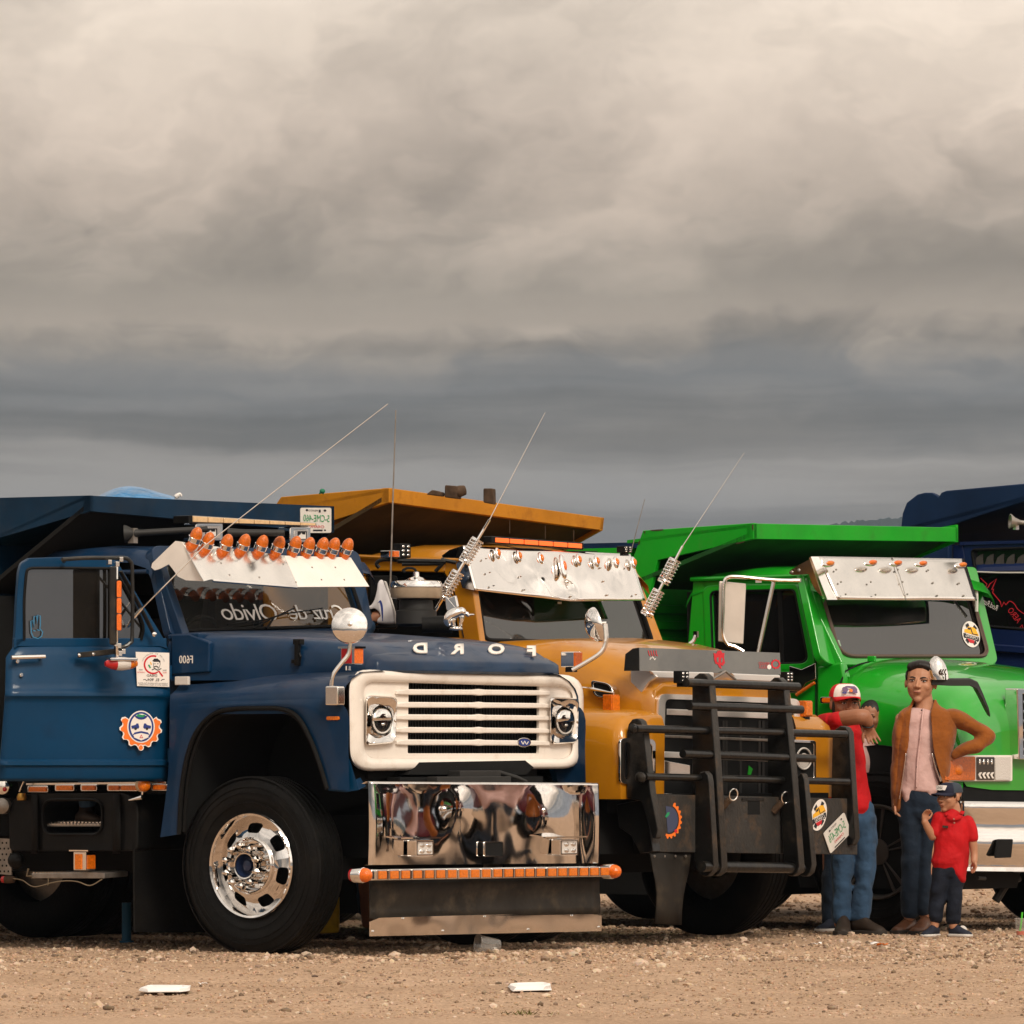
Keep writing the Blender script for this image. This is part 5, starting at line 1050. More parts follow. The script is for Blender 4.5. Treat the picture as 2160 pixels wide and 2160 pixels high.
m = MB(); m.ball(wd(680, 1036, 42.6), ((.02, 0, 0), (0, .02, 0), (0, 0, .016)), 10, 6); m.tube([wd(672, 1042, 42.6), wd(680, 1037, 42.6), wd(683, 1043, 42.6)], .008); o = m.build('strap_knot', mat('green strap', (.02, .16, .09), .7), None, sub=1); tag(o, 'small green knotted strap on the edge of the yellow truck bed', 'strap')
# ---- cab
vc = .10; M_in = mat('cab interior', (.012, .011, .010), .8)
m = MB(); secs = []; rt = Y.s(985, 1160, vc).x
for u, z, e in [(rt - .04, 2.37, 0), (rt - .10, 2.43, .0), (rt - .26, 2.47, .02), (rt - .6, 2.485, .02), (rt - .95, 2.43, 0), (rt - 1.05, 2.35, 0)]:
    secs.append([Vector((u, vc, z - .14)), Vector((u, vc + .01, z - .09)), Vector((u, vc + .08, z - .03)), Vector((u, vc + .35, z)), Vector((u, 1.2, z + e)), Vector((u, 1.8, z - .03)), Vector((u, 2.0, z - .07)), Vector((u, 2.08, z - .12)), Vector((u, 2.10, z - .18))])
m.loft(secs, closed=False); roof = m.build('roof', M_yel, YT, angle=60)
m = MB(); m.tube([Y.s(975, 1181, vc - .02), Y.s(850, 1178, vc - .02), Y.s(690, 1170, vc - .02)], .012); m.build('drip_rail', M_yel, roof)
so_ = [(690, 1172), (985, 1182), (1000, 1245), (1020, 1400), (690, 1400)]; si = rquad((766, 1203), (938, 1207), (968, 1345), (770, 1345), [22, 14, 4, 4], 4)
m = MB(); m.prism([Y.s(x, y, vc) for x, y in [(940, 1180), (984, 1182), (998, 1245), (1022, 1420), (975, 1420), (966, 1330), (947, 1225), (936, 1208)]], (0, .06, 0)); m.prism([Y.s(x, y, vc) for x, y in [(690, 1172), (940, 1180), (936, 1208), (775, 1204), (766, 1215), (690, 1215)]], (0, .05, 0)); m.prism([Y.s(x, y, vc) for x, y in [(690, 1215), (766, 1215), (766, 1345), (690, 1345)]], (0, .05, 0)); m.prism([Y.s(x, y, vc) for x, y in [(690, 1345), (975, 1345), (975, 1640), (690, 1640)]], (0, .05, 0)); m.build('door', M_yel, YT, bevel=.01)
m = MB(); m.face([Y.s(x, y, vc + .03) for x, y in si]); m.build('door_window', M_glblk, YT)
m = MB(); m.tube([Y.s(x, y, vc - .004) for x, y in [(948, 1206), (961, 1262), (978, 1345)]], .004, n=5); m.build('door_gap', M_dark, YT)
uR = rt - 1.05; m = MB(); m.box((uR - .03, vc + .06, .95), (uR, 2.2, 2.3)); m.box((uR, vc + .06, .95), (-.5, 2.2, 1.0)); m.box((-.55, .2, .95), (-.5, 2.2, 1.62)); m.box((uR, 2.17, 1.0), (-.5, 2.22, 1.7)); m.box((-.8, .2, 1.6), (-.5, 2.1, 1.72)); m.box((uR + .1, .3, 1.3), (uR + .6, 2.1, 1.55)); m.box((uR + .05, .3, 1.5), (uR + .2, 2.1, 2.0)); m.build('cab_shell', M_in, YT)
# windscreen
Wp = Y.s(1015, 1330, .22); Wn = Vector((.93, 0, .36)).normalized(); ws = lambda x, y, o=0: Y.pl(x, y, Wp, Wn, o)
wo_ = rquad((975, 1158), (1334, 1178), (1407, 1372), (1010, 1372), 14, 5); wi_ = rquad((1000, 1190), (1325, 1200), (1378, 1358), (1022, 1350), 16, 5)
m = MB(); m.ring([ws(x, y) for x, y in wo_], [ws(x, y) for x, y in wi_], Wn * -.06); wf = m.build('windscreen_frame', M_yel, YT, bevel=.008)
m = MB(); m.tube([ws(x, y, .004) for x, y in wi_], .014, n=6, closed=True); m.build('windscreen_seal', M_rub, wf)
m = MB(); m.face([ws(x, y, -.01) for x, y in wi_]); m.build('windscreen', M_gltint, wf)
m = MB(); m.prism([ws(x, y, .001) for x, y in [(1176, 1270), (1184, 1270), (1184, 1274), (1176, 1274)]], Wn * .003); m.build('glass_sticker', M_paper, wf)
for pts in ([(1140, 1352), (1165, 1353), (1190, 1350)], [(1165, 1360), (1182, 1355), (1193, 1349)], [(1305, 1360), (1322, 1356), (1345, 1362)]):
    m = MB(); m.tube([ws(x, y, .03) for x, y in pts], .008, n=6); m.build('wiper', M_plas, wf)
# ---- visor: dented bright sheet folded along the middle
Vp = Y.s(978, 1152, .08); Vq = Y.s(1003, 1245, .08); du = Vq.x - Vp.x; dzv = Vq.z - Vp.z
vn = Vector((-dzv, 0, du)).normalized()
vz = lambda x, y, o=0: Y.pl(x, y, Vp, vn, o)
TL, TM, TR = (976, 1151), (1182, 1162), (1329, 1169); BL, BM, BR = (1001, 1245), (1203, 1268), (1361, 1267)
m = MB(); rows = []; NX, NY = 48, 16
for j in range(NY + 1):
    R = []
    for i in range(NX + 1):
        t = i / NX; s_ = j / NY
        if t < .56: k = t / .56; a = Vector(TL).lerp(Vector(TM), k); b = Vector(BL).lerp(Vector(BM), k)
        else: k = (t - .56) / .44; a = Vector(TM).lerp(Vector(TR), k); b = Vector(BM).lerp(Vector(BR), k)
        p = a.lerp(b, s_); off = .035 * (1 - abs(t - .56) / .56) ** 1.5
        off += .018 * math.exp(-((t - .40) / .07) ** 2 - ((s_ - .55) / .3) ** 2) - .026 * math.exp(-((t - .55) / .045) ** 2 - ((s_ - .8) / .22) ** 2) + .012 * math.exp(-((t - .70) / .06) ** 2 - ((s_ - .5) / .3) ** 2) - .010 * math.exp(-((t - .24) / .04) ** 2 - ((s_ - .35) / .25) ** 2) - .016 * math.exp(-((t - .86) / .05) ** 2 - ((s_ - .45) / .3) ** 2)
        R.append(vz(p.x, p.y, off))
    rows.append(R)
m.loft(rows, closed=False); vis = m.build('visor', M_alus, YT, angle=70, solid=.005)
m = MB(); m.prism([Y.s(x, y, .075) for x, y in [(976, 1151), (948, 1160), (932, 1172), (934, 1177), (960, 1178), (968, 1182), (962, 1190), (975, 1240), (1001, 1245)]], (0, .005, 0)); m.build('visor_side', M_alus, vis)
m = MB(); m.prism([Y.s(x, y, .07) for x, y in [(966, 1156), (976, 1152), (980, 1176), (962, 1177)]], (0, .003, 0)); m.build('visor_patch', M_plas, vis)
for x, y in [(1049, 1167), (1094, 1173), (1140, 1178), (1220, 1181), (1258, 1184), (1299, 1186), (1336, 1187)]:
    c = vz(x, y, .045 if 1150 < x < 1260 else .03); d = (vz(x + 3, y + 14, .03) - vz(x, y, .03)).normalized(); sd = Vector((0, 1, 0))
    m = MB(); m.ball(c, (sd * .024, d * .042, vn * .016), 16, 8); l = m.build('marker_lamp', M_chromec, vis); m = MB(); m.ball(c + vn * .010, (sd * .015, d * .025, vn * .016), 14, 8); m.build('lens', M_amb, l)
c = vz(1187, 1195, .06); d = (vz(1193, 1225, .03) - vz(1183, 1172, .03)).normalized(); m = MB(); m.ball(c, (Vector((0, .030, 0)), d * .085, vn * .022), 16, 10); l = m.build('centre_lamp', M_chromec, vis); m = MB(); m.ball(c + vn * .014, (Vector((0, .016, 0)), d * .036, vn * .016), 14, 8); m.build('lens', M_org, l)
for x, y in [(1024, 1178), (1032, 1207), (1040, 1235), (1097, 1216), (1105, 1244), (1196, 1228), (1203, 1258), (1265, 1198), (1272, 1226), (1280, 1255), (1340, 1254), (1324, 1196)]:
    m = MB(); m.lathe(vz(x, y, .022), vn, [(.007, 0), (.006, .010), (0, .014)], n=8, cap=False); m.build('rivet', M_chromec, vis)
# ---- roof light bar, camera
lbf = lambda x, y, u=rt + .02: Y.f(x, y, u)
m = MB(); m.prism([lbf(x, y) for x, y in [(1037, 1131), (1232, 1145), (1232, 1160), (1037, 1145)]], (-.07, 0, 0)); lb = m.build('light_bar', M_plas, roof, bevel=.006)
for i in range(6):
    a, b = 1046 + i * 30.7, 1046 + (i + 1) * 30.7 - 2.2; ya = lambda x: 1132.5 + (x - 1037) * .0718 + 1; m = MB(); m.prism([lbf(a, ya(a), rt + .025), lbf(b, ya(b), rt + .025), lbf(b, ya(b) + 9.5, rt + .025), lbf(a, ya(a) + 9.5, rt + .025)], (-.03, 0, 0)); m.build('lit_segment', M_led, lb, bevel=.003)
m = MB(); m.tube([lbf(x, y) for x, y in spl([(1050, 1148), (1090, 1156), (1130, 1158), (1180, 1163), (1260, 1163)], 4)], .0035, n=5); m.build('cable', M_plas, lb)
def worklight(fn, cx, cy, w, h, dep, parent, T=Y, mt=M_plas):
    c = T.d(cx, cy, dep); k = dep / FPX; m = MB(); m.obox(c, T.F and Vector((.03, 0, 0)), (0, w * k * .75, 0), (0, 0, h * k * .5)); b = m.build('work_light', mt, parent, bevel=.005)
    for i in (-1, 1):
        for j in (-1, 0, 1):
            m = MB(); m.ball(c + Vector((.031, i * w * k * .35, j * h * k * .30)), ((.006, 0, 0), (0, w * k * .18, 0), (0, 0, h * k * .10)), 8, 6); m.build('led', M_lamp, b)
    m = MB(); m.obox(c - Vector((0, 0, h * k * .62)), (.02, 0, 0), (0, .02, 0), (0, 0, .014)); m.build('bracket', M_plas, b); return b
worklight(None, 1317, 1159, 20, 14, 43.2, roof)
worklight(None, 848, 1162, 24, 30, 42.35, roof); worklight(None, 1437, 1428, 20, 26, 41.95, YT); worklight(None, 1658, 1428, 18, 22, 43.2, YT)
c = yd(823, 1169, 42.3); m = MB(); m.obox(c, (.055, 0, 0), (0, .03, 0), (0, 0, .022)); cl = m.build('clearance_lamp', M_chromec, roof, bevel=.004); m = MB(); m.obox(c + Vector((.02, -.03, 0)) + Vector((.035, 0, 0)), (.02, 0, 0), (0, .025, 0), (0, 0, .018)); m.build('lens', M_org, cl)
m = MB(); m.tube([yd(x, y, 42.3) for x, y in spl([(800, 1198), (794, 1190), (802, 1182), (822, 1180), (838, 1182)], 3)], .012); m.tube([yd(838, 1183, 42.3), yd(940, 1185, 42.3)], .016); m.tube([yd(848, 1190, 42.3), yd(935, 1189, 42.3)], .012); m.tube([yd(940, 1182, 42.3), yd(918, 1206, 42.3)], .012); m.tube([yd(930, 1180, 42.3), yd(962, 1187, 42.3)], .012); m.build('mirror_arm', M_plas, YT)
m = MB(); m.prism([yd(x, y, 42.40) for x, y in rect(779, 1214, 838, 1326, 7)], Y.loc(Y.O + Vector((0, .04, 0)))); m.build('mirror', M_plas, YT, bevel=.008)
# ---- bonnet and nose
def hsec(u, hw, zt, zb, c=1.17, sh=.16):
    H = [(c - hw, zb), (c - hw - .0, zb + .1), (c - hw + .01, zt - sh), (c - hw + .06, zt - sh * .45), (c - hw + .18, zt - sh * .12), (c - hw * .4, zt), (c, zt + .012)]
    return [Vector((u, a, b)) for a, b in H + [(2 * c - a, b) for a, b in H[-2::-1]]]
m = MB(); m.loft([hsec(-.44, 1.0, 1.885, 1.40), hsec(-.2, .95, 1.89, 1.40), hsec(.1, .88, 1.885, 1.40), hsec(.4, .83, 1.83, 1.38), hsec(.60, .80, 1.755, 1.36), hsec(.70, .79, 1.69, 1.36), hsec(.765, .775, 1.645, 1.34, sh=.12), hsec(.80, .75, 1.60, 1.32, sh=.1)], closed=False); hood = m.build('bonnet', M_yel, YT, angle=60)
nf = lambda x, y, u=.80: Y.f(x, y, u)
m = MB(); vl, vr = 1.17 - .75, 1.17 + .75; no = [Vector((.80, a, b)) for a, b in [(vl, .92), (vl, 1.5), (vl + .02, 1.56), (vl + .1, 1.60), (vr - .1, 1.60), (vr - .02, 1.56), (vr, 1.5), (vr, .92)]]
go = rquad((1391, 1463), (1688, 1474), (1684, 1702), (1384, 1700), 16, 4); gi = rquad((1404, 1474), (1676, 1485), (1672, 1702), (1397, 1700), 12, 4)
m.prism(no, (-.10, 0, 0)); nose = m.build('nose', M_yel, YT, bevel=.02, seg=3)
m = MB(); m.ring([nf(x, y, .815) for x, y in go], [nf(x, y, .815) for x, y in gi], (-.03, 0, 0)); gf = m.build('grille_frame', M_trim, YT, bevel=.008)
m = MB(); m.prism([nf(x, y, .804) for x, y in gi], (-.01, 0, 0)); gb = m.build('grille_back', M_dark, gf)
for y0, y1, x0, x1, mt in [(1495, 1508, 1408, 1670, M_trim), (1585, 1598, 1402, 1662, M_trim), (1550, 1556, 1404, 1662, M_steel), (1604, 1634, 1402, 1456, M_creamsteel if False else M_alu), (1673, 1679, 1400, 1616, M_chrome)]:
    m = MB(); m.prism([nf(x0, y0, .812), nf(x1, y0 + 10, .812), nf(x1, y1 + 10, .812), nf(x0, y1, .812)], (-.012, 0, 0)); m.build('grille_bar', mt, gf, bevel=.004)
for x in (1524, 1530, 1560, 1600, 1608):
    m = MB(); m.prism([nf(x, 1520, .809), nf(x + 5, 1520, .809), nf(x + 5, 1680, .809), nf(x, 1680, .809)], (-.006, 0, 0)); m.build('grille_post', M_greyplas, gf)
m = MB(); m.prism([nf(x, y, .811) for x, y in [(1580, 1615), (1588, 1622), (1584, 1634), (1578, 1634)]], (-.004, 0, 0)); m.build('tag', M_grnbody, gf)
# fenders: rounded boxes beside the nose
def fender(v0, v1, lab=None):
    m = MB(); secs = []; sg = 1 if v1 > v0 else -1
    for u, zt, zb in [(-.55, 1.30, .95), (-.35, 1.40, 1.1), (-.1, 1.435, 1.18), (.2, 1.445, 1.19), (.42, 1.44, 1.12), (.56, 1.435, .95), (.66, 1.43, .89), (.78, 1.415, .89), (.83, 1.38, .89), (.850, 1.32, .89)]:
        secs.append([Vector((u, v0 + sg * a, b)) for a, b in [(0, zb), (-.005, zt - .22), (.012, zt - .10), (.06, zt - .035), (.14, zt), (abs(v1 - v0), zt + .015)]])
    m.loft(secs, closed=False); m.face([secs[-1][k] for k in range(6)] + [Vector((.845, v1, .89))]); return m.build('front_fender', M_yel, YT, angle=60)
fn_ = fender(.0, .46); fender(2.34, 1.88)
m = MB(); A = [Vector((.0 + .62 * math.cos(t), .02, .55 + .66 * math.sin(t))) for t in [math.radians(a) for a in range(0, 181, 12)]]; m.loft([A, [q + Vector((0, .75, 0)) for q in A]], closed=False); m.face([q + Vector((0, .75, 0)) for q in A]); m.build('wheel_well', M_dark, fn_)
hl = rquad((1309, 1556), (1384, 1559), (1384, 1656), (1309, 1654), 12, 4); hi = rquad((1317, 1566), (1376, 1569), (1376, 1646), (1317, 1644), 9, 4); hf = lambda x, y, u=.865: Y.f(x, y, u)
m = MB(); m.ring([hf(x, y) for x, y in hl], [hf(x, y) for x, y in hi], (-.02, 0, 0)); h1 = m.build('headlight', M_chromec, YT, bevel=.005); m = MB(); m.prism([hf(x, y, .855) for x, y in hi], (-.01, 0, 0)); m.build('lens', M_lens, h1)
h2o = rquad((1668, 1560), (1722, 1562), (1722, 1648), (1668, 1650), 6, 4); h2i = rquad((1673, 1566), (1717, 1568), (1717, 1642), (1673, 1644), 5, 4)
m = MB(); m.ring([hf(x, y) for x, y in h2o], [hf(x, y) for x, y in h2i], (-.02, 0, 0)); h1 = m.build('headlight', M_chromec, YT, bevel=.004); m = MB(); m.prism([hf(x, y, .855) for x, y in h2i], (-.01, 0, 0)); m.build('backing', M_dark, h1); m = MB(); m.tube([hf(x, y, .872) for x, y in ell(1696, 1600, 15, 22, 24)], .006, n=6, closed=True); m.ball(hf(1696, 1605, .86), ((.012, 0, 0), (0, .06, 0), (0, 0, .05)), 14, 8); m.build('lens', M_clear, h1)
# amber box lamps on the fenders, louvre in the bonnet side
for x0, x1, y0, y1, dep in [(1270, 1308, 1465, 1504, 42.0), (1684, 1708, 1478, 1512, 43.3)]:
    c = yd((x0 + x1) / 2, (y0 + y1) / 2, dep); k = dep / FPX; hh = (y1 - y0) * k / 2; m = MB(); m.obox(c, (.035, 0, 0), (0, .042, 0), (0, 0, hh)); b = m.build('signal_lamp', M_ambd, YT, bevel=.005)
    m = MB(); m.obox(c + Vector((.035, 0, 0)), (.008, 0, 0), (0, .036, 0), (0, 0, hh * .86)); m.build('lens', M_amb, b, bevel=.004); m = MB(); m.obox(c - Vector((0, 0, hh + .01)), (.025, 0, 0), (0, .028, 0), (0, 0, .012)); m.build('base', M_plas, b)
hs = lambda x, y: Y.s(x, y, 1.17 - .845)
vo = rquad((1248, 1434), (1292, 1442), (1302, 1476), (1256, 1470), [10, 14, 8, 12], 4); vi = inset(vo, .22); m = MB(); m.ring([hs(x, y) + NV * .02 for x, y in vo], [hs(x, y) + NV * .02 for x, y in vi], (0, .06, 0)); lv = m.build('side_louvre', M_chromec, hood, bevel=.004); m = MB(); m.prism([hs(x, y) for x, y in vi], (0, .03, 0)); m.build('mesh', M_dark, lv)
m = MB(); m.tube([hs(1234, 1450) + NV * .03, hs(1262, 1454) + NV * .03, hs(1302, 1462) + NV * .03], [.006, .012, .004]); m.build('spear', M_chromec, lv)
# ---- bug shield and bright strips
bs = lambda x, y, o=0: Y.pl(x, y, Vector((.80, 1.17, 1.70)), Vector((.96, 0, .14)), o)
bn = Vector((.96, 0, .14)).normalized(); M_shield = mat('smoked acrylic', (.070, .066, .058), .14, coat=.9, noise=(1.6, .5), dirt=((.16, .13, .10), .35, 2.2))
m = MB(); m.prism([bs(x, y) for x, y in [(1348, 1366), (1645, 1377), (1647, 1423), (1348, 1415)]], bn * -.006); sh_ = m.build('bug_shield', M_shield, YT); p = bs(1348, 1366); q = bs(1348, 1415)
m = MB(); m.prism([p, q, q + Vector((-.10, -.02, .0)), p + Vector((-.09, -.02, -.04)), p + Vector((-.04, -.01, -.005))], (0, .006, 0)); m.build('shield_end', M_rub, sh_)
dc = Decal(lambda x, y: bs(x, y, .001), bn); dc.line([(1371, 1392), (1371, 1388), (1375, 1388), (1376, 1385), (1379, 1389), (1380, 1392), (1383, 1389)], 1.6, M_white)
dc.build('white_emblem', sh_); dc = Decal(lambda x, y: bs(x, y, .001), bn); dc.lay([(1505, 1377), (1510, 1379), (1514, 1373), (1520, 1372), (1524, 1378), (1528, 1377), (1527, 1388), (1529, 1398), (1524, 1405), (1520, 1402), (1522, 1411), (1517, 1408), (1514, 1402), (1509, 1400), (1506, 1391)], M_inkred, 1); dc.lay([(1511, 1388), (1515, 1386), (1515, 1398), (1512, 1396)], M_shield, 2); dc.lay([(1521, 1387), (1524, 1389), (1523, 1397), (1520, 1398)], M_shield, 2)
dc.build('red_animal_head', sh_); dc = Decal(lambda x, y: bs(x, y, .001), bn); dc.lay(gear(None, 1636, 1401, 6.5, 10.5, 10, 0), M_inkred, 1); dc.lay(ell(1622, 1407, 4.5, 5, 14), M_white, 2)
for i in range(4): dc.line([(1367 + i * 5.5, 1372), (1369 + i * 5, 1380), (1371 + i * 5.3, 1384)], 1.6, M_inkred)
tag(dc.build('shield_print', sh_), kind='stuff')
for w_, y, h in [('RENGO', 1400, 6), ('BULLS', 1407, 7)]: ptext('shield_text', w_, lambda x, y: bs(x, y), 1611, y, h, M_inkred, sh_, wx=.8, rot=-3, n=bn, off=.003)
cs = lambda x, y, u=.80: Y.f(x, y, u)
M_strip = M_chromec
m = MB(); m.prism([cs(x, y, .812) for x, y in [(1374, 1416), (1506, 1419), (1506, 1432), (1384, 1429)]], (-.03, 0, .01)); m.prism([cs(x, y, .812) for x, y in [(1545, 1421), (1646, 1425), (1646, 1438), (1553, 1434)]], (-.03, 0, .01)); st1 = m.build('bonnet_trim', M_trim, YT, bevel=.004)
m = MB(); m.tube([cs(1504, 1432, .82), cs(1530, 1416, .82), cs(1552, 1434, .82)], .008); m.build('trim_peak', M_steel, st1)
m = MB(); a = [Y.s(x, y, .405) for x, y in [(1331, 1414), (1331, 1474), (1345, 1486), (1352, 1462), (1368, 1438), (1385, 1428), (1374, 1416)]]; m.prism(a, (0, .02, 0)); m.build('corner_trim', M_trim, st1)
# ---- bull bar
bp_ = lambda v: (lambda x, y: Y.s(x, y, v))
UBB = .98; f0 = lambda x, y, u=UBB: Y.f(x, y, u)
BB = f0
def vat(x, y, u): return Y.f(x, y, u).y
bull = None; M_edge = M_bar
root_m = MB(); pl_ = [f0(x, y, 1.0) for x, y in [(1378, 1675), (1809, 1685), (1809, 1803), (1376, 1797)]]; root_m.prism(pl_, (-.02, 0, 0)); bull = root_m.build('bull_bar', M_barplate, YT, bevel=.004)
def plate(pts, xe, ye, ue, th):
    v = vat(xe, ye, ue); m = MB(); m.prism([Y.s(x, y, v) for x, y in pts], (0, th, 0)); m.m[2:] = [1] * (len(m.m) - 2); return m.build('upright', [M_bar, M_barplate], bull, bevel=.010)  # edge faces paler than the sides: lit, scuffed edges put into the colour
plate([(1459, 1700), (1459, 1440), (1464, 1427), (1474, 1420), (1484, 1420), (1492, 1427), (1497, 1445), (1510, 1610), (1523, 1828), (1518, 1842), (1508, 1849), (1497, 1846), (1490, 1830), (1486, 1700)], 1510, 1640, 1.10, .068)
plate([(1618, 1710), (1618, 1452), (1623, 1437), (1632, 1429), (1641, 1429), (1649, 1436), (1654, 1452), (1670, 1620), (1686, 1828), (1681, 1842), (1671, 1849), (1660, 1846), (1654, 1830), (1645, 1710)], 1670, 1640, 1.10, .066)
plate([(1466, 1660), (1468, 1640), (1476, 1629), (1486, 1626), (1493, 1634), (1496, 1650), (1506, 1824), (1502, 1840), (1492, 1849), (1480, 1848), (1471, 1838), (1460, 1800)], 1500, 1730, 1.12, .056)
plate([(1676, 1660), (1680, 1640), (1687, 1631), (1693, 1632), (1697, 1646), (1713, 1824), (1709, 1840), (1700, 1849), (1688, 1848), (1680, 1838)], 1704, 1730, 1.12, .056)
plate([(1321, 1684), (1321, 1545), (1325, 1527), (1333, 1517), (1344, 1515), (1352, 1521), (1357, 1536), (1373, 1672), (1388, 1750), (1384, 1768), (1376, 1770), (1352, 1690)], 1372, 1670, 1.04, .062)
plate([(1752, 1690), (1755, 1552), (1761, 1538), (1772, 1531), (1784, 1533), (1791, 1545), (1797, 1650), (1804, 1768), (1798, 1782), (1786, 1784), (1778, 1770)], 1798, 1650, 1.04, .060)
m = MB(); m.prism([Y.s(x, y, .12) for x, y in [(1300, 1697), (1362, 1685), (1378, 1797), (1350, 1800), (1330, 1762), (1305, 1745)]], (0, .08, 0)); m.build('mounting_bracket', M_bar, bull, bevel=.006)
for (xa, ya, xb, yb, u, r) in [(1447, 1440, 1683, 1449, 1.03, .027), (1454, 1489, 1690, 1497, 1.045, .027), (1340, 1537, 1783, 1549, 1.03, .025), (1440, 1590, 1715, 1600, 1.06, .026), (1360, 1638, 1788, 1649, 1.03, .023), (1480, 1828, 1690, 1831, 1.10, .034)]:
    m = MB(); m.tube([f0(xa, ya, u), f0(xb, yb, u)], r, n=14); m.build('cross_tube', M_bar, bull, angle=50)
for x, y, r in [(1338, 1537, .03), (1353, 1640, .034), (1480, 1828, .04)]:
    m = MB(); m.lathe(f0(x, y, 1.02), NV, [(r, 0), (r, .02), (r * .6, .03), (0, .032)], n=16, cap=False); m.build('tube_end', M_bar, bull)
h = rect(1578, 1687, 1603, 1718); m = MB(); m.prism([f0(x, y, 1.002) for x, y in h], (-.02, 0, 0)); m.build('tow_slot', M_dark, bull)
m = MB(); m.prism([f0(x, y, 1.006) for x, y in rect(1566, 1683, 1612, 1689)], (-.01, 0, 0)); m.build('slot_lintel', M_bar, bull)
for x, y in [(1547, 1676), (1657, 1682)]:
    c = f0(x, y, 1.06); m = MB(); a1_ = Vector((.2, .8, .1)).normalized(); a2_ = Vector((.1, -.12, 1)).normalized(); m.tube([c + a1_ * .034 * math.cos(t) + a2_ * .036 * math.sin(t) for t in [2 * math.pi * i / 24 for i in range(24)]], .005, n=6, closed=True); rg_ = m.build('tow_ring', M_alu, bull)
    m = MB(); m.tube([c + Vector((-.01, -.03, -.03)), c + Vector((-.06, -.05, -.09))], .022); m.build('ring_shank', M_rust, rg_)
pf = lambda x, y: f0(x, y, 1.001)
dc = Decal(pf, NF); cx, cy = 1416, 1729
dc.lay(gear(None, cx, cy, 31, 38, 10, 0, 118, -100), M_inkor, 2) if False else None
gg = [(x * 0, y) for x, y in []]
ge = lambda r, a: (1411 + r * .72 * math.cos(math.radians(a)), 1729 - r * 1.06 * math.sin(math.radians(a)))
outp = []; 
for i in range(41):
    a = 68 - i * 4.4; outp.append(ge(38 if (i % 4) in (1, 2) else 34, a))
dc.lay(outp + [ge(29, 68 - (40 - i) * 4.4) for i in range(41)], M_inkpe if False else M_inkor2 if False else M_inkor, 1)
dc.lay([ge(26, a) for a in range(80, -110, -10)] + [(1408, 1756), (1404, 1700)], mat('worn blue print', (.05, .06, .11), .7), 1); dc.lay([(1402, 1722), (1407, 1714), (1412, 1713), (1411, 1719), (1405, 1725)], M_inkgrn, 2); dc.lay(ell(1425, 1753, 3, 4, 10), M_inkred, 2); dc.build('gear_sticker', bull)
def truck_crest(fn, n, cx, cy, rx, ry, parent, sk=0.0, name='truck_crest'):
    """round white club sticker: little yellow truck above a black banner"""
    P = lambda a, b: (cx + a * rx, cy + b * ry + sk * a * rx); D = Decal(fn, n)
    E = lambda r, k=30: [P(r * math.cos(2 * math.pi * i / k), -r * math.sin(2 * math.pi * i / k)) for i in range(k)]
    D.lay(E(1), M_paper, 1)
    for a in (55, 125, 200, 235, 305, 340): t = math.radians(a); D.lay([P(.62 * math.cos(t - .3), -.62 * math.sin(t - .3)), P(.88 * math.cos(t - .22), -.88 * math.sin(t - .22)), P(.88 * math.cos(t + .22), -.88 * math.sin(t + .22)), P(.62 * math.cos(t + .3), -.62 * math.sin(t + .3))], M_ink, 2)
    D.lay([P(-.78, .0), P(-.74, -.25), P(-.45, -.3), P(-.38, -.52), P(.2, -.58), P(.5, -.5), P(.8, -.1), P(.82, 0)], M_inkyel, 3); D.line([P(-.1, -.5), P(.12, -.05), P(.7, -.08)], rx * .10, M_ink, 4); D.lay([P(-.42, -.3), P(-.36, -.45), P(-.16, -.46), P(-.12, -.3)], M_ink, 4)
    D.lay([P(-.86, .08), P(.86, .08), P(.86, .38), P(-.86, .38)], M_ink, 3); D.lay([P(-.45, .42), P(.35, .42), P(.3, .66), P(-.15, .70)], M_inkred, 3); o = D.build(name, parent)
    ptext('crest_text', 'CHIAPAS', fn, *P(0, .23), ry * .26, M_paper, o, wx=rx / ry * .98, rot=-math.degrees(math.atan(sk)), n=n, off=.007); return o
truck_crest(pf, NF, 1727, 1719, 17, 32, bull, sk=-.55)
pc = [(1737, 1758), (1781, 1713), (1796, 1756), (1752, 1801)]; m = MB(); m.prism([f0(x, y, 1.012) for x, y in rquad(*pc, 4, 3)], (-.004, 0, 0)); npl = m.build('number_plate', M_plate, bull)
pq = lambda a, b: Vector(pc[0]).lerp(Vector(pc[1]), a).lerp(Vector(pc[3]).lerp(Vector(pc[2]), a), b); pfn = lambda x, y: f0(x, y, 1.014)
def skewtext(txt, a, b, ha, hb_, mt, name='plate_text'):
    o = pfn(*pq(a, b)); ex = pfn(*pq(a - .1, b)) - o; ey = pfn(*pq(a, b - .1)) - o; text_part(name, txt, o, ex * 10 * ha, ey * 10 * hb_, mt, npl)
skewtext('5-CME-476', .5, .46, .165, .50, M_inkgrn); skewtext('CHIAPAS', .5, .74, .11, .16, M_inkred); skewtext('MEXICO', .45, .12, .07, .12, M_ink)
dc = Decal(pfn, NF, .0015); 
for a in (.25, .8): dc.lay([tuple(pq(a - .03, .1)), tuple(pq(a + .03, .1)), tuple(pq(a + .03, .17)), tuple(pq(a - .03, .17))], M_ink)
dc.lay([tuple(pq(.22, .9)), tuple(pq(.7, .9)), tuple(pq(.7, .95)), tuple(pq(.22, .95))], M_ink); tag(dc.build('plate_print', npl), kind='stuff')
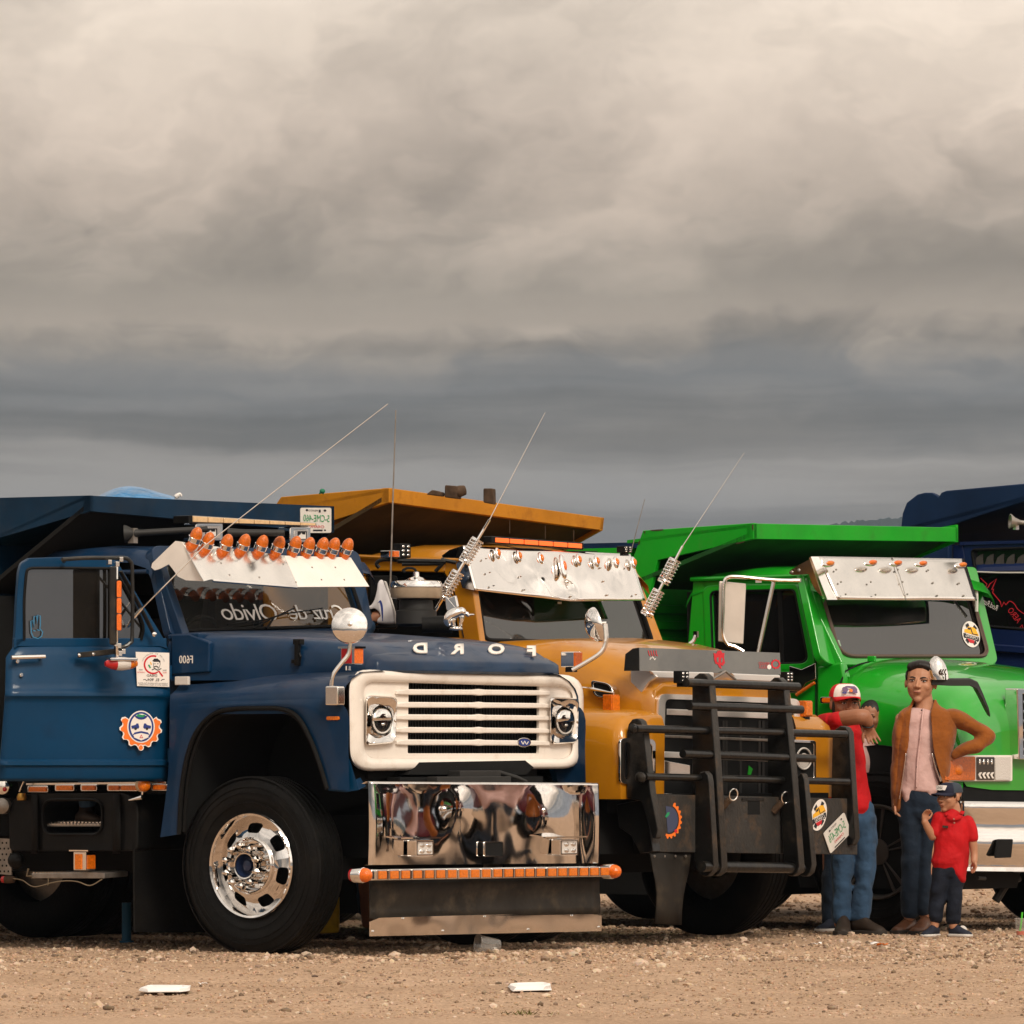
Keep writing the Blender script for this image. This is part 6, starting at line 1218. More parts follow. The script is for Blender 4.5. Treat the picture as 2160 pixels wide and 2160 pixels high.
# hanging rubber flap
fl = lambda x, y, u=.98: Y.f(x, y, u); m = MB(); rr = []
for y, xa, xb, o in [(1798, 1371, 1456, 0), (1812, 1373, 1455, .0), (1835, 1377, 1452, .012), (1860, 1382, 1446, .022), (1885, 1385, 1441, .02), (1915, 1384, 1438, .012), (1948, 1381, 1437, 0)]: rr.append([fl(lerp(xa, xb, k / 6), y + 3 * k / 6, .98 + o + .012 * math.sin(k)) for k in range(7)])
m.loft(rr, closed=False); hf_ = m.build('bumper_flap', M_flap, bull, solid=.01)
for x in (1380, 1401, 1424, 1446):
    m = MB(); m.lathe(fl(x, 1806, .99), NF, [(.009, 0), (.008, .006), (0, .008)], n=8, cap=False); m.build('bolt', M_steel, hf_)
# ---- chassis and wheels
m = MB(); m.box((-6.5, .75, .55), (.8, .95, .82)); m.box((-6.5, 1.4, .55), (.8, 1.6, .82)); m.box((-.12, .25, .42), (.12, 2.1, .56)); m.box((-1.2, .6, .7), (.75, 1.75, 1.4)); m.box((.6, .2, .80), (.95, 2.1, .92)); m.box((-2.6, .3, .45), (-.7, 2.0, 1.0)); m.box((.2, .45, .55), (.82, 1.9, .9)); m.box((-2.9, .15, .16), (-1.0, 2.2, .9)); m.build('chassis', M_dark, YT)  # last, lowest box added to darken the bright gap under the truck
wheel(Y, (0, .0, .525), -1, YT, style='none', rimmat=M_steel); wheel(Y, (0, 2.30, .525), 1, YT, style='none', rimmat=M_steel)
for v, sgn in ((.02, -1), (2.28, 1)): wheel(Y, (-3.3, v, .525), sgn, YT, name='rear_wheel', style='none')
# ---- whip antennas
def ln(p, q, t): return p.lerp(q, t)
a, b = yd(905, 1310, 42.0), yd(1033, 1096, 42.0); spring_antenna(Y, a, b, [(.22, .48, 9), (.58, .80, 8)], YT, yd(1150, 870, 42.0), r=.0035, coil_r=.040)
m = MB(); m.prism([yd(x, y, 41.9) for x, y in [(938, 1256), (945, 1262), (962, 1282), (950, 1296), (941, 1285)]], Y.loc(Y.O + Vector((0, .02, 0)))); m.prism([yd(x, y, 41.9) for x, y in [(945, 1262), (960, 1256), (965, 1280), (962, 1284)]], Y.loc(Y.O + Vector((.01, .04, 0)))); m.build('antenna_bracket', M_chromec, YT, bevel=.004)
a, b = yd(1362, 1300, 43.3), yd(1440, 1152, 43.3); spring_antenna(Y, a, b, [(.02, .36, 8), (.48, .80, 7)], YT, yd(1570, 955, 43.3), r=.0035, coil_r=.040)
m = MB(); m.tube([yd(823, 1245, 42.1), yd(828, 1080, 42.1), yd(835, 865, 42.1)], [.006, .005, .0035], n=6); m.build('whip_antenna', M_steel, YT)
m = MB(); m.tube([yd(1331, 1165, 43.0), yd(1345, 1110, 43.0), yd(1360, 1053, 43.0)], [.003, .0025, .002], n=6); m.build('thin_antenna', M_steel, YT)
# ================================================================== the green dump truck
G = Frame(2.369, 44.6, 37.0)
GT = G.root('dump_truck', 'bright green dump truck with a bright metal visor and chrome bumper', 'dump truck', 'dump trucks parked in a row')
gs = lambda x, y, v=.1: G.s(x, y, v)
gd2 = lambda x, y, d: G.d(x, y, d)
cu = G.s(1590, 1104, 0).x; L = [G.f(1590, 1104, cu), G.f(2021, 1113, cu), G.f(2021, 1143, cu), G.f(1590, 1137, cu)]; vE = L[1].y; hb = -2.0
m = MB(); m.box((hb - .06, 0, .98), (hb, vE, 2.55)); m.box((-6.6, 0, 1.05), (hb, .06, 2.55)); m.box((-6.6, vE - .06, 1.05), (hb, vE, 2.5)); m.box((-6.6, 0, .98), (hb, vE, 1.06)); m.box((-6.6, 0, .98), (-6.5, vE, 2.4)); body = m.build('dump_body', M_grnbody, GT)
for y in (1225, 1282, 1316, 1350):
    z = gd2(1420, y, 45.6).z; m = MB(); m.box((hb, .05, z - .03), (hb + .035, vE - .05, z + .03)); m.build('headboard_rib', M_grnbody, body, bevel=.01)
m = MB(); m.prism([G.s(x, y, 0) for x, y in [(1325, 1420), (1325, 1200), (1338, 1168), (1356, 1119), (1590, 1103), (1590, 1137), (1387, 1182), (1368, 1255), (1358, 1420)]], (0, .04, 0)); can = m.build('canopy', M_grnbody, GT, bevel=.005)
m = MB(); m.prism(L, (-.06, 0, 0)); m.build('canopy_front', M_grnbody, can, bevel=.004)
m = MB(); m.prism([L[3] + Vector((-.06, 0, .004)), L[2] + Vector((-.06, 0, .004)), Vector((hb, vE, 2.28)), Vector((hb, 0, 2.28))], (0, 0, .03)); m.build('canopy_underside', M_undshadeg, can)
m = MB(); m.prism([L[0] + Vector((-.06, 0, -.01)), L[1] + Vector((-.06, 0, -.01)), Vector((hb, vE, 2.6)), Vector((hb, 0, 2.6))], (0, 0, -.02)); m.build('canopy_deck', M_grnbody, can)
m = MB(); m.prism([L[1] + Vector((0, -.03, 0.02)), L[2] + Vector((0, -.03, 0)), Vector((hb, vE - .03, 2.28)), Vector((hb, vE - .03, 2.62))], (0, .03, 0)); m.build('canopy_cheek', M_grnbody, can)
dc = Decal(lambda x, y: G.s(x, y, 0), NV, .002)
for q in ([(1372, 1118), (1400, 1116), (1398, 1119), (1385, 1120), (1374, 1120)], [(1347, 1143), (1351, 1139), (1350, 1148), (1346, 1150)], [(1586, 1108), (1590, 1106), (1590, 1120), (1587, 1116)], [(1552, 1146), (1572, 1141), (1570, 1144), (1554, 1148)], [(1405, 1178), (1420, 1173), (1418, 1177)], [(1358, 1122), (1362, 1119), (1361, 1127)]): dc.lay(q, M_rust)
tag(dc.build('paint_chips', can), kind='stuff')
# ---- cab
vc = .12; rt = G.s(1706, 1190, vc).x
m = MB(); secs = []
for u, z in [(rt + .12, 2.29), (rt + .08, 2.36), (rt - .1, 2.405), (rt - .5, 2.42), (rt - .82, 2.39), (rt - .95, 2.35), (rt - 1.0, 2.27)]:
    secs.append([Vector((u, vc, z - .13)), Vector((u, vc + .02, z - .08)), Vector((u, vc + .10, z - .02)), Vector((u, vc + .35, z)), Vector((u, 1.15, z + .02)), Vector((u, 1.9, z)), Vector((u, 2.1, z - .03)), Vector((u, 2.18, z - .08)), Vector((u, 2.2, z - .13))])
m.loft(secs, closed=False); roof = m.build('roof', M_grn, GT, angle=60)
m = MB(); m.tube([gs(1706, 1214, vc - .015), gs(1580, 1218, vc - .015), gs(1458, 1222, vc - .015)], .016); m.build('drip_rail', M_grn, roof)
do = [(1462, 1218), (1688, 1215), (1704, 1290), (1722, 1392), (1722, 1650), (1448, 1650), (1450, 1370)]
wo2 = rquad((1480, 1234), (1682, 1230), (1722, 1412), (1488, 1420), [20, 12, 22, 12], 5); wi2 = rquad((1498, 1247), (1676, 1243), (1706, 1398), (1504, 1404), [14, 10, 22, 8], 5)
m = MB(); m.ring([gs(x, y, vc) for x, y in wo2], [gs(x, y, vc) for x, y in wi2], (0, .05, 0)); dr_ = m.build('door', M_grn, GT, bevel=.012)
m = MB(); m.prism([gs(x, y, vc + .006) for x, y in [(1462, 1216), (1490, 1216), (1497, 1420), (1448, 1420), (1450, 1360)]], (0, .05, 0)); m.prism([gs(x, y, vc + .006) for x, y in [(1480, 1216), (1690, 1214), (1690, 1236), (1480, 1240)]], (0, .04, 0)); m.prism([gs(x, y, vc + .004) for x, y in [(1448, 1410), (1722, 1405), (1722, 1660), (1448, 1660)]], (0, .05, 0)); m.build('door_skin', M_grn, dr_, bevel=.01)
m = MB(); m.face([gs(x, y, vc + .03) for x, y in wi2]); m.build('door_window', M_glblk, dr_)
m = MB(); m.prism([gs(x, y, vc + .015) for x, y in [(1639, 1246), (1646, 1246), (1652, 1402), (1645, 1402)]], (0, .02, 0)); m.tube([gs(x, y, vc + .01) for x, y in wi2], .010, n=6, closed=True); m.build('window_rubber', M_rub, dr_)
m = MB(); m.tube([gs(x, y, vc - .002) for x, y in [(1688, 1218), (1704, 1290), (1721, 1392), (1721, 1640)]], .004, n=5); m.build('door_gap', M_dark, dr_)
uR = rt - 1.0; m = MB(); m.box((uR - .03, vc + .06, .95), (uR, 2.15, 2.25)); m.box((uR, vc + .06, .95), (-.5, 2.15, 1.0)); m.box((-.56, .22, .95), (-.5, 2.1, 1.6)); m.box((uR, 2.12, 1.0), (-.5, 2.17, 1.7)); m.box((-.85, .22, 1.55), (-.5, 2.1, 1.68)); m.box((uR + .1, .3, 1.3), (uR + .6, 2.1, 1.55)); m.box((uR + .05, .3, 1.5), (uR + .2, 2.1, 2.0)); m.build('cab_shell', M_in, GT)
Wp = G.s(1768, 1381, .2); Wn = Vector((.93, 0, .36)).normalized(); ws = lambda x, y, o=0: G.pl(x, y, Wp, Wn, o)
wi3 = rquad((1722, 1215), (2040, 1215), (2086, 1384), (1772, 1384), [10, 10, 20, 34], 6); wo3 = rquad((1690, 1195), (2060, 1195), (2108, 1402), (1735, 1402), [10, 10, 20, 30], 6)
m = MB(); m.ring([ws(x, y) for x, y in wo3], [ws(x, y) for x, y in wi3], Wn * -.06); wf = m.build('windscreen_frame', M_grn, GT, bevel=.01)
m = MB(); m.prism([gs(x, y, vc + .01) for x, y in [(1690, 1214), (1706, 1214), (1730, 1300), (1775, 1395), (1785, 1430), (1722, 1430), (1704, 1290)]], (0, .06, 0)); m.build('front_pillar', M_grn, wf, bevel=.012)
M_seal = mat('weathered seal', (.10, .065, .05), .6)
m = MB(); m.tube([ws(x, y, .006) for x, y in wi3], .013, n=6, closed=True); m.tube([ws(x, y, .010) for x, y in inset(wi3, .018)], .006, n=6, closed=True); m.build('windscreen_seal', M_seal, wf)
m = MB(); m.face([ws(x, y, -.01) for x, y in wi3]); m.build('windscreen', M_gltint, wf)
wg = lambda x, y: ws(x, y, -.007)
truck_crest(wg, Wn, 2048, 1338, 19, 27, wf, sk=.30)
dc = Decal(wg, Wn); dc.lay([(1757, 1350), (1770, 1350), (1774, 1363), (1761, 1365)], M_sticker if False else mat('pale green sticker', (.30, .42, .30), .5), 1); dc.lay([(1760, 1352), (1767, 1352), (1768, 1355), (1761, 1355)], M_paper, 2); dc.build('permit_sticker', wf)
# ---- visor
Vp = G.s(1727, 1174, .08); Vq = G.s(1767, 1265, .08); vn = Vector((-(Vq.z - Vp.z), 0, Vq.x - Vp.x)).normalized(); vz = lambda x, y, o=0: G.pl(x, y, Vp, vn, o)
m = MB(); rows = []; tl, tr, br_, bl_ = Vector((1727, 1174)), Vector((2034, 1179)), Vector((2061, 1267)), Vector((1767, 1265))
for j in range(11):
    R = []
    for i in range(41):
        t = i / 40; s_ = j / 10; p = tl.lerp(tr, t).lerp(bl_.lerp(br_, t), s_); bow = .03 * (1 - (2 * t - 1) ** 2) + .012 * math.sin(9 * t + 2 * s_) * math.sin(3.1 * s_) * .5
        R.append(vz(p.x, p.y, bow))
    rows.append(R)
m.loft(rows, closed=False); vis = m.build('visor', M_alu, GT, angle=70, solid=.005)
m = MB(); m.loft([[vz(lerp(1727, 1767, s_), lerp(1174, 1265, s_)) for s_ in [k / 8 for k in range(9)]], [vz(lerp(1722, 1757, s_), lerp(1174, 1265, s_)) + Vector((-.03, -.02, 0)) for s_ in [k / 8 for k in range(9)]], [gs(lerp(1712, 1741, s_), lerp(1177, 1262, s_), .04) + Vector((-.02, 0, 0)) for s_ in [k / 8 for k in range(9)]]], closed=False)
m.prism([gs(x, y, .04) for x, y in [(1714, 1177), (1690, 1189), (1667, 1203), (1664, 1209), (1670, 1213), (1706, 1211), (1712, 1230), (1720, 1245), (1732, 1257), (1744, 1262)]], (0, .005, 0)); m.build('visor_side', M_alu, vis, angle=60)
m = MB(); m.tube([vz(1882, 1175, .034), vz(1898, 1215, .040), vz(1912, 1266, .036)], .0025, n=5); m.build('visor_seam', M_steel, vis)
for x, y in [(1746, 1190), (1836, 1188), (1889, 1189), (1942, 1190), (2026, 1193)]:
    t = (x - 1727) / 310; c = vz(x, y, .045 + .03 * (1 - (2 * t - 1) ** 2)); sd = Vector((0, 1, 0)); d = (vz(x, y + 5) - vz(x, y)).normalized()
    m = MB(); m.ball(c, (sd * .078, d * .030, vn * .018), 18, 8); l = m.build('marker_lamp', M_chromec, vis); m = MB(); m.ball(c + vn * .014 + sd * .010, (sd * .048, d * .021, vn * .018), 16, 8); m.build('lens', M_amb if x in (1746, 2026) else M_org, l)
for k, (x, y) in enumerate([(1763, 1202), (1773, 1228), (1783, 1254), (1826, 1201), (1836, 1228), (1846, 1255), (1893, 1202), (1903, 1228), (1913, 1254), (1957, 1203), (1967, 1230), (1976, 1257), (2012, 1204), (2022, 1231), (2032, 1257), (1670, 1207), (1685, 1203)]):
    p = vz(x, y, .012 + .03 * (1 - (2 * (x - 1727) / 310 - 1) ** 2)) if x > 1700 else gs(x, y, .038); m = MB(); m.lathe(p, vn if x > 1700 else NV, [(.007, 0), (.006, .008), (0, .012)] if x > 1700 else [(.012, 0), (.01, .004), (0, .006)], n=8, cap=False); m.build('rivet', M_steel, vis)
# ---- one-piece bonnet
m = MB(); secs = []
for u, zt, zb, hw in [(-.50, 1.80, 1.30, 1.03), (-.2, 1.79, 1.30, 1.05), (.1, 1.755, 1.18, 1.08), (.3, 1.71, 1.10, 1.10), (.42, 1.665, 1.0, 1.11), (.52, 1.60, .93, 1.11), (.58, 1.53, .92, 1.10), (.615, 1.44, .92, 1.08), (.63, 1.33, .92, 1.06)]:
    c = 1.15; sh = .22 if u < .4 else .2
    H = [(c - hw, zb), (c - hw - .0, lerp(zb, zt - sh - .1, .6)), (c - hw + .01, zt - sh - .06), (c - hw + .05, zt - sh + .02), (c - hw + .14, zt - sh * .5), (c - hw + .30, zt - sh * .2), (c - hw * .5, zt - sh * .02), (c, zt + .02)]
    secs.append([Vector((u, a, b)) for a, b in H + [(2 * c - a, b) for a, b in H[-2::-1]]])
m.loft(secs, closed=False); m.add(secs[-1], [tuple(range(len(secs[-1])))]); hood = m.build('bonnet', M_grn, GT, angle=70, sub=1)
m = MB(); m.tube([gs(1774, 1470, .085), gs(1774, 1438, .09), gs(1783, 1416, .13), G.d(1810, 1402, 44.95), G.d(1841, 1394, 45.1)], .006, n=6); m.build('bonnet_gap', M_dark, hood)
m = MB(); m.prism([gs(x, y, .10) for x, y in [(1722, 1405), (1775, 1395), (1780, 1430), (1778, 1570), (1722, 1600)]], (0, .06, 0)); m.build('cowl_side', M_grn, GT, bevel=.02)
m = MB(); m.obox(G.d(1839, 1390, 45.05), (.03, 0, 0), (0, .012, 0), (0, 0, .02)); m.build('washer_jet', M_grn, hood, bevel=.006)
# wheel opening
A = [Vector((.64 * math.cos(t), .03, .525 + .70 * math.sin(t))) for t in [math.radians(a) for a in range(-20, 201, 10)]]
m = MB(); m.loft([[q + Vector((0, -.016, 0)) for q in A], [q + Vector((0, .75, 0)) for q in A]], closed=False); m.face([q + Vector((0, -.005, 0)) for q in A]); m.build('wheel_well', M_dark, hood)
gf = lambda x, y, u=.64: G.f(x, y, u)
ho = rect(1990, 1593, 2136, 1648, 4); m = MB(); m.prism([gf(x, y, .655) for x, y in ho], (-.03, 0, 0)); hl = m.build('headlight', M_white, hood, bevel=.004)
m = MB(); m.prism([gf(x, y, .665) for x, y in rect(1994, 1596, 2058, 1646, 3)], (-.02, 0, 0)); m.build('turn_lens', M_ambd, hl, bevel=.004)
m = MB(); m.ball(gf(2020, 1624, .652), ((.03, 0, 0), (0, .05, 0), (0, 0, .04)), 12, 8); m.build('turn_bulb', M_amb, hl)
m = MB(); m.prism([gf(x, y, .662) for x, y in rect(2061, 1597, 2098, 1645, 2)], (-.01, 0, 0)); pr = m.build('led_pod', M_lens, hl)
for i in range(4):
    x = 2064 + i * 8.4; m = MB(); m.prism([gf(a, b, .666) for a, b in [(x, 1634), (x + 4, 1629), (x + 8, 1629), (x + 4, 1635), (x + 8, 1642), (x + 4, 1642)]], (-.004, 0, 0)); m.build('led_chevron', M_white, pr)
    m = MB(); m.ball(gf(x + 3, 1607, .662), ((.006, 0, 0), (0, .011, 0), (0, 0, .02)), 8, 6); m.build('led', M_lamp, pr)
m = MB(); m.prism([gf(x, y, .662) for x, y in rect(2100, 1597, 2132, 1645, 2)], (-.01, 0, 0)); m.build('clear_lens', M_clear, hl)
# grille at the frame's edge
m = MB(); o = [gf(x, y, .70) for x, y in [(2146, 1452), (2420, 1462), (2420, 1610), (2150, 1602)]]; i_ = [gf(x, y, .70) for x, y in [(2158, 1464), (2408, 1474), (2408, 1600), (2160, 1592)]]; m.ring(o, i_, (-.10, 0, 0)); gg_ = m.build('grille', M_chrome, hood, bevel=.008); m = MB(); m.prism([q + Vector((-.02, 0, 0)) for q in i_], (-.02, 0, 0)); m.build('grille_mesh', M_dark, gg_)
for k in range(6):
    m = MB(); y = 1478 + k * 20; m.prism([gf(2158, y, .695), gf(2408, y + 8, .695), gf(2408, y + 14, .695), gf(2160, y + 6, .695)], (-.02, 0, 0)); m.build('grille_bar', M_chromec, gg_)
# ---- bumper
M_chromeg = mat('rippled chrome', (.80, .77, .74), .05, 1.0, bump=(4.5, .12, 1))
ub = .76; gb = lambda x, y, u=ub: G.f(x, y, u); m = MB(); cols = []
for x, u in [(2022, .66), (2026, .72), (2034, .75), (2046, .76)] + [(2060 + 40 * k, .765) for k in range(10)] + [(2460, .75)]:
    cols.append([gb(x, y + (x - 2030) * .012, u + d) for y, d in [(1695, -.05), (1690, -.01), (1694, .0), (1705, -.001), (1730, -.006), (1762, -.015), (1766, -.006), (1790, -.018), (1815, -.034), (1826, -.042), (1828, -.014), (1837, -.010), (1839, -.03)]])
m.loft(cols, closed=False); bum = m.build('bumper', M_chromeg, GT, angle=50)
m = MB(); m.prism([gb(x, y, ub + .018) for x, y in rquad((2106, 1770), (2137, 1770), (2133, 1809), (2101, 1810), 3, 3)], (-.015, 0, 0)); m.build('tow_slot', M_dark, bum)
# ---- mirrors
md = 44.35; mf = lambda x, y, o=0: G.d(x, y, md - o)
m = MB(); m.prism([mf(x, y) for x, y in [(1517, 1226), (1522, 1226), (1574, 1231), (1568, 1359), (1515, 1353)]], G.loc(G.O + Vector((0.0, .05, 0)))); mi = m.build('mirror', mat('pale mirror back', (.62, .56, .50), .35, .3, noise=(5, .1), bump=(4, .2)), GT, bevel=.008)
m = MB(); m.tube([mf(x, y, .03) for x, y in spl([(1687, 1225), (1640, 1224), (1600, 1221), (1560, 1217), (1537, 1218), (1528, 1230), (1526, 1280), (1525, 1335), (1534, 1358), (1550, 1364), (1568, 1374)], 4)], .012, n=8); fr_ = m.build('mirror_frame', M_alu, mi)
m = MB(); m.tube([mf(1632, 1228, .02), mf(1614, 1310, .02), mf(1599, 1380, .02)], .013, n=8); m.build('mirror_strut', M_alu, mi); m = MB(); m.obox(mf(1680, 1224, .02), G.loc(G.O + Vector((.03, 0, 0))), G.loc(G.O + Vector((0, .01, 0))), (0, 0, .012)); m.obox(mf(1600, 1224, .02), G.loc(G.O + Vector((.02, 0, 0))), G.loc(G.O + Vector((0, .01, 0))), (0, 0, .016)); m.build('mirror_clamp', M_alu, mi)
m = MB(); m.tube([mf(x, y) for x, y in spl([(1468, 1340), (1463, 1352), (1454, 1360), (1450, 1378), (1449, 1400)], 3)], .013, n=8); m.obox(mf(1468, 1338), (.015, 0, 0), (0, .01, 0), (0, 0, .02)); m.build('grab_rail', M_alu, GT)
# hood mirror: chrome cap on a black arm
m = MB(); fa = lambda x, y: G.d(x, y, 44.10); cap = []
for k in range(9):
    t = k / 8; y = lerp(1434, 1384, t); w = 22 * math.sqrt(max(.02, 1 - t ** 2.6)); cx = lerp(1980, 1974, t); cap.append([fa(cx + w * math.cos(a), y) + G.loc(G.O + Vector((0, w / 325 * .75 * math.sin(a), 0))) for a in [2 * math.pi * i / 20 for i in range(20)]])
m.loft(cap); hm = m.build('bonnet_mirror', M_chrome, GT, angle=60)
for i in range(3):
    x = 1980 + i * 5; m = MB(); m.tube([fa(x + 4, 1412) + G.loc(G.O + Vector((0, -.075, 0))), fa(x, 1418) + G.loc(G.O + Vector((0, -.075, 0))), fa(x + 4, 1424) + G.loc(G.O + Vector((0, -.075, 0)))], .005, n=5); m.build('chevron', M_rust, hm)
m = MB(); rgs = []
for (x, y, w, h) in [(1960, 1439, .02, .030), (2000, 1440, .03, .034), (2040, 1440, .035, .034), (2054, 1446, .045, .034), (2066, 1468, .05, .028), (2080, 1498, .045, .022), (2086, 1511, .03, .012)]:
    c = fa(x, y); rgs.append([c + G.loc(G.O + Vector((a * h, b * w, e * h))) for a, b, e in [(.5, -1, -.7), (.7, -.9, .7), (.5, .9, .9), (-.5, 1, .2)]])
m.loft(rgs); m.build('mirror_arm', M_greyplas, hm, bevel=.006)
m = MB(); a = [gs(x, y, .085) for x, y in [(1664, 1404), (1690, 1412), (1720, 1398), (1721, 1432), (1700, 1440), (1690, 1455), (1676, 1462), (1664, 1462)]]; m.prism(a, (0, .01, 0)); m.build('chrome_flash', M_chrome, GT, bevel=.006); m = MB(); m.tube([gs(1680, 1466, .09), gs(1694, 1456, .09), gs(1718, 1440, .09)], .012); m.build('orange_stripe', M_ambd, GT)
m = MB(); m.prism([gs(x, y, .02) for x, y in rect(1729, 1470, 1764, 1484, 5)], (0, .06, 0)); sm = m.build('side_marker', M_chromec, hood, bevel=.004); m = MB(); m.prism([gs(x, y, .008) for x, y in rect(1733, 1472, 1760, 1482, 4)], (0, .03, 0)); m.build('lens', M_org, sm, bevel=.003)
# ---- wheels, chassis
m = MB(); m.box((-6.5, .75, .55), (.6, .95, .82)); m.box((-6.5, 1.4, .55), (.6, 1.6, .82)); m.box((-.12, .25, .42), (.12, 2.1, .56)); m.box((-1.2, .6, .7), (.55, 1.75, 1.3)); m.box((.35, .1, .60), (.62, 2.2, .95)); m.box((-2.6, .3, .42), (-.7, 2.0, 1.05)); m.box((.3, .5, .42), (.66, .9, .62)); m.box((-2.9, .15, .22), (-1.2, 2.2, .9)); m.build('chassis', M_dark, GT)  # low rear box added to hide sunlit ground seen beneath the truck
m = MB(); m.tube([G.f(2062, 1852, .70), G.f(2078, 1853, .70)], .012); m.tube([G.f(2100, 1900, .5), G.f(2124, 1862, .55), G.f(2150, 1850, .6)], .03); m.build('spring_shackle', M_greyplas, GT)
wc = G.s(1848, 1816, .0); wheel(G, (wc.x, .0, .525), -1, GT, style='spoke', rimmat=mat('grey wheel trim', (.085, .075, .068), .42, .3, noise=(6, .2)), r=.525)
wheel(G, (wc.x, 2.30, .525), 1, GT, style='none', rimmat=M_steel)
for v, sgn in ((.02, -1), (2.28, 1)): wheel(G, (-3.3, v, .525), sgn, GT, name='rear_wheel', style='none')
# ================================================================== the navy dump truck at the edge of the frame
N_ = Frame(4.2, 47.0, 37.0)
NT = N_.root('dump_truck', 'navy blue dump truck with red script on its dark side window', 'dump truck', 'dump trucks parked in a row')
ns = lambda x, y, v=.1: N_.s(x, y, v)
m = MB(); P = [(1900, 1330), (1899, 1120), (1903, 1083), (1912, 1060), (1934, 1043), (1950, 1039), (1964, 1039), (1974, 1044), (1979, 1048), (1985, 1039), (1995, 1035), (2160, 1020), (2300, 1008), (2300, 1015), (2160, 1058), (2070, 1087), (2003, 1110), (1995, 1330)]
m.prism([ns(x, y, 0) for x, y in P], (0, .05, 0)); can = m.build('canopy', M_navybody, NT, bevel=.01)
cu = ns(2300, 1010, 0).x; m = MB(); m.box((-2.05, 0, .98), (-2.0, 2.35, 2.75)); m.box((-6.5, 0, 1.0), (-2.0, .05, 2.7)); m.box((-6.5, 2.3, 1.0), (-2.0, 2.35, 2.7)); m.box((-6.5, 0, .98), (-2.0, 2.35, 1.05)); m.build('dump_body', M_navybody, NT)
m = MB(); a = ns(2300, 1008, 0); m.prism([Vector((a.x, 0, a.z)), Vector((a.x, 2.3, a.z)), Vector((a.x, 2.3, a.z - .12)), Vector((a.x, 0, a.z - .12))], (-.05, 0, 0)); m.prism([Vector((a.x - .05, 0, a.z - .02)), Vector((a.x - .05, 2.3, a.z - .02)), Vector((-2.0, 2.3, 2.72)), Vector((-2.0, 0, 2.72))], (0, 0, -.03)); m.build('canopy_front', M_navybody, can)
vc = .1; m = MB(); secs = []
for u, z in [(-.45, 2.40), (-.5, 2.5), (-.8, 2.545), (-1.2, 2.545), (-1.46, 2.53), (-1.55, 2.49), (-1.58, 2.40)]: secs.append([Vector((u, vc, z - .10)), Vector((u, vc + .02, z - .05)), Vector((u, vc + .1, z - .01)), Vector((u, 1.15, z + .02)), Vector((u, 2.1, z - .01)), Vector((u, 2.2, z - .1))])
m.loft(secs, closed=False); roof = m.build('roof', M_navy, NT, angle=60)
m = MB(); m.prism([ns(x, y, .085) for x, y in [(2024, 1143), (2300, 1136), (2300, 1142), (2024, 1150)]], (0, .03, 0)); m.build('drip_rail', M_navy, roof)
wo4 = rquad((2030, 1150), (2240, 1144), (2290, 1350), (2062, 1338), 8, 3); wi4 = rquad((2050, 1160), (2225, 1154), (2268, 1336), (2078, 1321), 8, 3)
m = MB(); m.ring([ns(x, y, vc) for x, y in wo4], [ns(x, y, vc) for x, y in wi4], (0, .06, 0)); m.prism([ns(x, y, vc) for x, y in [(2010, 1150), (2030, 1150), (2062, 1338), (2010, 1338)]], (0, .05, 0)); m.prism([ns(x, y, vc) for x, y in [(2010, 1330), (2300, 1345), (2300, 1620), (2010, 1620)]], (0, .05, 0)); dn = m.build('door', M_navy, NT, bevel=.01)
m = MB(); m.prism([ns(x, y, vc - .03) for x, y in [(2010, 1352), (2300, 1374), (2300, 1390), (2010, 1368)]], (0, .05, 0)); m.build('side_moulding', M_navy, dn, bevel=.01)
m = MB(); m.face([ns(x, y, vc + .025) for x, y in wi4]); m.build('door_window', M_glblk, dn)
m = MB(); m.tube([ns(x, y, vc + .004) for x, y in wi4], .012, n=6, closed=True); m.tube([ns(2050, 1207, vc + .005), ns(2240, 1209, vc + .005)], .007); m.build('window_rubber', M_plas, dn); 
m = MB(); m.tube([ns(2049, 1206, vc - .004), ns(2110, 1208, vc - .006), ns(2240, 1208, vc - .004)], .006); m.build('window_bar', M_clear, dn)
cur = []; 
for i in range(61):
    x = 2056 + i * 3; ph = (i % 8) / 8; cur.append((x, 1168, 1204 - 0 * ph))
m = MB(); sc = []
for i in range(8):
    x0 = 2054 + i * 22; sc.append([(x0, 1206), (x0 + 1, 1190), (x0 + 6, 1176), (x0 + 14, 1170), (x0 + 20, 1168), (x0 + 19, 1180), (x0 + 22, 1206)])
for i, q in enumerate(sc):
    m = MB(); m.prism([ns(x, y, vc + .020 - .001 * (i % 2)) for x, y in q], (0, .003, 0)); m.build('curtain_fold', mat('grey curtain', (.055, .05, .047), .8, noise=(20, .2)) if i == 0 else MATS['grey curtain'], dn)
nw = lambda x, y: ns(x, y, vc + .020)
dc = Decal(nw, NV); dc.line([(2068, 1219), (2082, 1232), (2076, 1246), (2085, 1238), (2088, 1232), (2102, 1221), (2092, 1244), (2096, 1242), (2094, 1250), (2110, 1269), (2113, 1280), (2118, 1270), (2122, 1276)], 2.0, M_inkred); dc.line(spl([(2122, 1276), (2130, 1268), (2140, 1274), (2146, 1284), (2156, 1292), (2168, 1300), (2176, 1318)], 3), 1.6, M_inkred); dc.line([(2150, 1326), (2156, 1318), (2160, 1332), (2168, 1322), (2180, 1340)], 2.0, M_inkred); dc.build('red_line', dn)
ptext('window_text', 'AERO', nw, 2140, 1298, 13, M_inkred, dn, wx=.75, rot=-52, n=NV, off=.004); ptext('window_text', 'Rod.Run', nw, 2090, 1276, 12, M_paper, dn, wx=.62, rot=-28, n=NV, off=.004, shear=.3)
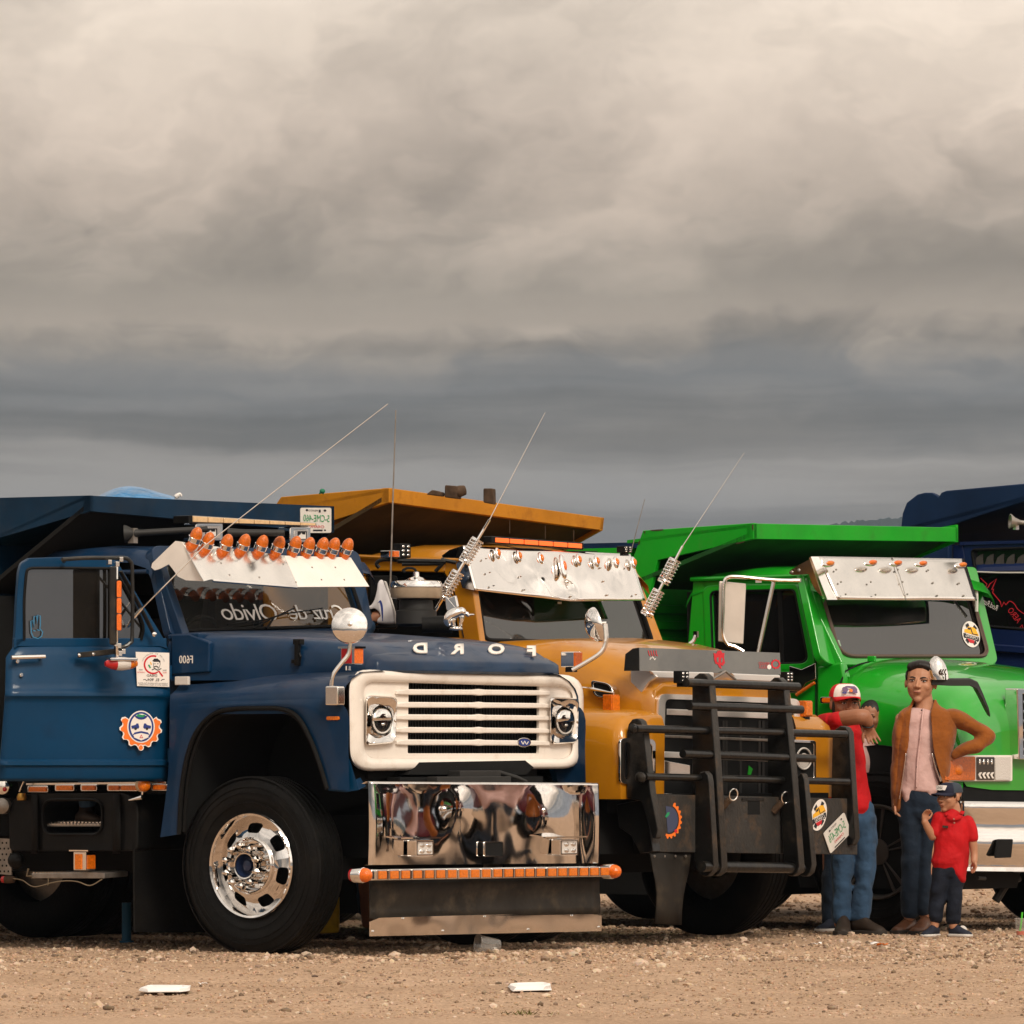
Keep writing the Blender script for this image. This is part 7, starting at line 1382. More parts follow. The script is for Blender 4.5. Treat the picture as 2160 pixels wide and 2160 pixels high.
m = MB(); ax = N_.loc(N_.O + Vector((-1, -.2, .1))); c = N_.d(2134, 1100, 46.6); m.lathe(c, ax, [(.015, -.3), (.016, -.06), (.03, -.02), (.052, .012), (.045, .014)], n=18, cap=False); m.build('air_horn', M_steel, roof)
m = MB(); m.obox(N_.d(2143, 1108, 46.6), (.012, 0, 0), (0, .02, 0), (0, 0, .03)); m.build('horn_bracket', M_alu, roof)
m = MB(); m.box((-1.5, .16, .95), (-.45, 2.2, 2.4)); m.box((-6.4, .7, .55), (.9, 1.6, .85)); m.build('cab_shell', M_dark, NT)
m = MB(); secs = []
for u, zt in [(-.45, 1.75), (0, 1.72), (.5, 1.66), (.8, 1.5), (.88, 1.2)]: secs.append([Vector((u, a, b)) for a, b in [(.05, .95), (.05, zt - .2), (.2, zt - .05), (1.15, zt), (2.1, zt - .05), (2.25, zt - .2), (2.25, .95)]])
m.loft(secs, closed=False); m.add(secs[-1], [tuple(range(7))]); m.build('bonnet', M_navy, NT, angle=60)
m = MB(); m.box((.86, .0, .55), (1.0, 2.3, .9)); m.build('bumper', M_chrome, NT, bevel=.02)
m = MB(); m.tube([N_.d(x, y, 46.5) for x, y in spl([(2046, 1230), (2056, 1235), (2060, 1255), (2060, 1290)], 3)], .012); m.build('mirror_frame', M_clear, NT)
for u, v, sg in ((0, 0, -1), (0, 2.3, 1), (-3.3, .02, -1), (-3.3, 2.28, 1)): wheel(N_, (u, v, .525), sg, NT, name='front_wheel' if u == 0 else 'rear_wheel', style='none')
# ================================================================== people
M_skin = mat('skin', (.42, .20, .115), .5, spec=.35, noise=(14, .10))
M_skin2 = mat('brown skin', (.30, .125, .065), .5, spec=.35, noise=(14, .10))
M_hair = mat('black hair', (.012, .009, .008), .5, noise=(60, .4), bump=(60, .15))
M_eye = mat('eye white', (.55, .50, .46), .3)
M_iris = mat('dark iris', (.012, .008, .006), .2)
M_brow = mat('eyebrow hair', (.018, .012, .010), .7)
M_lip = mat('lips', (.36, .14, .10), .5)
M_jean = mat('blue denim', (.026, .062, .120), .85, sheen=.05, noise=(6, .28), bump=(10, .45, 3, .05))
M_jeand = mat('dark denim', (.006, .014, .028), .85, sheen=.05, noise=(6, .28), bump=(10, .45, 3, .05))
M_navyc = mat('navy trousers', (.006, .009, .018), .85, sheen=.0, noise=(9, .3), bump=(10, .45, 3, .05))
M_jack = mat('rust suede', (.25, .072, .008), .9, sheen=.15, noise=(6, .18), bump=(9, .55, 3, .05))
M_pink = mat('pink cotton', (.56, .36, .33), .85, noise=(9, .1), bump=(10, .45, 3, .04))
M_redc = mat('red cotton', (.44, .003, .006), .8, sheen=.0, noise=(8, .14), bump=(9, .45, 3, .05))
M_boot = mat('brown boot leather', (.026, .016, .010), .6, noise=(20, .3))
M_shoe = mat('brown polished shoe', (.11, .045, .022), .35, noise=(18, .3))
M_sneak = mat('navy sneaker', (.014, .017, .030), .7, noise=(30, .3))
M_sole = mat('white sole', (.62, .58, .54), .6)
M_darksole = mat('dark sole', (.03, .024, .02), .8)
M_band = mat('black strap', (.01, .01, .01), .5)
def _rings(P, R, side=None, n=14):
    P = [Vector(p) for p in P]; out = []; N = len(P); prev = None
    for i in range(N):
        t = (P[min(i + 1, N - 1)] - P[max(i - 1, 0)]).normalized()
        d = Vector((0, 1, 0)) if abs(t.y) < .8 else Vector((0, 0, 1))
        d = (d - t * d.dot(t)).normalized(); s_ = t.cross(d).normalized(); a, b = R[i] if isinstance(R[i], (tuple, list)) else (R[i], R[i])
        out.append([P[i] + s_ * a * math.cos(2 * math.pi * k / n) + d * b * math.sin(2 * math.pi * k / n) for k in range(n)])
    return out
def limb(m, P, R, k=4, round_=True):
    """tapering limb through world points P with radii R (side, depth)"""
    R = [(r, r) if not isinstance(r, (tuple, list)) else r for r in R]
    if k > 1:
        P2 = spl(P, k); R2 = [tuple(q) for q in spl([Vector((a, b)) for a, b in R], k)]
    else: P2 = [Vector(p) for p in P]; R2 = R
    if round_:
        t0 = (P2[0] - P2[1]).normalized(); t1 = (P2[-1] - P2[-2]).normalized(); a, b = R2[0], R2[-1]
        P2 = [P2[0] + t0 * min(a) * .75, P2[0] + t0 * min(a) * .45] + P2 + [P2[-1] + t1 * min(b) * .45, P2[-1] + t1 * min(b) * .75]
        R2 = [(a[0] * .35, a[1] * .35), (a[0] * .8, a[1] * .8)] + R2 + [(b[0] * .8, b[1] * .8), (b[0] * .35, b[1] * .35)]
    m.loft(_rings(P2, R2)); return m
FOLD = bpy.data.textures.new('cloth_folds', 'WOOD'); FOLD.wood_type = 'BANDNOISE'; FOLD.noise_scale = .16; FOLD.turbulence = 7.0
FOLD2 = bpy.data.textures.new('denim_folds', 'WOOD'); FOLD2.wood_type = 'BANDNOISE'; FOLD2.noise_scale = .10; FOLD2.turbulence = 5.0
def folds(o, k, t):
    q = o.modifiers.new('folds', 'DISPLACE'); q.texture = t; q.strength = k; q.mid_level = .5; q.texture_coords = 'GLOBAL'; z = o.modifiers.new('ease', 'SMOOTH'); z.iterations = 2
def fuse(m, name, mt, parent, vox=.0065, smooth=4):
    o = m.build(name, mt, parent, angle=180); q = o.modifiers.new('fuse', 'REMESH'); q.mode = 'VOXEL'; q.voxel_size = vox; q.use_smooth_shade = True
    if smooth: s_ = o.modifiers.new('soften', 'SMOOTH'); s_.iterations = smooth; s_.factor = .5
    return o
class Fig:
    def __init__(s, d, gx, label, name='person'):
        s.d = d; s.O = Vector((wd(gx, 1590, d).x, d, 0)); s.root = empty(name, s.O, label, 'person'); s.skin = MB(); s.k = d / FPX
    def p(s, x, y, o=0.0): return wd(x, y, s.d + o) - s.O             # pixel -> figure space, o metres further away
    def r(s, *px): return [q * s.k for q in px]
    def L(s, m, pts, rad, **k):                                       # pts (x, y[, depth]); rad in pixels (or (side, depth) pixels)
        return limb(m, [s.p(*q) for q in pts], [tuple(w * s.k for w in q) if isinstance(q, tuple) else q * s.k for q in rad], **k)
    def head(s, cx, cy, hpx, yaw, pitch=0, roll=0, o=0.0, skin=None, eyes=True, squint=1.0):
        h = hpx * s.k; c = s.p(cx, cy, o); a, b, e = math.radians(yaw), math.radians(pitch), math.radians(roll); WX = 1.09
        f = Vector((-math.sin(a) * math.cos(b), -math.cos(a) * math.cos(b), math.sin(b))); r = Vector((math.cos(a), -math.sin(a), 0)); u = r.cross(f) * -1
        if u.z < 0: u = -u
        r = (r * math.cos(e) + u * math.sin(e)); u = r.cross(f); u = u if u.z > 0 else -u
        s.H = (c, f, r, u, h); m = s.skin
        P = lambda R_, F_, U_: c + r * (R_ * WX * h) + f * (F_ * h) + u * (U_ * h)
        B = lambda R_, F_, U_, x, y, z: m.ball(P(R_, F_, U_), (r * x * WX * h, f * y * h, u * z * h), 14, 10)
        s.P = P
        B(0, -.06, .13, .335, .41, .365); B(0, .06, -.06, .295, .325, .41); B(0, .10, -.26, .205, .24, .20); B(0, .25, -.40, .10, .085, .085)
        limb(m, [P(0, .36, .06), P(0, .42, -.05), P(0, .465, -.105)], [.028 * h, .036 * h, .046 * h], k=2); B(-.05, .41, -.12, .04, .05, .035); B(.05, .41, -.12, .04, .05, .035)
        for q in (-1, 1):
            B(q * .13, .325, .085, .115, .055, .032); B(q * .15, .235, -.09, .115, .11, .12); B(q * .335, -.03, -.02, .035, .075, .125); B(q * .145, .08, -.21, .12, .16, .13)
        B(0, .365, -.215, .085, .045, .022); B(0, .360, -.262, .075, .045, .024)
        if eyes:
            for q in (-1, 1):
                e_ = MB(); e_.ball(P(q * .13, .348, .028), (r * .052 * h, f * .026 * h, u * .024 * h * squint), 10, 8); eb = e_.build('eye', M_eye, None)
                e_ = MB(); e_.ball(P(q * .13 + .0, .366, .028), (r * .025 * h, f * .012 * h, u * .023 * h * squint), 10, 8); ei = e_.build('iris', M_iris, eb); s.later = getattr(s, 'later', []) + [eb]
                e_ = MB(); limb(e_, [P(q * .055, .392, .098), P(q * .13, .385, .122), P(q * .21, .33, .102)], [(.013 * h, .012 * h), (.017 * h, .012 * h), (.010 * h, .012 * h)], k=3); s.later.append(e_.build('eyebrow', M_brow, None))
                e_ = MB(); limb(e_, [P(q * .075, .372, .052), P(q * .13, .380, .060), P(q * .19, .350, .045)], [.008 * h] * 3, k=3); s.later.append(e_.build('eyelid', M_brow, None))
            e_ = MB(); limb(e_, [P(-.085, .385, -.236), P(0, .412, -.238), P(.085, .385, -.236)], [.010 * h, .020 * h, .010 * h], k=3); s.later.append(e_.build('mouth', M_lip, None))
        return P
    def hand(s, wrist, knuck, fw, curl=.4, spread=.3, thumb=1, size=1.0, down=None):
        """palm from wrist to knuckles (figure space), five fingers on; fw: palm normal"""
        w, k_ = Vector(wrist), Vector(knuck); t = (k_ - w).normalized(); nrm = Vector(fw); nrm = (nrm - t * nrm.dot(t)).normalized(); sd = t.cross(nrm).normalized(); z = size
        s.skin.loft([[w + sd * a * .026 * z + nrm * b * .016 * z for a, b in [(-1, -.6), (-1, .6), (-.5, 1), (.5, 1), (1, .6), (1, -.6), (.5, -1), (-.5, -1)]], [lerp(w, k_, .5) + sd * a * .036 * z + nrm * b * .015 * z for a, b in [(-1, -.6), (-1, .6), (-.5, 1), (.5, 1), (1, .6), (1, -.6), (.5, -1), (-.5, -1)]], [k_ + sd * a * .039 * z + nrm * b * .012 * z for a, b in [(-1, -.6), (-1, .6), (-.5, 1), (.5, 1), (1, .6), (1, -.6), (.5, -1), (-.5, -1)]]])
        for i, ln in enumerate((.070, .078, .073, .058)):
            b = k_ + sd * ((i - 1.5) * .020 * z) - t * .008; d = (t + sd * (i - 1.5) * .12 * spread + nrm * curl * .25).normalized(); pts = [b]
            for j, sg in enumerate((.45, .32, .23)): d = (d + nrm * curl * (.55 + .08 * i)).normalized(); pts.append(pts[-1] + d * ln * z * sg)
            limb(s.skin, pts, [.0092 * z, .0085 * z, .0078 * z, .0066 * z], k=2)
        b = lerp(w, k_, .30) + sd * thumb * .030 * z; d = (t * .6 + sd * thumb * .75 + nrm * .35).normalized()
        limb(s.skin, [b - d * .012, b + d * .026 * z, b + d * .044 * z + t * .014 * z, b + d * .050 * z + t * .034 * z], [.012 * z, .0105 * z, .0095 * z, .0078 * z], k=2)
    def finish(s, mt, vox=.0055, smooth=3):
        b = fuse(s.skin, 'body', mt, s.root, vox, smooth); s.body = b
        for e in getattr(s, 'later', []): e.parent = s.root
        return b
    def cloth(s, name, mt, fn, vox=.008, smooth=5):
        m = MB(); fn(m); o = fuse(m, name, mt, s.root, vox, smooth)
        if name != 'hair': folds(o, .014 if name == 'trousers' else .011, FOLD2 if name == 'trousers' else FOLD)
        return o
    def shoe(s, heel, toe, w, hgt, mt, sole, nm='shoe', o=0.0, ankle=None):
        """heel, toe: (pixel x, metres further away)"""
        q_ = lambda x, y: Vector((s.p(x, 1590).x, y + o, 0)); a = q_(*heel); b = q_(*toe); t = (b - a); ln = t.length; t.normalize(); sd = t.cross(UP).normalized(); m = MB(); rg = []
        for q, ww, hh in [(0, .55, .80), (.06, .8, .98), (.2, .9, 1.0), (.38, .85, .92), (.55, .95, .66), (.75, 1.05, .50), (.9, .9, .40), (1.0, .5, .26)]:
            c = a + t * ln * q; rg.append([c + sd * ww * w * math.cos(x) * (1 if math.sin(x) < .3 else .82) + UP * (.008 + hgt * hh * (.5 + .5 * math.sin(x))) for x in [2 * math.pi * k / 14 for k in range(14)]])
        m.loft(rg); sh = m.build(nm, mt, s.root, angle=70, sub=1)
        m = MB(); lp = []
        for q, ww in [(0, .55), (.06, .85), (.25, .95), (.5, .95), (.75, 1.1), (.92, .9), (1.0, .45)]: lp.append((q, ww))
        L = [a + t * ln * q + sd * ww * w * 1.04 for q, ww in lp] + [a + t * ln * q - sd * ww * w * 1.04 for q, ww in lp[::-1]]; m.prism([Vector((v.x, v.y, .004)) + UP * a.z for v in L], UP * (.10 * ln)); m.build('sole', sole, sh, bevel=.005); return sh
    def cap(s, mt, front, brim, dz=0.0):
        c, f, r, u, h = s.H; P = s.P; m = MB(); rg = []
        for t in [i / 8 * math.pi / 2 for i in range(9)]:
            cc = P(0, -.06, .19 + dz) + u * (.34 * h * math.sin(t)); k = max(.03, math.cos(t) ** .62); rg.append([cc + r * (.395 * h * k * math.cos(x)) + f * (.445 * h * k * math.sin(x)) for x in [2 * math.pi * i / 28 for i in range(28)]])
        m.loft(rg); cp = m.build('cap', mt, s.root, angle=60)
        if front is not None:
            m = MB(); rr = []
            for j in range(7):
                t = math.pi / 2 * (.0 + .80 * j / 6); k = max(.03, math.cos(t) ** .62) * 1.012; cc = P(0, -.06, .19 + dz) + u * (.34 * h * math.sin(t)); rr.append([cc + r * (.398 * h * k * math.cos(x)) + f * (.45 * h * k * math.sin(x)) for x in [math.radians(28 + 124 * i / 14) for i in range(15)]])
            m.loft(rr, closed=False); m.build('front_panel', front, cp, angle=80)
        m = MB(); tp = []
        for j in range(5):
            q = j / 4; tp.append([P(0, -.06, .195 + dz) + r * (.38 * h * (1 - .12 * q * q) * math.cos(x)) + f * ((.44 + .40 * q) * h * math.sin(x) * (1 - .0 * q)) - u * (h * (.02 * q + .11 * q * abs(math.cos(x)) ** 2 + .01 * abs(math.cos(x)))) for x in [math.radians(18 + 144 * i / 16) for i in range(17)]])
        m.loft(tp, closed=False); m.build('brim', brim, cp, angle=80, solid=.006); return cp
# ---- young man in the rust jacket
F = Fig(44.15, 1937, 'young man in a rust suede jacket and pink shirt, one hand on his hip')
F.L(F.skin, [(1947, 1462), (1950, 1485), (1950, 1510)], [(18, 19), (19.5, 20), (28, 24)])
P = F.head(1942, 1441, 87, 14, pitch=3, roll=-3, squint=.65)
F.L(F.skin, [(1945, 1520), (1942, 1580), (1940, 1650), (1940, 1690)], [(45, 30), (38, 30), (38, 30), (40, 32)])
F.L(F.skin, [(1918, 1700), (1922, 1830), (1918, 1935)], [24, 17, 12]); F.L(F.skin, [(1964, 1700), (1955, 1840), (1950, 1930)], [24, 17, 12])
F.L(F.skin, [(2005, 1510), (2080, 1553), (2004, 1598, -.02)], [15, 12, 9]); F.L(F.skin, [(1903, 1515), (1893, 1600), (1890, 1690)], [15, 12, 9])
F.hand(F.p(2004, 1597, -.02), F.p(1990, 1604, -.03), (-.1, -1, 0), curl=.5, thumb=1, size=.95); F.hand(F.p(1890, 1690), F.p(1891, 1712), (.7, -.3, 0), curl=.6, thumb=1)
F.finish(M_skin)
def hairf(m):
    B = lambda R_, F_, U_, x, y, z: m.ball(P(R_, F_, U_), (F.H[2] * x * F.H[4], F.H[1] * y * F.H[4], F.H[3] * z * F.H[4]), 16, 12)
    B(0, -.12, .20, .345, .385, .33); B(0, -.2, .05, .33, .27, .33)
    for i in range(7): t = i / 6; B(-.20 + .40 * t, .10 - .08 * abs(t - .4), .37 + .06 * math.sin(t * 3), .13, .23, .13)
    B(.06, -.02, .42, .26, .34, .13); B(-.31, .10, .16, .03, .10, .13); B(.31, .06, .14, .03, .12, .13)
F.cloth('hair', M_hair, hairf, .0045, 9)
def shirt(m):
    F.L(m, [(1949, 1497), (1946, 1512), (1942, 1545), (1938, 1590), (1938, 1635), (1940, 1660), (1940, 1670)], [(27, 24), (46, 32), (48, 38), (43, 38), (43, 37), (46, 38), (46, 38)], k=4, round_=False)
    F.L(m, [(1916, 1668), (1913, 1686), (1910, 1694)], [(20, 34), (11, 30), (5, 26)], k=1); F.L(m, [(1962, 1664), (1958, 1682), (1952, 1692)], [(24, 34), (15, 30), (7, 26)], k=1)
sh = F.cloth('shirt', M_pink, shirt)
for y, x in [(1498, 1944), (1517, 1944), (1538, 1942), (1560, 1940), (1580, 1938), (1596, 1936), (1618, 1934)]:
    m = MB(); m.ball(F.p(x, y, -.128 if y > 1520 else -.112), ((.0055, 0, 0), (0, .004, 0), (0, 0, .0055)), 8, 6); m.build('button', M_boot, sh)
m = MB(); F.L(m, [(1948, 1496, -.09), (1945, 1520, -.124), (1941, 1560, -.128), (1936, 1600, -.126), (1933, 1660, -.126)], [2.2] * 5); m.build('placket', M_pink, sh)
F.cloth('trousers', M_jeand, lambda m: [F.L(m, [(1940, 1662), (1940, 1690), (1940, 1712)], [(44, 34), (46, 36), (44, 36)]), F.L(m, [(1919, 1690), (1918, 1730), (1920, 1790), (1921, 1840), (1918, 1895), (1918, 1926)], [(26, 32), (25, 30), (21, 25), (18.5, 22), (17, 20), (17.5, 21)]), F.L(m, [(1962, 1690), (1961, 1730), (1956, 1790), (1953, 1845), (1950, 1895), (1948, 1920)], [(26, 32), (24, 30), (19, 25), (16, 22), (15, 20), (15, 20)])])
F.shoe((1929, .10), (1884, -.10), .05, .115, M_shoe, M_darksole, o=-.02); F.shoe((1956, .04), (1922, -.18), .05, .115, M_shoe, M_darksole, o=-.08)
# jacket: open shell round the trunk, stand-up collar, sleeves
def shell(y, cx, hw, dp, xl, xr, k=22):              # arc from the left front edge round the back to the right front edge
    c = F.p(cx, y); a0 = math.acos(max(-1, min(1, (xl - cx) / hw))); a1 = math.acos(max(-1, min(1, (xr - cx) / hw)))
    return [c + Vector((hw * F.k * math.cos(a), -dp * F.k * math.sin(a), 0)) for a in [a0 + (2 * math.pi - (a0 - a1)) * i / k for i in range(k + 1)]]
m = MB(); m.loft([shell(*q) for q in [(1474, 1950, 25, 26, 1929, 1972), (1488, 1950, 28, 28, 1924, 1968), (1497, 1953, 46, 34, 1921, 1963), (1504, 1956, 57, 39, 1919, 1960), (1514, 1956, 62, 42, 1918, 1960), (1530, 1955, 63, 44, 1918, 1960), (1560, 1952, 62, 46, 1916, 1962), (1590, 1948, 60, 46, 1911, 1966), (1620, 1946, 59, 46, 1907, 1974), (1648, 1945, 59, 46, 1902, 1984), (1665, 1943, 58, 46, 1899, 1992), (1690, 1938, 53, 45, 1896, 1984), (1715, 1930, 42, 42, 1893, 1962)]], closed=False)
jk = m.build('jacket', M_jack, F.root, angle=180, solid=.010, sub=1)
m = MB(); F.L(m, [(1998, 1512), (2016, 1513), (2042, 1527), (2068, 1543), (2084, 1553, -.01)], [(19, 26), (20, 26), (18.5, 23), (18, 20), (14, 17)]); F.L(m, [(2086, 1553), (2070, 1566, -.03), (2040, 1580, -.04), (2012, 1594, -.03)], [(15, 18), (16.5, 18), (14, 16), (11, 12.5)]); sl1 = fuse(m, 'sleeve', M_jack, jk, .008, 4); folds(sl1, .014, FOLD); folds(jk, .012, FOLD)
m = MB(); F.L(m, [(1908, 1514), (1899, 1535), (1896, 1580), (1894, 1630), (1893, 1690), (1893, 1705)], [(17, 26), (17, 26), (15, 23), (14, 21), (12, 19), (12, 18)]); folds(fuse(m, 'sleeve', M_jack, jk, .008, 4), .014, FOLD)
m = MB(); F.L(m, [(1966, 1590, -.128), (1974, 1620, -.118), (1984, 1648, -.10)], [1.3] * 3); F.L(m, [(1911, 1590, -.115), (1907, 1620, -.11), (1897, 1685, -.10)], [1.3] * 3); m.build('zip', M_alu, jk)
# ---- little boy
F = Fig(43.45, 2003, 'small boy in a red polo shirt and navy cap, one hand raised')
F.L(F.skin, [(2012, 1698), (2015, 1712), (2014, 1726)], [(12, 13), (12.5, 13), (18, 15)])
P = F.head(2002, 1681, 65, 46, pitch=-2)
F.L(F.skin, [(2010, 1732), (2006, 1780), (2004, 1830)], [(30, 20), (28, 21), (30, 22)]); F.L(F.skin, [(1984, 1840), (1976, 1900), (1971, 1955)], [17, 12, 9]); F.L(F.skin, [(2020, 1845), (2012, 1905), (2011, 1955)], [17, 12, 9])
F.L(F.skin, [(1978, 1734), (1972, 1752), (1969, 1764, -.02)], [11, 10, 9.5]); F.L(F.skin, [(1968, 1765, -.02), (1958, 1748, -.05), (1950, 1732, -.07)], [9.5, 8.5, 7])
F.L(F.skin, [(2044, 1738), (2052, 1775), (2055, 1800), (2055, 1818, -.02)], [11, 9.5, 8, 7])
F.hand(F.p(1950, 1732, -.07), F.p(1952, 1717, -.07), (.55, -.6, -.1), curl=.75, thumb=1, size=.72); F.hand(F.p(2055, 1817, -.02), F.p(2057, 1830, -.02), (-.8, -.3, 0), curl=.55, thumb=1, size=.66)
F.finish(M_skin, .0045, 2)
def hairb(m):
    B = lambda R_, F_, U_, x, y, z: m.ball(P(R_, F_, U_), (F.H[2] * x * F.H[4], F.H[1] * y * F.H[4], F.H[3] * z * F.H[4]), 16, 12)
    B(0, -.14, .16, .335, .36, .30); B(0, -.22, .0, .315, .22, .24); B(.31, .08, .06, .025, .07, .10)
F.cloth('hair', M_hair, hairb, .005, 2)
M_capn = mat('navy cap cloth', (.012, .013, .030), .8, noise=(30, .2)); M_capg = mat('grey mesh', (.035, .045, .060), .8)
cp = F.cap(M_capg, M_capn, M_capn, -.05)
c, f, r, u, h = F.H
cpf = lambda x, y: F.p(x, y, -.155)
pn = Vector((-.55, -.8, .25)).normalized(); pp = F.P(0, .405, .30); pr_ = r; pu = (u - f * .32).normalized()
bx = [(-.24, .085), (-.1, .10), (.1, .10), (.24, .085), (.20, -.075), (.10, -.05), (0, -.075), (-.10, -.05), (-.20, -.075)]
m = MB(); bent = lambda a, b, o=.0: pp + r * a * h + pu * b * h - f * (abs(a) ** 2 * 1.0 * h) + f * (.022 + o) * h; m.face([bent(a, b) for a, b in [(-.24, .085), (-.12, .10), (-.12, -.06), (-.20, -.075)]]); m.face([bent(a, b) for a, b in [(-.12, .10), (.12, .10), (.12, -.06), (0, -.075), (-.12, -.06)]]); m.face([bent(a, b) for a, b in [(.12, .10), (.24, .085), (.20, -.075), (.12, -.06)]]); pt = m.build('cap_patch', M_paper, cp)
text_part('cap_text', 'LEVIS', bent(0, .02, .012), r * -.088 * h, pu * .125 * h, M_ink, pt)
def polo(m):
    F.L(m, [(2013, 1716), (2011, 1726), (2010, 1742), (2009, 1765), (2006, 1795), (2003, 1822)], [(19, 17), (34, 22), (38, 26), (36, 27), (38, 28), (41, 30)], k=4)
    F.L(m, [(2010, 1808), (2017, 1828), (2024, 1848), (2028, 1856)], [(36, 30), (27, 29), (14, 26), (9, 22)]); F.L(m, [(1984, 1726), (1977, 1742), (1972, 1758, -.01)], [(16, 17), (15, 16), (13, 14)]); F.L(m, [(2040, 1730), (2048, 1750), (2052, 1768)], [(15, 17), (14, 16), (13, 15)])
po = F.cloth('polo_shirt', M_redc, polo, .006, 4)
m = MB(); F.L(m, [(1995, 1716, -.045), (2002, 1724, -.085), (2012, 1727, -.095), (2024, 1723, -.08), (2030, 1712, -.03)], [(4, 2), (5, 2), (4, 2), (5, 2), (5, 2)]); m.build('collar', M_redc, po)
for x, y in [(2012, 1728), (2013, 1736)]:
    m = MB(); m.ball(F.p(x, y, -.100), ((.006, 0, 0), (0, .004, 0), (0, 0, .006)), 8, 6); m.build('button', M_lip, po)
m = MB(); m.prism([F.p(x, y, -.092) for x, y in [(1988, 1741), (2000, 1742), (2000, 1747), (1988, 1746)]], (0, .006, 0)); m.build('badge', M_boot, po)
F.cloth('trousers', M_navyc, lambda m: [F.L(m, [(2003, 1815), (2003, 1838)], [(34, 25), (34, 26)]), F.L(m, [(1987, 1832), (1982, 1870), (1976, 1910), (1972, 1940)], [(20, 24), (18, 21), (15.5, 18), (14, 16)]), F.L(m, [(2020, 1838), (2016, 1875), (2012, 1915), (2011, 1942)], [(20, 24), (17, 21), (15, 18), (14, 16)])])
F.shoe((1978, .05), (1946, -.08), .037, .080, M_sneak, M_sole, 'sneaker', o=-.02); F.shoe((2004, .05), (2047, -.06), .037, .080, M_sneak, M_sole, 'sneaker', o=-.02)
# ---- man in red leaning on the bull bar
F = Fig(43.95, 1800, 'man in red shirt and red white cap leaning an arm on the bull bar')
F.L(F.skin, [(1783, 1510), (1785, 1530), (1784, 1545)], [(18, 19), (20, 20), (30, 24)])
P = F.head(1783, 1486, 84, -14, pitch=0)
F.L(F.skin, [(1772, 1550), (1780, 1620), (1790, 1700)], [(38, 32), (42, 34), (42, 34)]); F.L(F.skin, [(1776, 1720), (1776, 1830), (1772, 1950)], [22, 17, 13]); F.L(F.skin, [(1822, 1720), (1826, 1830), (1816, 1950)], [22, 17, 13])
F.L(F.skin, [(1738, 1528, -.06), (1775, 1517, -.24), (1808, 1512, -.32), (1822, 1512, -.33)], [17, 17, 17, 16]); F.L(F.skin, [(1821, 1510, -.33), (1829, 1520, -.31), (1831, 1534, -.28)], [16, 13.5, 9.5])
F.L(F.skin, [(1804, 1545, .08), (1810, 1610, .16), (1805, 1660, .16)], [13, 11, 9])
F.hand(F.p(1831, 1533, -.28), F.p(1837, 1550, -.27), (.2, -.9, 0), curl=.32, spread=.8, thumb=1, size=1.0)
F.finish(M_skin2)
M_capr = mat('red cap cloth', (.58, .012, .018), .75, noise=(30, .15))
cp = F.cap(M_capr, M_white, M_capr)
c, f, r, u, h = F.H; pu = (u - f * .30).normalized(); pp = F.P(0, .42, .35); M_prp = mat('violet print', (.14, .09, .17), .7)
bent = lambda a, b, o=0: pp + r * a * h + pu * b * h - f * (abs(a) ** 2 * .95 * h) + f * (.012 + o) * h
for (a, b, w_, g_, mt) in [(-.12, .02, .09, .10, M_prp), (.11, .02, .10, .10, M_prp), (0, .09, .17, .035, M_prp), (.02, .0, .055, .045, M_inkor), (0, -.07, .15, .012, M_ink), (-.15, -.06, .06, .03, M_inkblue), (.16, -.05, .05, .03, M_prp)]:
    m = MB(); r2 = random.Random(int(a * 99 + b * 999)); ps = [(a + w_ * math.cos(t) * r2.uniform(.7, 1.1), b + g_ * math.sin(t) * r2.uniform(.7, 1.1)) for t in [2 * math.pi * i / 9 for i in range(9)]]; m.face([bent(x, y, .006 if mt == M_inkor else 0) for x, y in ps]); m.build('cap_print', mt, cp)
F.cloth('hair', M_hair, lambda m: [m.ball(P(0, -.16, .10), (r * .345 * h, f * .33 * h, u * .30 * h), 16, 12), m.ball(P(-.30, .05, -.10), (r * .035 * h, f * .08 * h, u * .2 * h), 10, 8), m.ball(P(.30, .05, -.10), (r * .035 * h, f * .08 * h, u * .2 * h), 10, 8)], .005, 2)
def tee(m):
    F.L(m, [(1784, 1522), (1778, 1534), (1769, 1560), (1778, 1620), (1786, 1680), (1790, 1708)], [(30, 26), (44, 36), (47, 42), (50, 42), (50, 42), (50, 42)], k=4); F.L(m, [(1736, 1528, -.02), (1748, 1524, -.14), (1766, 1519, -.22), (1775, 1517, -.25)], [(20, 24), (21, 22), (20, 20), (19, 19)]); F.L(m, [(1800, 1535, .02), (1806, 1560, .10), (1808, 1585, .14)], [(14, 24), (14, 20), (12, 18)])
F.cloth('shirt', M_redc, tee)
F.cloth('trousers', M_jean, lambda m: [F.L(m, [(1796, 1700), (1797, 1735)], [(47, 36), (46, 37)]), F.L(m, [(1776, 1725), (1776, 1790), (1777, 1850), (1774, 1910), (1773, 1938)], [(25, 33), (24, 30), (21, 26), (19, 23), (20, 24)]), F.L(m, [(1820, 1725), (1824, 1780), (1827, 1830), (1819, 1890), (1814, 1936)], [(27, 34), (26, 32), (23, 28), (20, 25), (21, 25)])])
m = MB(); m.tube([F.p(1831 + 11 * math.cos(a), 1530 + 4 * math.sin(a) + 1, -.30 + .030 * math.sin(a) * -1) for a in [2 * math.pi * i / 20 for i in range(20)]], .0055, n=6, closed=True); m.build('bracelet', M_band, F.root)
F.shoe((1781, .08), (1772, -.20), .055, .13, M_boot, M_darksole, 'boot', o=-.05); F.shoe((1800, .06), (1862, -.14), .055, .13, M_boot, M_darksole, 'boot', o=-.04)
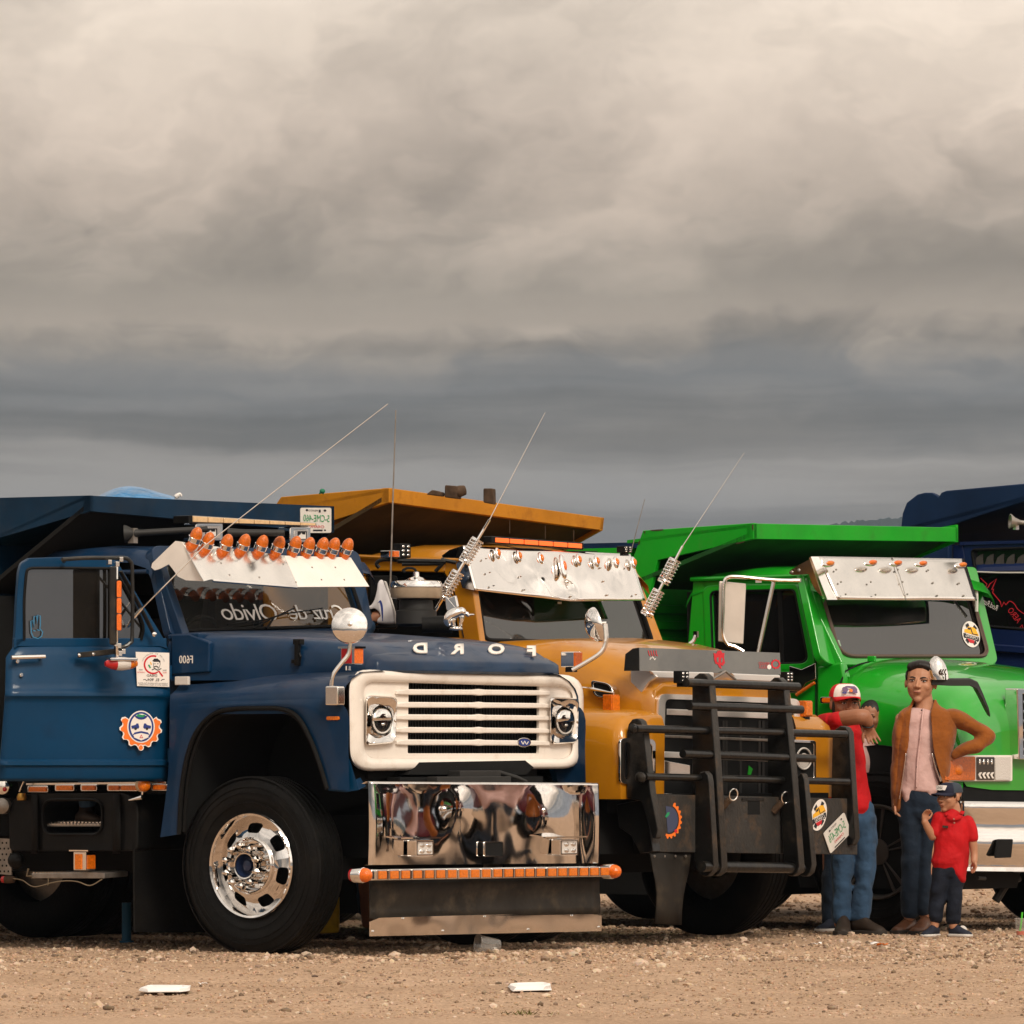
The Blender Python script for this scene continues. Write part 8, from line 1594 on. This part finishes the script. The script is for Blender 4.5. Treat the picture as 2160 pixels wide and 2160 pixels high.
# ---- woman half hidden behind him
F = Fig(44.75, 1795, 'woman in a pink blouse and jeans half hidden behind the man in red')
F.L(F.skin, [(1836, 1530), (1826, 1550), (1815, 1570)], [(15, 16), (17, 18), (34, 22)])
P = F.head(1838, 1514, 72, 24, pitch=-5)
F.L(F.skin, [(1800, 1590), (1795, 1640), (1790, 1700)], [(42, 30), (40, 30), (44, 32)]); F.L(F.skin, [(1846, 1590), (1854, 1630), (1846, 1664, -.04), (1832, 1680, -.08)], [14, 13, 10.5, 8]); F.L(F.skin, [(1742, 1590), (1735, 1640), (1745, 1680)], [13, 12, 9])
F.hand(F.p(1832, 1680, -.08), F.p(1818, 1688, -.1), (0, -1, 0), curl=.4, size=.85); F.hand(F.p(1745, 1680), F.p(1756, 1690), (0, -1, 0), curl=.4, size=.85)
F.L(F.skin, [(1752, 1720), (1750, 1830), (1748, 1945)], [20, 15, 11]); F.L(F.skin, [(1830, 1720), (1832, 1830), (1830, 1945)], [20, 15, 11]); F.finish(M_skin2)
c, f, r, u, h = F.H; F.cloth('hair', M_hair, lambda m: [m.ball(P(0, -.10, .17), (r * .38 * h, f * .42 * h, u * .36 * h), 16, 12), m.ball(P(0, -.28, -.12), (r * .38 * h, f * .24 * h, u * .42 * h), 16, 12), m.ball(P(.32, -.02, -.10), (r * .08 * h, f * .18 * h, u * .34 * h), 12, 10), m.ball(P(-.32, -.02, -.10), (r * .08 * h, f * .18 * h, u * .34 * h), 12, 10)], .006, 3)
F.cloth('blouse', M_pink, lambda m: [F.L(m, [(1808, 1572), (1803, 1600), (1795, 1650), (1788, 1690)], [(38, 30), (52, 38), (54, 40), (62, 42)]), F.L(m, [(1838, 1580), (1848, 1600), (1853, 1622)], [(18, 22), (17, 21), (16, 19)]), F.L(m, [(1755, 1585), (1742, 1605), (1736, 1625)], [(18, 22), (16, 20), (14, 18)])])
F.cloth('trousers', M_jeand, lambda m: [F.L(m, [(1792, 1690), (1792, 1730)], [(52, 36), (54, 37)]), F.L(m, [(1762, 1720), (1756, 1800), (1751, 1870), (1750, 1945)], [(27, 32), (22, 27), (17, 21), (15, 18)]), F.L(m, [(1824, 1720), (1830, 1800), (1832, 1870), (1832, 1945)], [(27, 32), (22, 27), (17, 21), (15, 18)])])
F.shoe((1762, .05), (1722, -.10), .042, .085, M_sneak, M_sole, 'sneaker', o=-.05); F.shoe((1838, .05), (1815, -.1), .042, .085, M_sneak, M_sole, 'sneaker')
# ---- somebody in the blue cab, one boot on the step
F = Fig(41.04, 190, 'person in jeans seated in the blue cab, one dark boot on the tank step')
F.L(F.skin, [(186, 1725), (190, 1600, .08), (193, 1560, .12)], [13, 19, 22]); F.L(F.skin, [(193, 1560, .12), (198, 1550, .4)], [24, 28]); F.L(F.skin, [(230, 1560, .14), (225, 1550, .35)], [24, 28]); F.L(F.skin, [(230, 1560, .14), (240, 1660, .12)], [20, 14]); F.L(F.skin, [(208, 1545, .42), (206, 1440, .45), (204, 1385, .45)], [(44, 34), (46, 34), (36, 28)]); F.L(F.skin, [(204, 1385, .45), (204, 1345, .44)], [18, 17])
F.head(204, 1312, 78, 0, o=.44, eyes=False); F.L(F.skin, [(166, 1400, .45), (158, 1470, .4), (180, 1540, .2)], [16, 14, 11]); F.L(F.skin, [(246, 1400, .45), (254, 1470, .4), (230, 1540, .2)], [16, 14, 11]); F.hand(F.p(180, 1540, .2), F.p(186, 1556, .15), (0, 0, -1)); F.hand(F.p(230, 1540, .2), F.p(226, 1556, .15), (0, 0, -1), thumb=-1); F.finish(M_skin2, .009)
F.cloth('trousers', M_jean, lambda m: [F.L(m, [(183, 1692, -.02), (186, 1660, .02), (190, 1600, .08), (194, 1562, .12), (200, 1552, .42)], [(19, 20), (20, 22), (23, 24), (26, 27), (32, 33)]), F.L(m, [(238, 1655, .12), (230, 1565, .14), (222, 1552, .38)], [20, 26, 32])]); F.cloth('shirt', M_navyc, lambda m: [F.L(m, [(208, 1556, .42), (206, 1460, .45), (204, 1392, .45), (204, 1378, .45)], [(50, 38), (52, 38), (48, 34), (30, 24)])], .012)
m = MB(); F.L(m, [(184, 1690), (184, 1708), (184, 1722, -.02)], [(17, 18), (18, 20), (19, 24)]); F.L(m, [(168, 1726, .0), (184, 1724, -.05), (204, 1729, -.12), (212, 1731, -.14)], [(14, 12), (14, 17), (10, 16), (7, 12)]); bt = fuse(m, 'boot', M_boot, F.root, .006, 3)
m = MB(); m.prism([F.p(x, y, o) for x, y, o in [(158, 1733, -.06), (158, 1739, -.06), (214, 1739, -.22), (214, 1734, -.22)]], (.02, .11, 0)); m.build('sole', M_greyplas, bt, bevel=.006)
# ---- somebody between the trucks, one white sneaker propped up
F = Fig(42.25, 790, 'person behind the blue bonnet with one white sneaker propped up against the air filter')
SN = lambda x, y, o=0: F.p(x, y, o)
F.L(F.skin, [(800, 1300), (775, 1312), (750, 1350), (735, 1440)], [14, 16, 19, 26]); F.L(F.skin, [(735, 1440), (740, 1480, .1), (742, 1540, .15)], [30, 34, 32]); F.L(F.skin, [(760, 1480, .1), (770, 1650, .1), (770, 1830, .05), (775, 1950)], [26, 24, 17, 12]); F.L(F.skin, [(738, 1430, .15), (735, 1380, .2), (733, 1350, .22)], [(36, 26), (34, 24), (20, 16)]); F.finish(M_skin2, .009)
F.cloth('trousers', M_jean, lambda m: [F.L(m, [(776, 1315), (752, 1350), (737, 1440)], [(19, 19), (22, 22), (30, 30)]), F.L(m, [(738, 1450), (742, 1500, .1), (765, 1660, .1), (770, 1920, .05)], [34, 36, 27, 18])], .01)
m = MB(); F.L(m, [(778, 1302), (790, 1308)], [(15, 14), (15, 14)]); m.build('sock', M_band, F.root)
m = MB(); ol = spl([(776, 1280), (783, 1276), (790, 1264), (795, 1244), (797, 1230), (803, 1223), (809, 1226), (815, 1242), (823, 1264), (830, 1290), (833, 1311), (828, 1316), (798, 1315), (797, 1308), (803, 1302), (800, 1292), (790, 1284), (779, 1285)], 3, closed=True)
rg = []
for o, k in [(-.050, .72), (-.046, .90), (-.03, 1.0), (.03, 1.0), (.046, .9), (.05, .72)]:
    c = sum((q for q in ol), Vector((0, 0))) / len(ol); rg.append([SN(*(c + (q - c) * lerp(1, k, .35)), o) for q in ol])
m.loft(rg); sn = m.build('sneaker', mat('white leather', (.66, .62, .62), .5, noise=(10, .08)), F.root, angle=70)
m = MB(); so_ = [(809, 1225), (815, 1226), (826, 1262), (834, 1290), (837, 1312), (833, 1316), (830, 1290), (822, 1264)]; m.prism([SN(x, y, -.052) for x, y in so_], (0, .104, 0)); m.build('sole', M_sole, sn, bevel=.006)
dc = Decal(lambda x, y: SN(x, y, -.0515), (0, -1, 0)); up_ = spl([(796, 1273), (802, 1266), (806, 1272), (808, 1284), (808, 1310)], 4); dn_ = spl([(796, 1273), (800, 1270.5), (802.5, 1276), (804.5, 1290), (806.5, 1310)], 4); dc.band([tuple(q) for q in up_], [tuple(q) for q in dn_], M_inkblue); dc.build('side_mark', sn)
# ================================================================== litter and single stones on the lot
def gpx(x, y):                                       # ground point under a pixel
    d = CAMH * FPX / (y - YH); p = wd(x, y, d); return Vector((p.x, p.y, gz(p.x, p.y)))
M_foam = mat('white foam', (.80, .76, .73), .6, noise=(12, .05))
def tray(x, y, w, dp, label, seed):
    c = gpx(x, y); m = MB(); r2 = random.Random(seed); rg = []
    for q, z in [(1.0, .0), (1.0, .008), (.93, .020), (.80, .024), (.70, .014)]: rg.append([c + Vector((w * q * sx + .01 * r2.uniform(-1, 1), dp * q * sy, z + .012 + .004 * r2.uniform(-1, 1))) for sx, sy in [(-1, -.6), (-.7, -1), (.7, -1), (1, -.6), (1, .6), (.75, 1), (-.75, 1), (-1, .6)]])
    m.loft(rg); o = m.build('foam_tray', M_foam, None, bevel=.004); tag(o, label, 'foam tray', 'white foam trays on the gravel')
tray(349, 2092, .118, .20, 'flattened white foam tray on the gravel below the big chrome wheel', 1)
tray(1117, 2092, .105, .26, 'white foam tray with one lifted edge on the gravel in front of the plastic cup', 2)
def cup(p, ax, label, liquid=False, name='plastic_cup', k=1.0):
    m = MB(); ax = Vector(ax).normalized(); m.lathe(p, ax, [(.030 * k, 0), (.031 * k, .004), (.036 * k, .045 * k), (.043 * k, .105 * k), (.046 * k, .108 * k)], n=28, cap=False); m.lathe(p, ax, [(.030 * k, .001), (.0, .001)], n=28, cap=False); o = m.build(name, M_cup, None); tag(o, label, 'cup')
    m = MB(); m.tube([Vector(p) + ax * .108 * k + q for q in [(ax.cross(UP if abs(ax.z) < .9 else Vector((1, 0, 0))).normalized() * math.cos(t) + ax.cross(ax.cross(UP if abs(ax.z) < .9 else Vector((1, 0, 0))).normalized()) * math.sin(t)) * .046 * k for t in [2 * math.pi * i / 28 for i in range(28)]]], .0028, n=5, closed=True); m.build('rim', M_cup, o); return o
c = gpx(1018, 2006); p0 = c + Vector((.095, .02, .035)); o = cup(p0, (-.9, -.40, .12), 'empty clear plastic cup lying on its side on the gravel below the chrome bumper', k=1.25)
c = gpx(2154, 1973); o = cup(c, (0.02, 0, 1), 'clear drink cup with a green straw standing by the green truck bumper', True)
m = MB(); m.lathe(c, UP, [(.029, .004), (.033, .028), (0, .029)], n=24); m.build('drink', mat('orange drink', (.60, .10, .03), .3), o)
m = MB(); m.tube([c + Vector((-.01, 0, .01)), c + Vector((.002, -.01, .10)), c + Vector((.006, -.01, .150))], .006, n=8); m.build('straw', mat('green straw', (.08, .55, .04), .4), o)
def scrap(x, y, w, mt, label, name='paper_scrap', cat='scrap', seed=1):
    c = gpx(x, y); r2 = random.Random(seed); m = MB(); m.loft([[c + Vector((w * (i - 2) / 2 + .006 * r2.uniform(-1, 1), w * .8 * (j - 1), .010 + .018 * r2.random())) for i in range(5)] for j in range(3)], closed=False); o = m.build(name, mt, None, solid=.002); tag(o, label, cat)
scrap(1723, 1994, .03, M_foam, 'small white scrap on the gravel in front of the bull bar', seed=3); scrap(1846, 1994, .028, M_foam, 'pale scrap lying just left of the orange wrapper', seed=4)
scrap(1860, 1996, .035, M_amb, 'orange sweet wrapper on the gravel in front of the brown boots', 'wrapper', 'wrapper', 5); scrap(428, 2084, .022, M_foam, 'tiny white scrap just behind the left foam tray', seed=6)
m = MB(); m.lathe(wd(2031, 1964, 43.9), (.6, -.8, .2), [(.036, 0), (.036, .004), (.03, .006), (0, .006)], n=24, cap=False); o = m.build('bottle_lid', M_clear, None); tag(o, 'round clear lid standing on edge behind the small boy\'s shoe', 'lid')
k = 0
for x, y, w, tone, lab in [(1352, 2035, .055, 3, 'flat pale stone lying in front of the yellow truck'), (228, 2126, .032, 2, 'dark stone lying left of and below the left foam tray'), (604, 2129, .030, 2, 'dark stone on the gravel below the big front wheel'), (2102, 2068, .030, 3, 'pale pointed stone near the right edge of the lot'), (806, 2010, .034, 3, 'pale stone at the right foot of the big front tyre'), (832, 2014, .042, 3, 'larger pale stone right beside the one at the tyre'), (1756, 2125, .030, 2, 'grey stone in the right foreground'), (335, 2127, .026, 1, 'brown stone below the left foam tray')]:
    c = gpx(x, y); r2 = random.Random(x); m = MB(); v = IV * (1 + .22 * np.array([[r2.uniform(-1, 1)] for _ in IV])) * np.array([w, w * .8, w * .5]); m.add([Vector(q) + c + Vector((0, 0, w * .25)) for q in v], [tuple(q) for q in IF])
    o = m.build('stone', [M_st1, M_st2, M_st3][tone - 1], None, angle=20); tag(o, lab, 'stone', 'single larger stones on the lot'); q = o.modifiers.new('bev', 'BEVEL'); q.width = .004
c = gpx(1096, 2140); m = MB(); r2 = random.Random(9)
for i in range(60):
    a = r2.uniform(0, 6.28); b = c + Vector((r2.gauss(0, .05), r2.gauss(0, .10), .0)); t = Vector((math.cos(a) * .03, math.sin(a) * .03, r2.uniform(.008, .03))); s_ = Vector((-math.sin(a), math.cos(a), 0)) * .004; m.add([b - s_, b + s_, b + t], [(0, 1, 2)])
tag(m.build('grass_tuft', mat('dry grass', (.14, .12, .035), .8), None), 'small dry grass tuft at the bottom of the frame', 'grass tuft', kind='stuff')
# ================================================================== the facing row across the lot, which the chrome bumpers mirror
kids = {}
for o in list(bpy.data.objects):
    if o.parent: kids.setdefault(o.parent, []).append(o)
def copy_tree(o, parent, swap):
    c = o.copy(); COL.objects.link(c); c.parent = parent
    if c.data and any(q.material and q.material.name in swap for q in c.material_slots):
        for q in c.material_slots: q.link = 'OBJECT'
        for q, r_ in zip(c.material_slots, o.data.materials): q.material = swap.get(r_.name, r_)
    for k_ in kids.get(o, []): copy_tree(k_, c, swap)
    return c
M_mar = mat('maroon paint', (.085, .006, .014), .3, coat=.4); M_teal = mat('dark green paint', (.004, .10, .03), .3, coat=.4)
a = copy_tree(NT, None, {'navy paint': M_mar, 'dump body navy': M_mar}); a.location = (9.3, 43.5, 0); a.rotation_euler = (0, 0, -math.radians(37) + math.pi)
a['label'] = 'maroon dump truck in the facing row, seen only mirrored in the chrome bumper'
b = copy_tree(GT, None, {}); b.location = (8.0, 40.2, 0); b.rotation_euler = (0, 0, -math.radians(37) + math.pi)
b['label'] = 'second green dump truck in the facing row, seen only mirrored in the chrome bumper'
for o, x, y, rz in [(q, *t) for q, t in zip([q for q in bpy.data.objects if q.name in ('person', 'person.003')], [(5.6, 41.3, 2.2), (6.4, 42.3, 2.2)])]:
    c = copy_tree(o, None, {}); c.location = (x, y, 0); c.rotation_euler = (0, 0, rz); c['label'] = {'person': 'onlooker in a rust jacket out beyond the right edge, mirrored in the chrome bumper', 'person.003': 'onlooker in a pink blouse beyond the right edge, mirrored in chrome'}[o.name]
M_haze = bpy.data.materials.new('haze'); M_haze.use_nodes = True; nt = M_haze.node_tree; nt.nodes.clear()
v = nt.nodes.new('ShaderNodeVolumePrincipled'); v.inputs['Color'].default_value = (.52, .64, .82, 1); v.inputs['Density'].default_value = .00010; v.inputs['Anisotropy'].default_value = .2
ou = nt.nodes.new('ShaderNodeOutputMaterial'); nt.links.new(v.outputs[0], ou.inputs['Volume'])
m = MB(); m.box((-2600, -300, -3.2), (2600, 3350, 105)); o = m.build('haze', M_haze, None); tag(o, 'thin bluish air between the lot and the far hills', kind='stuff')
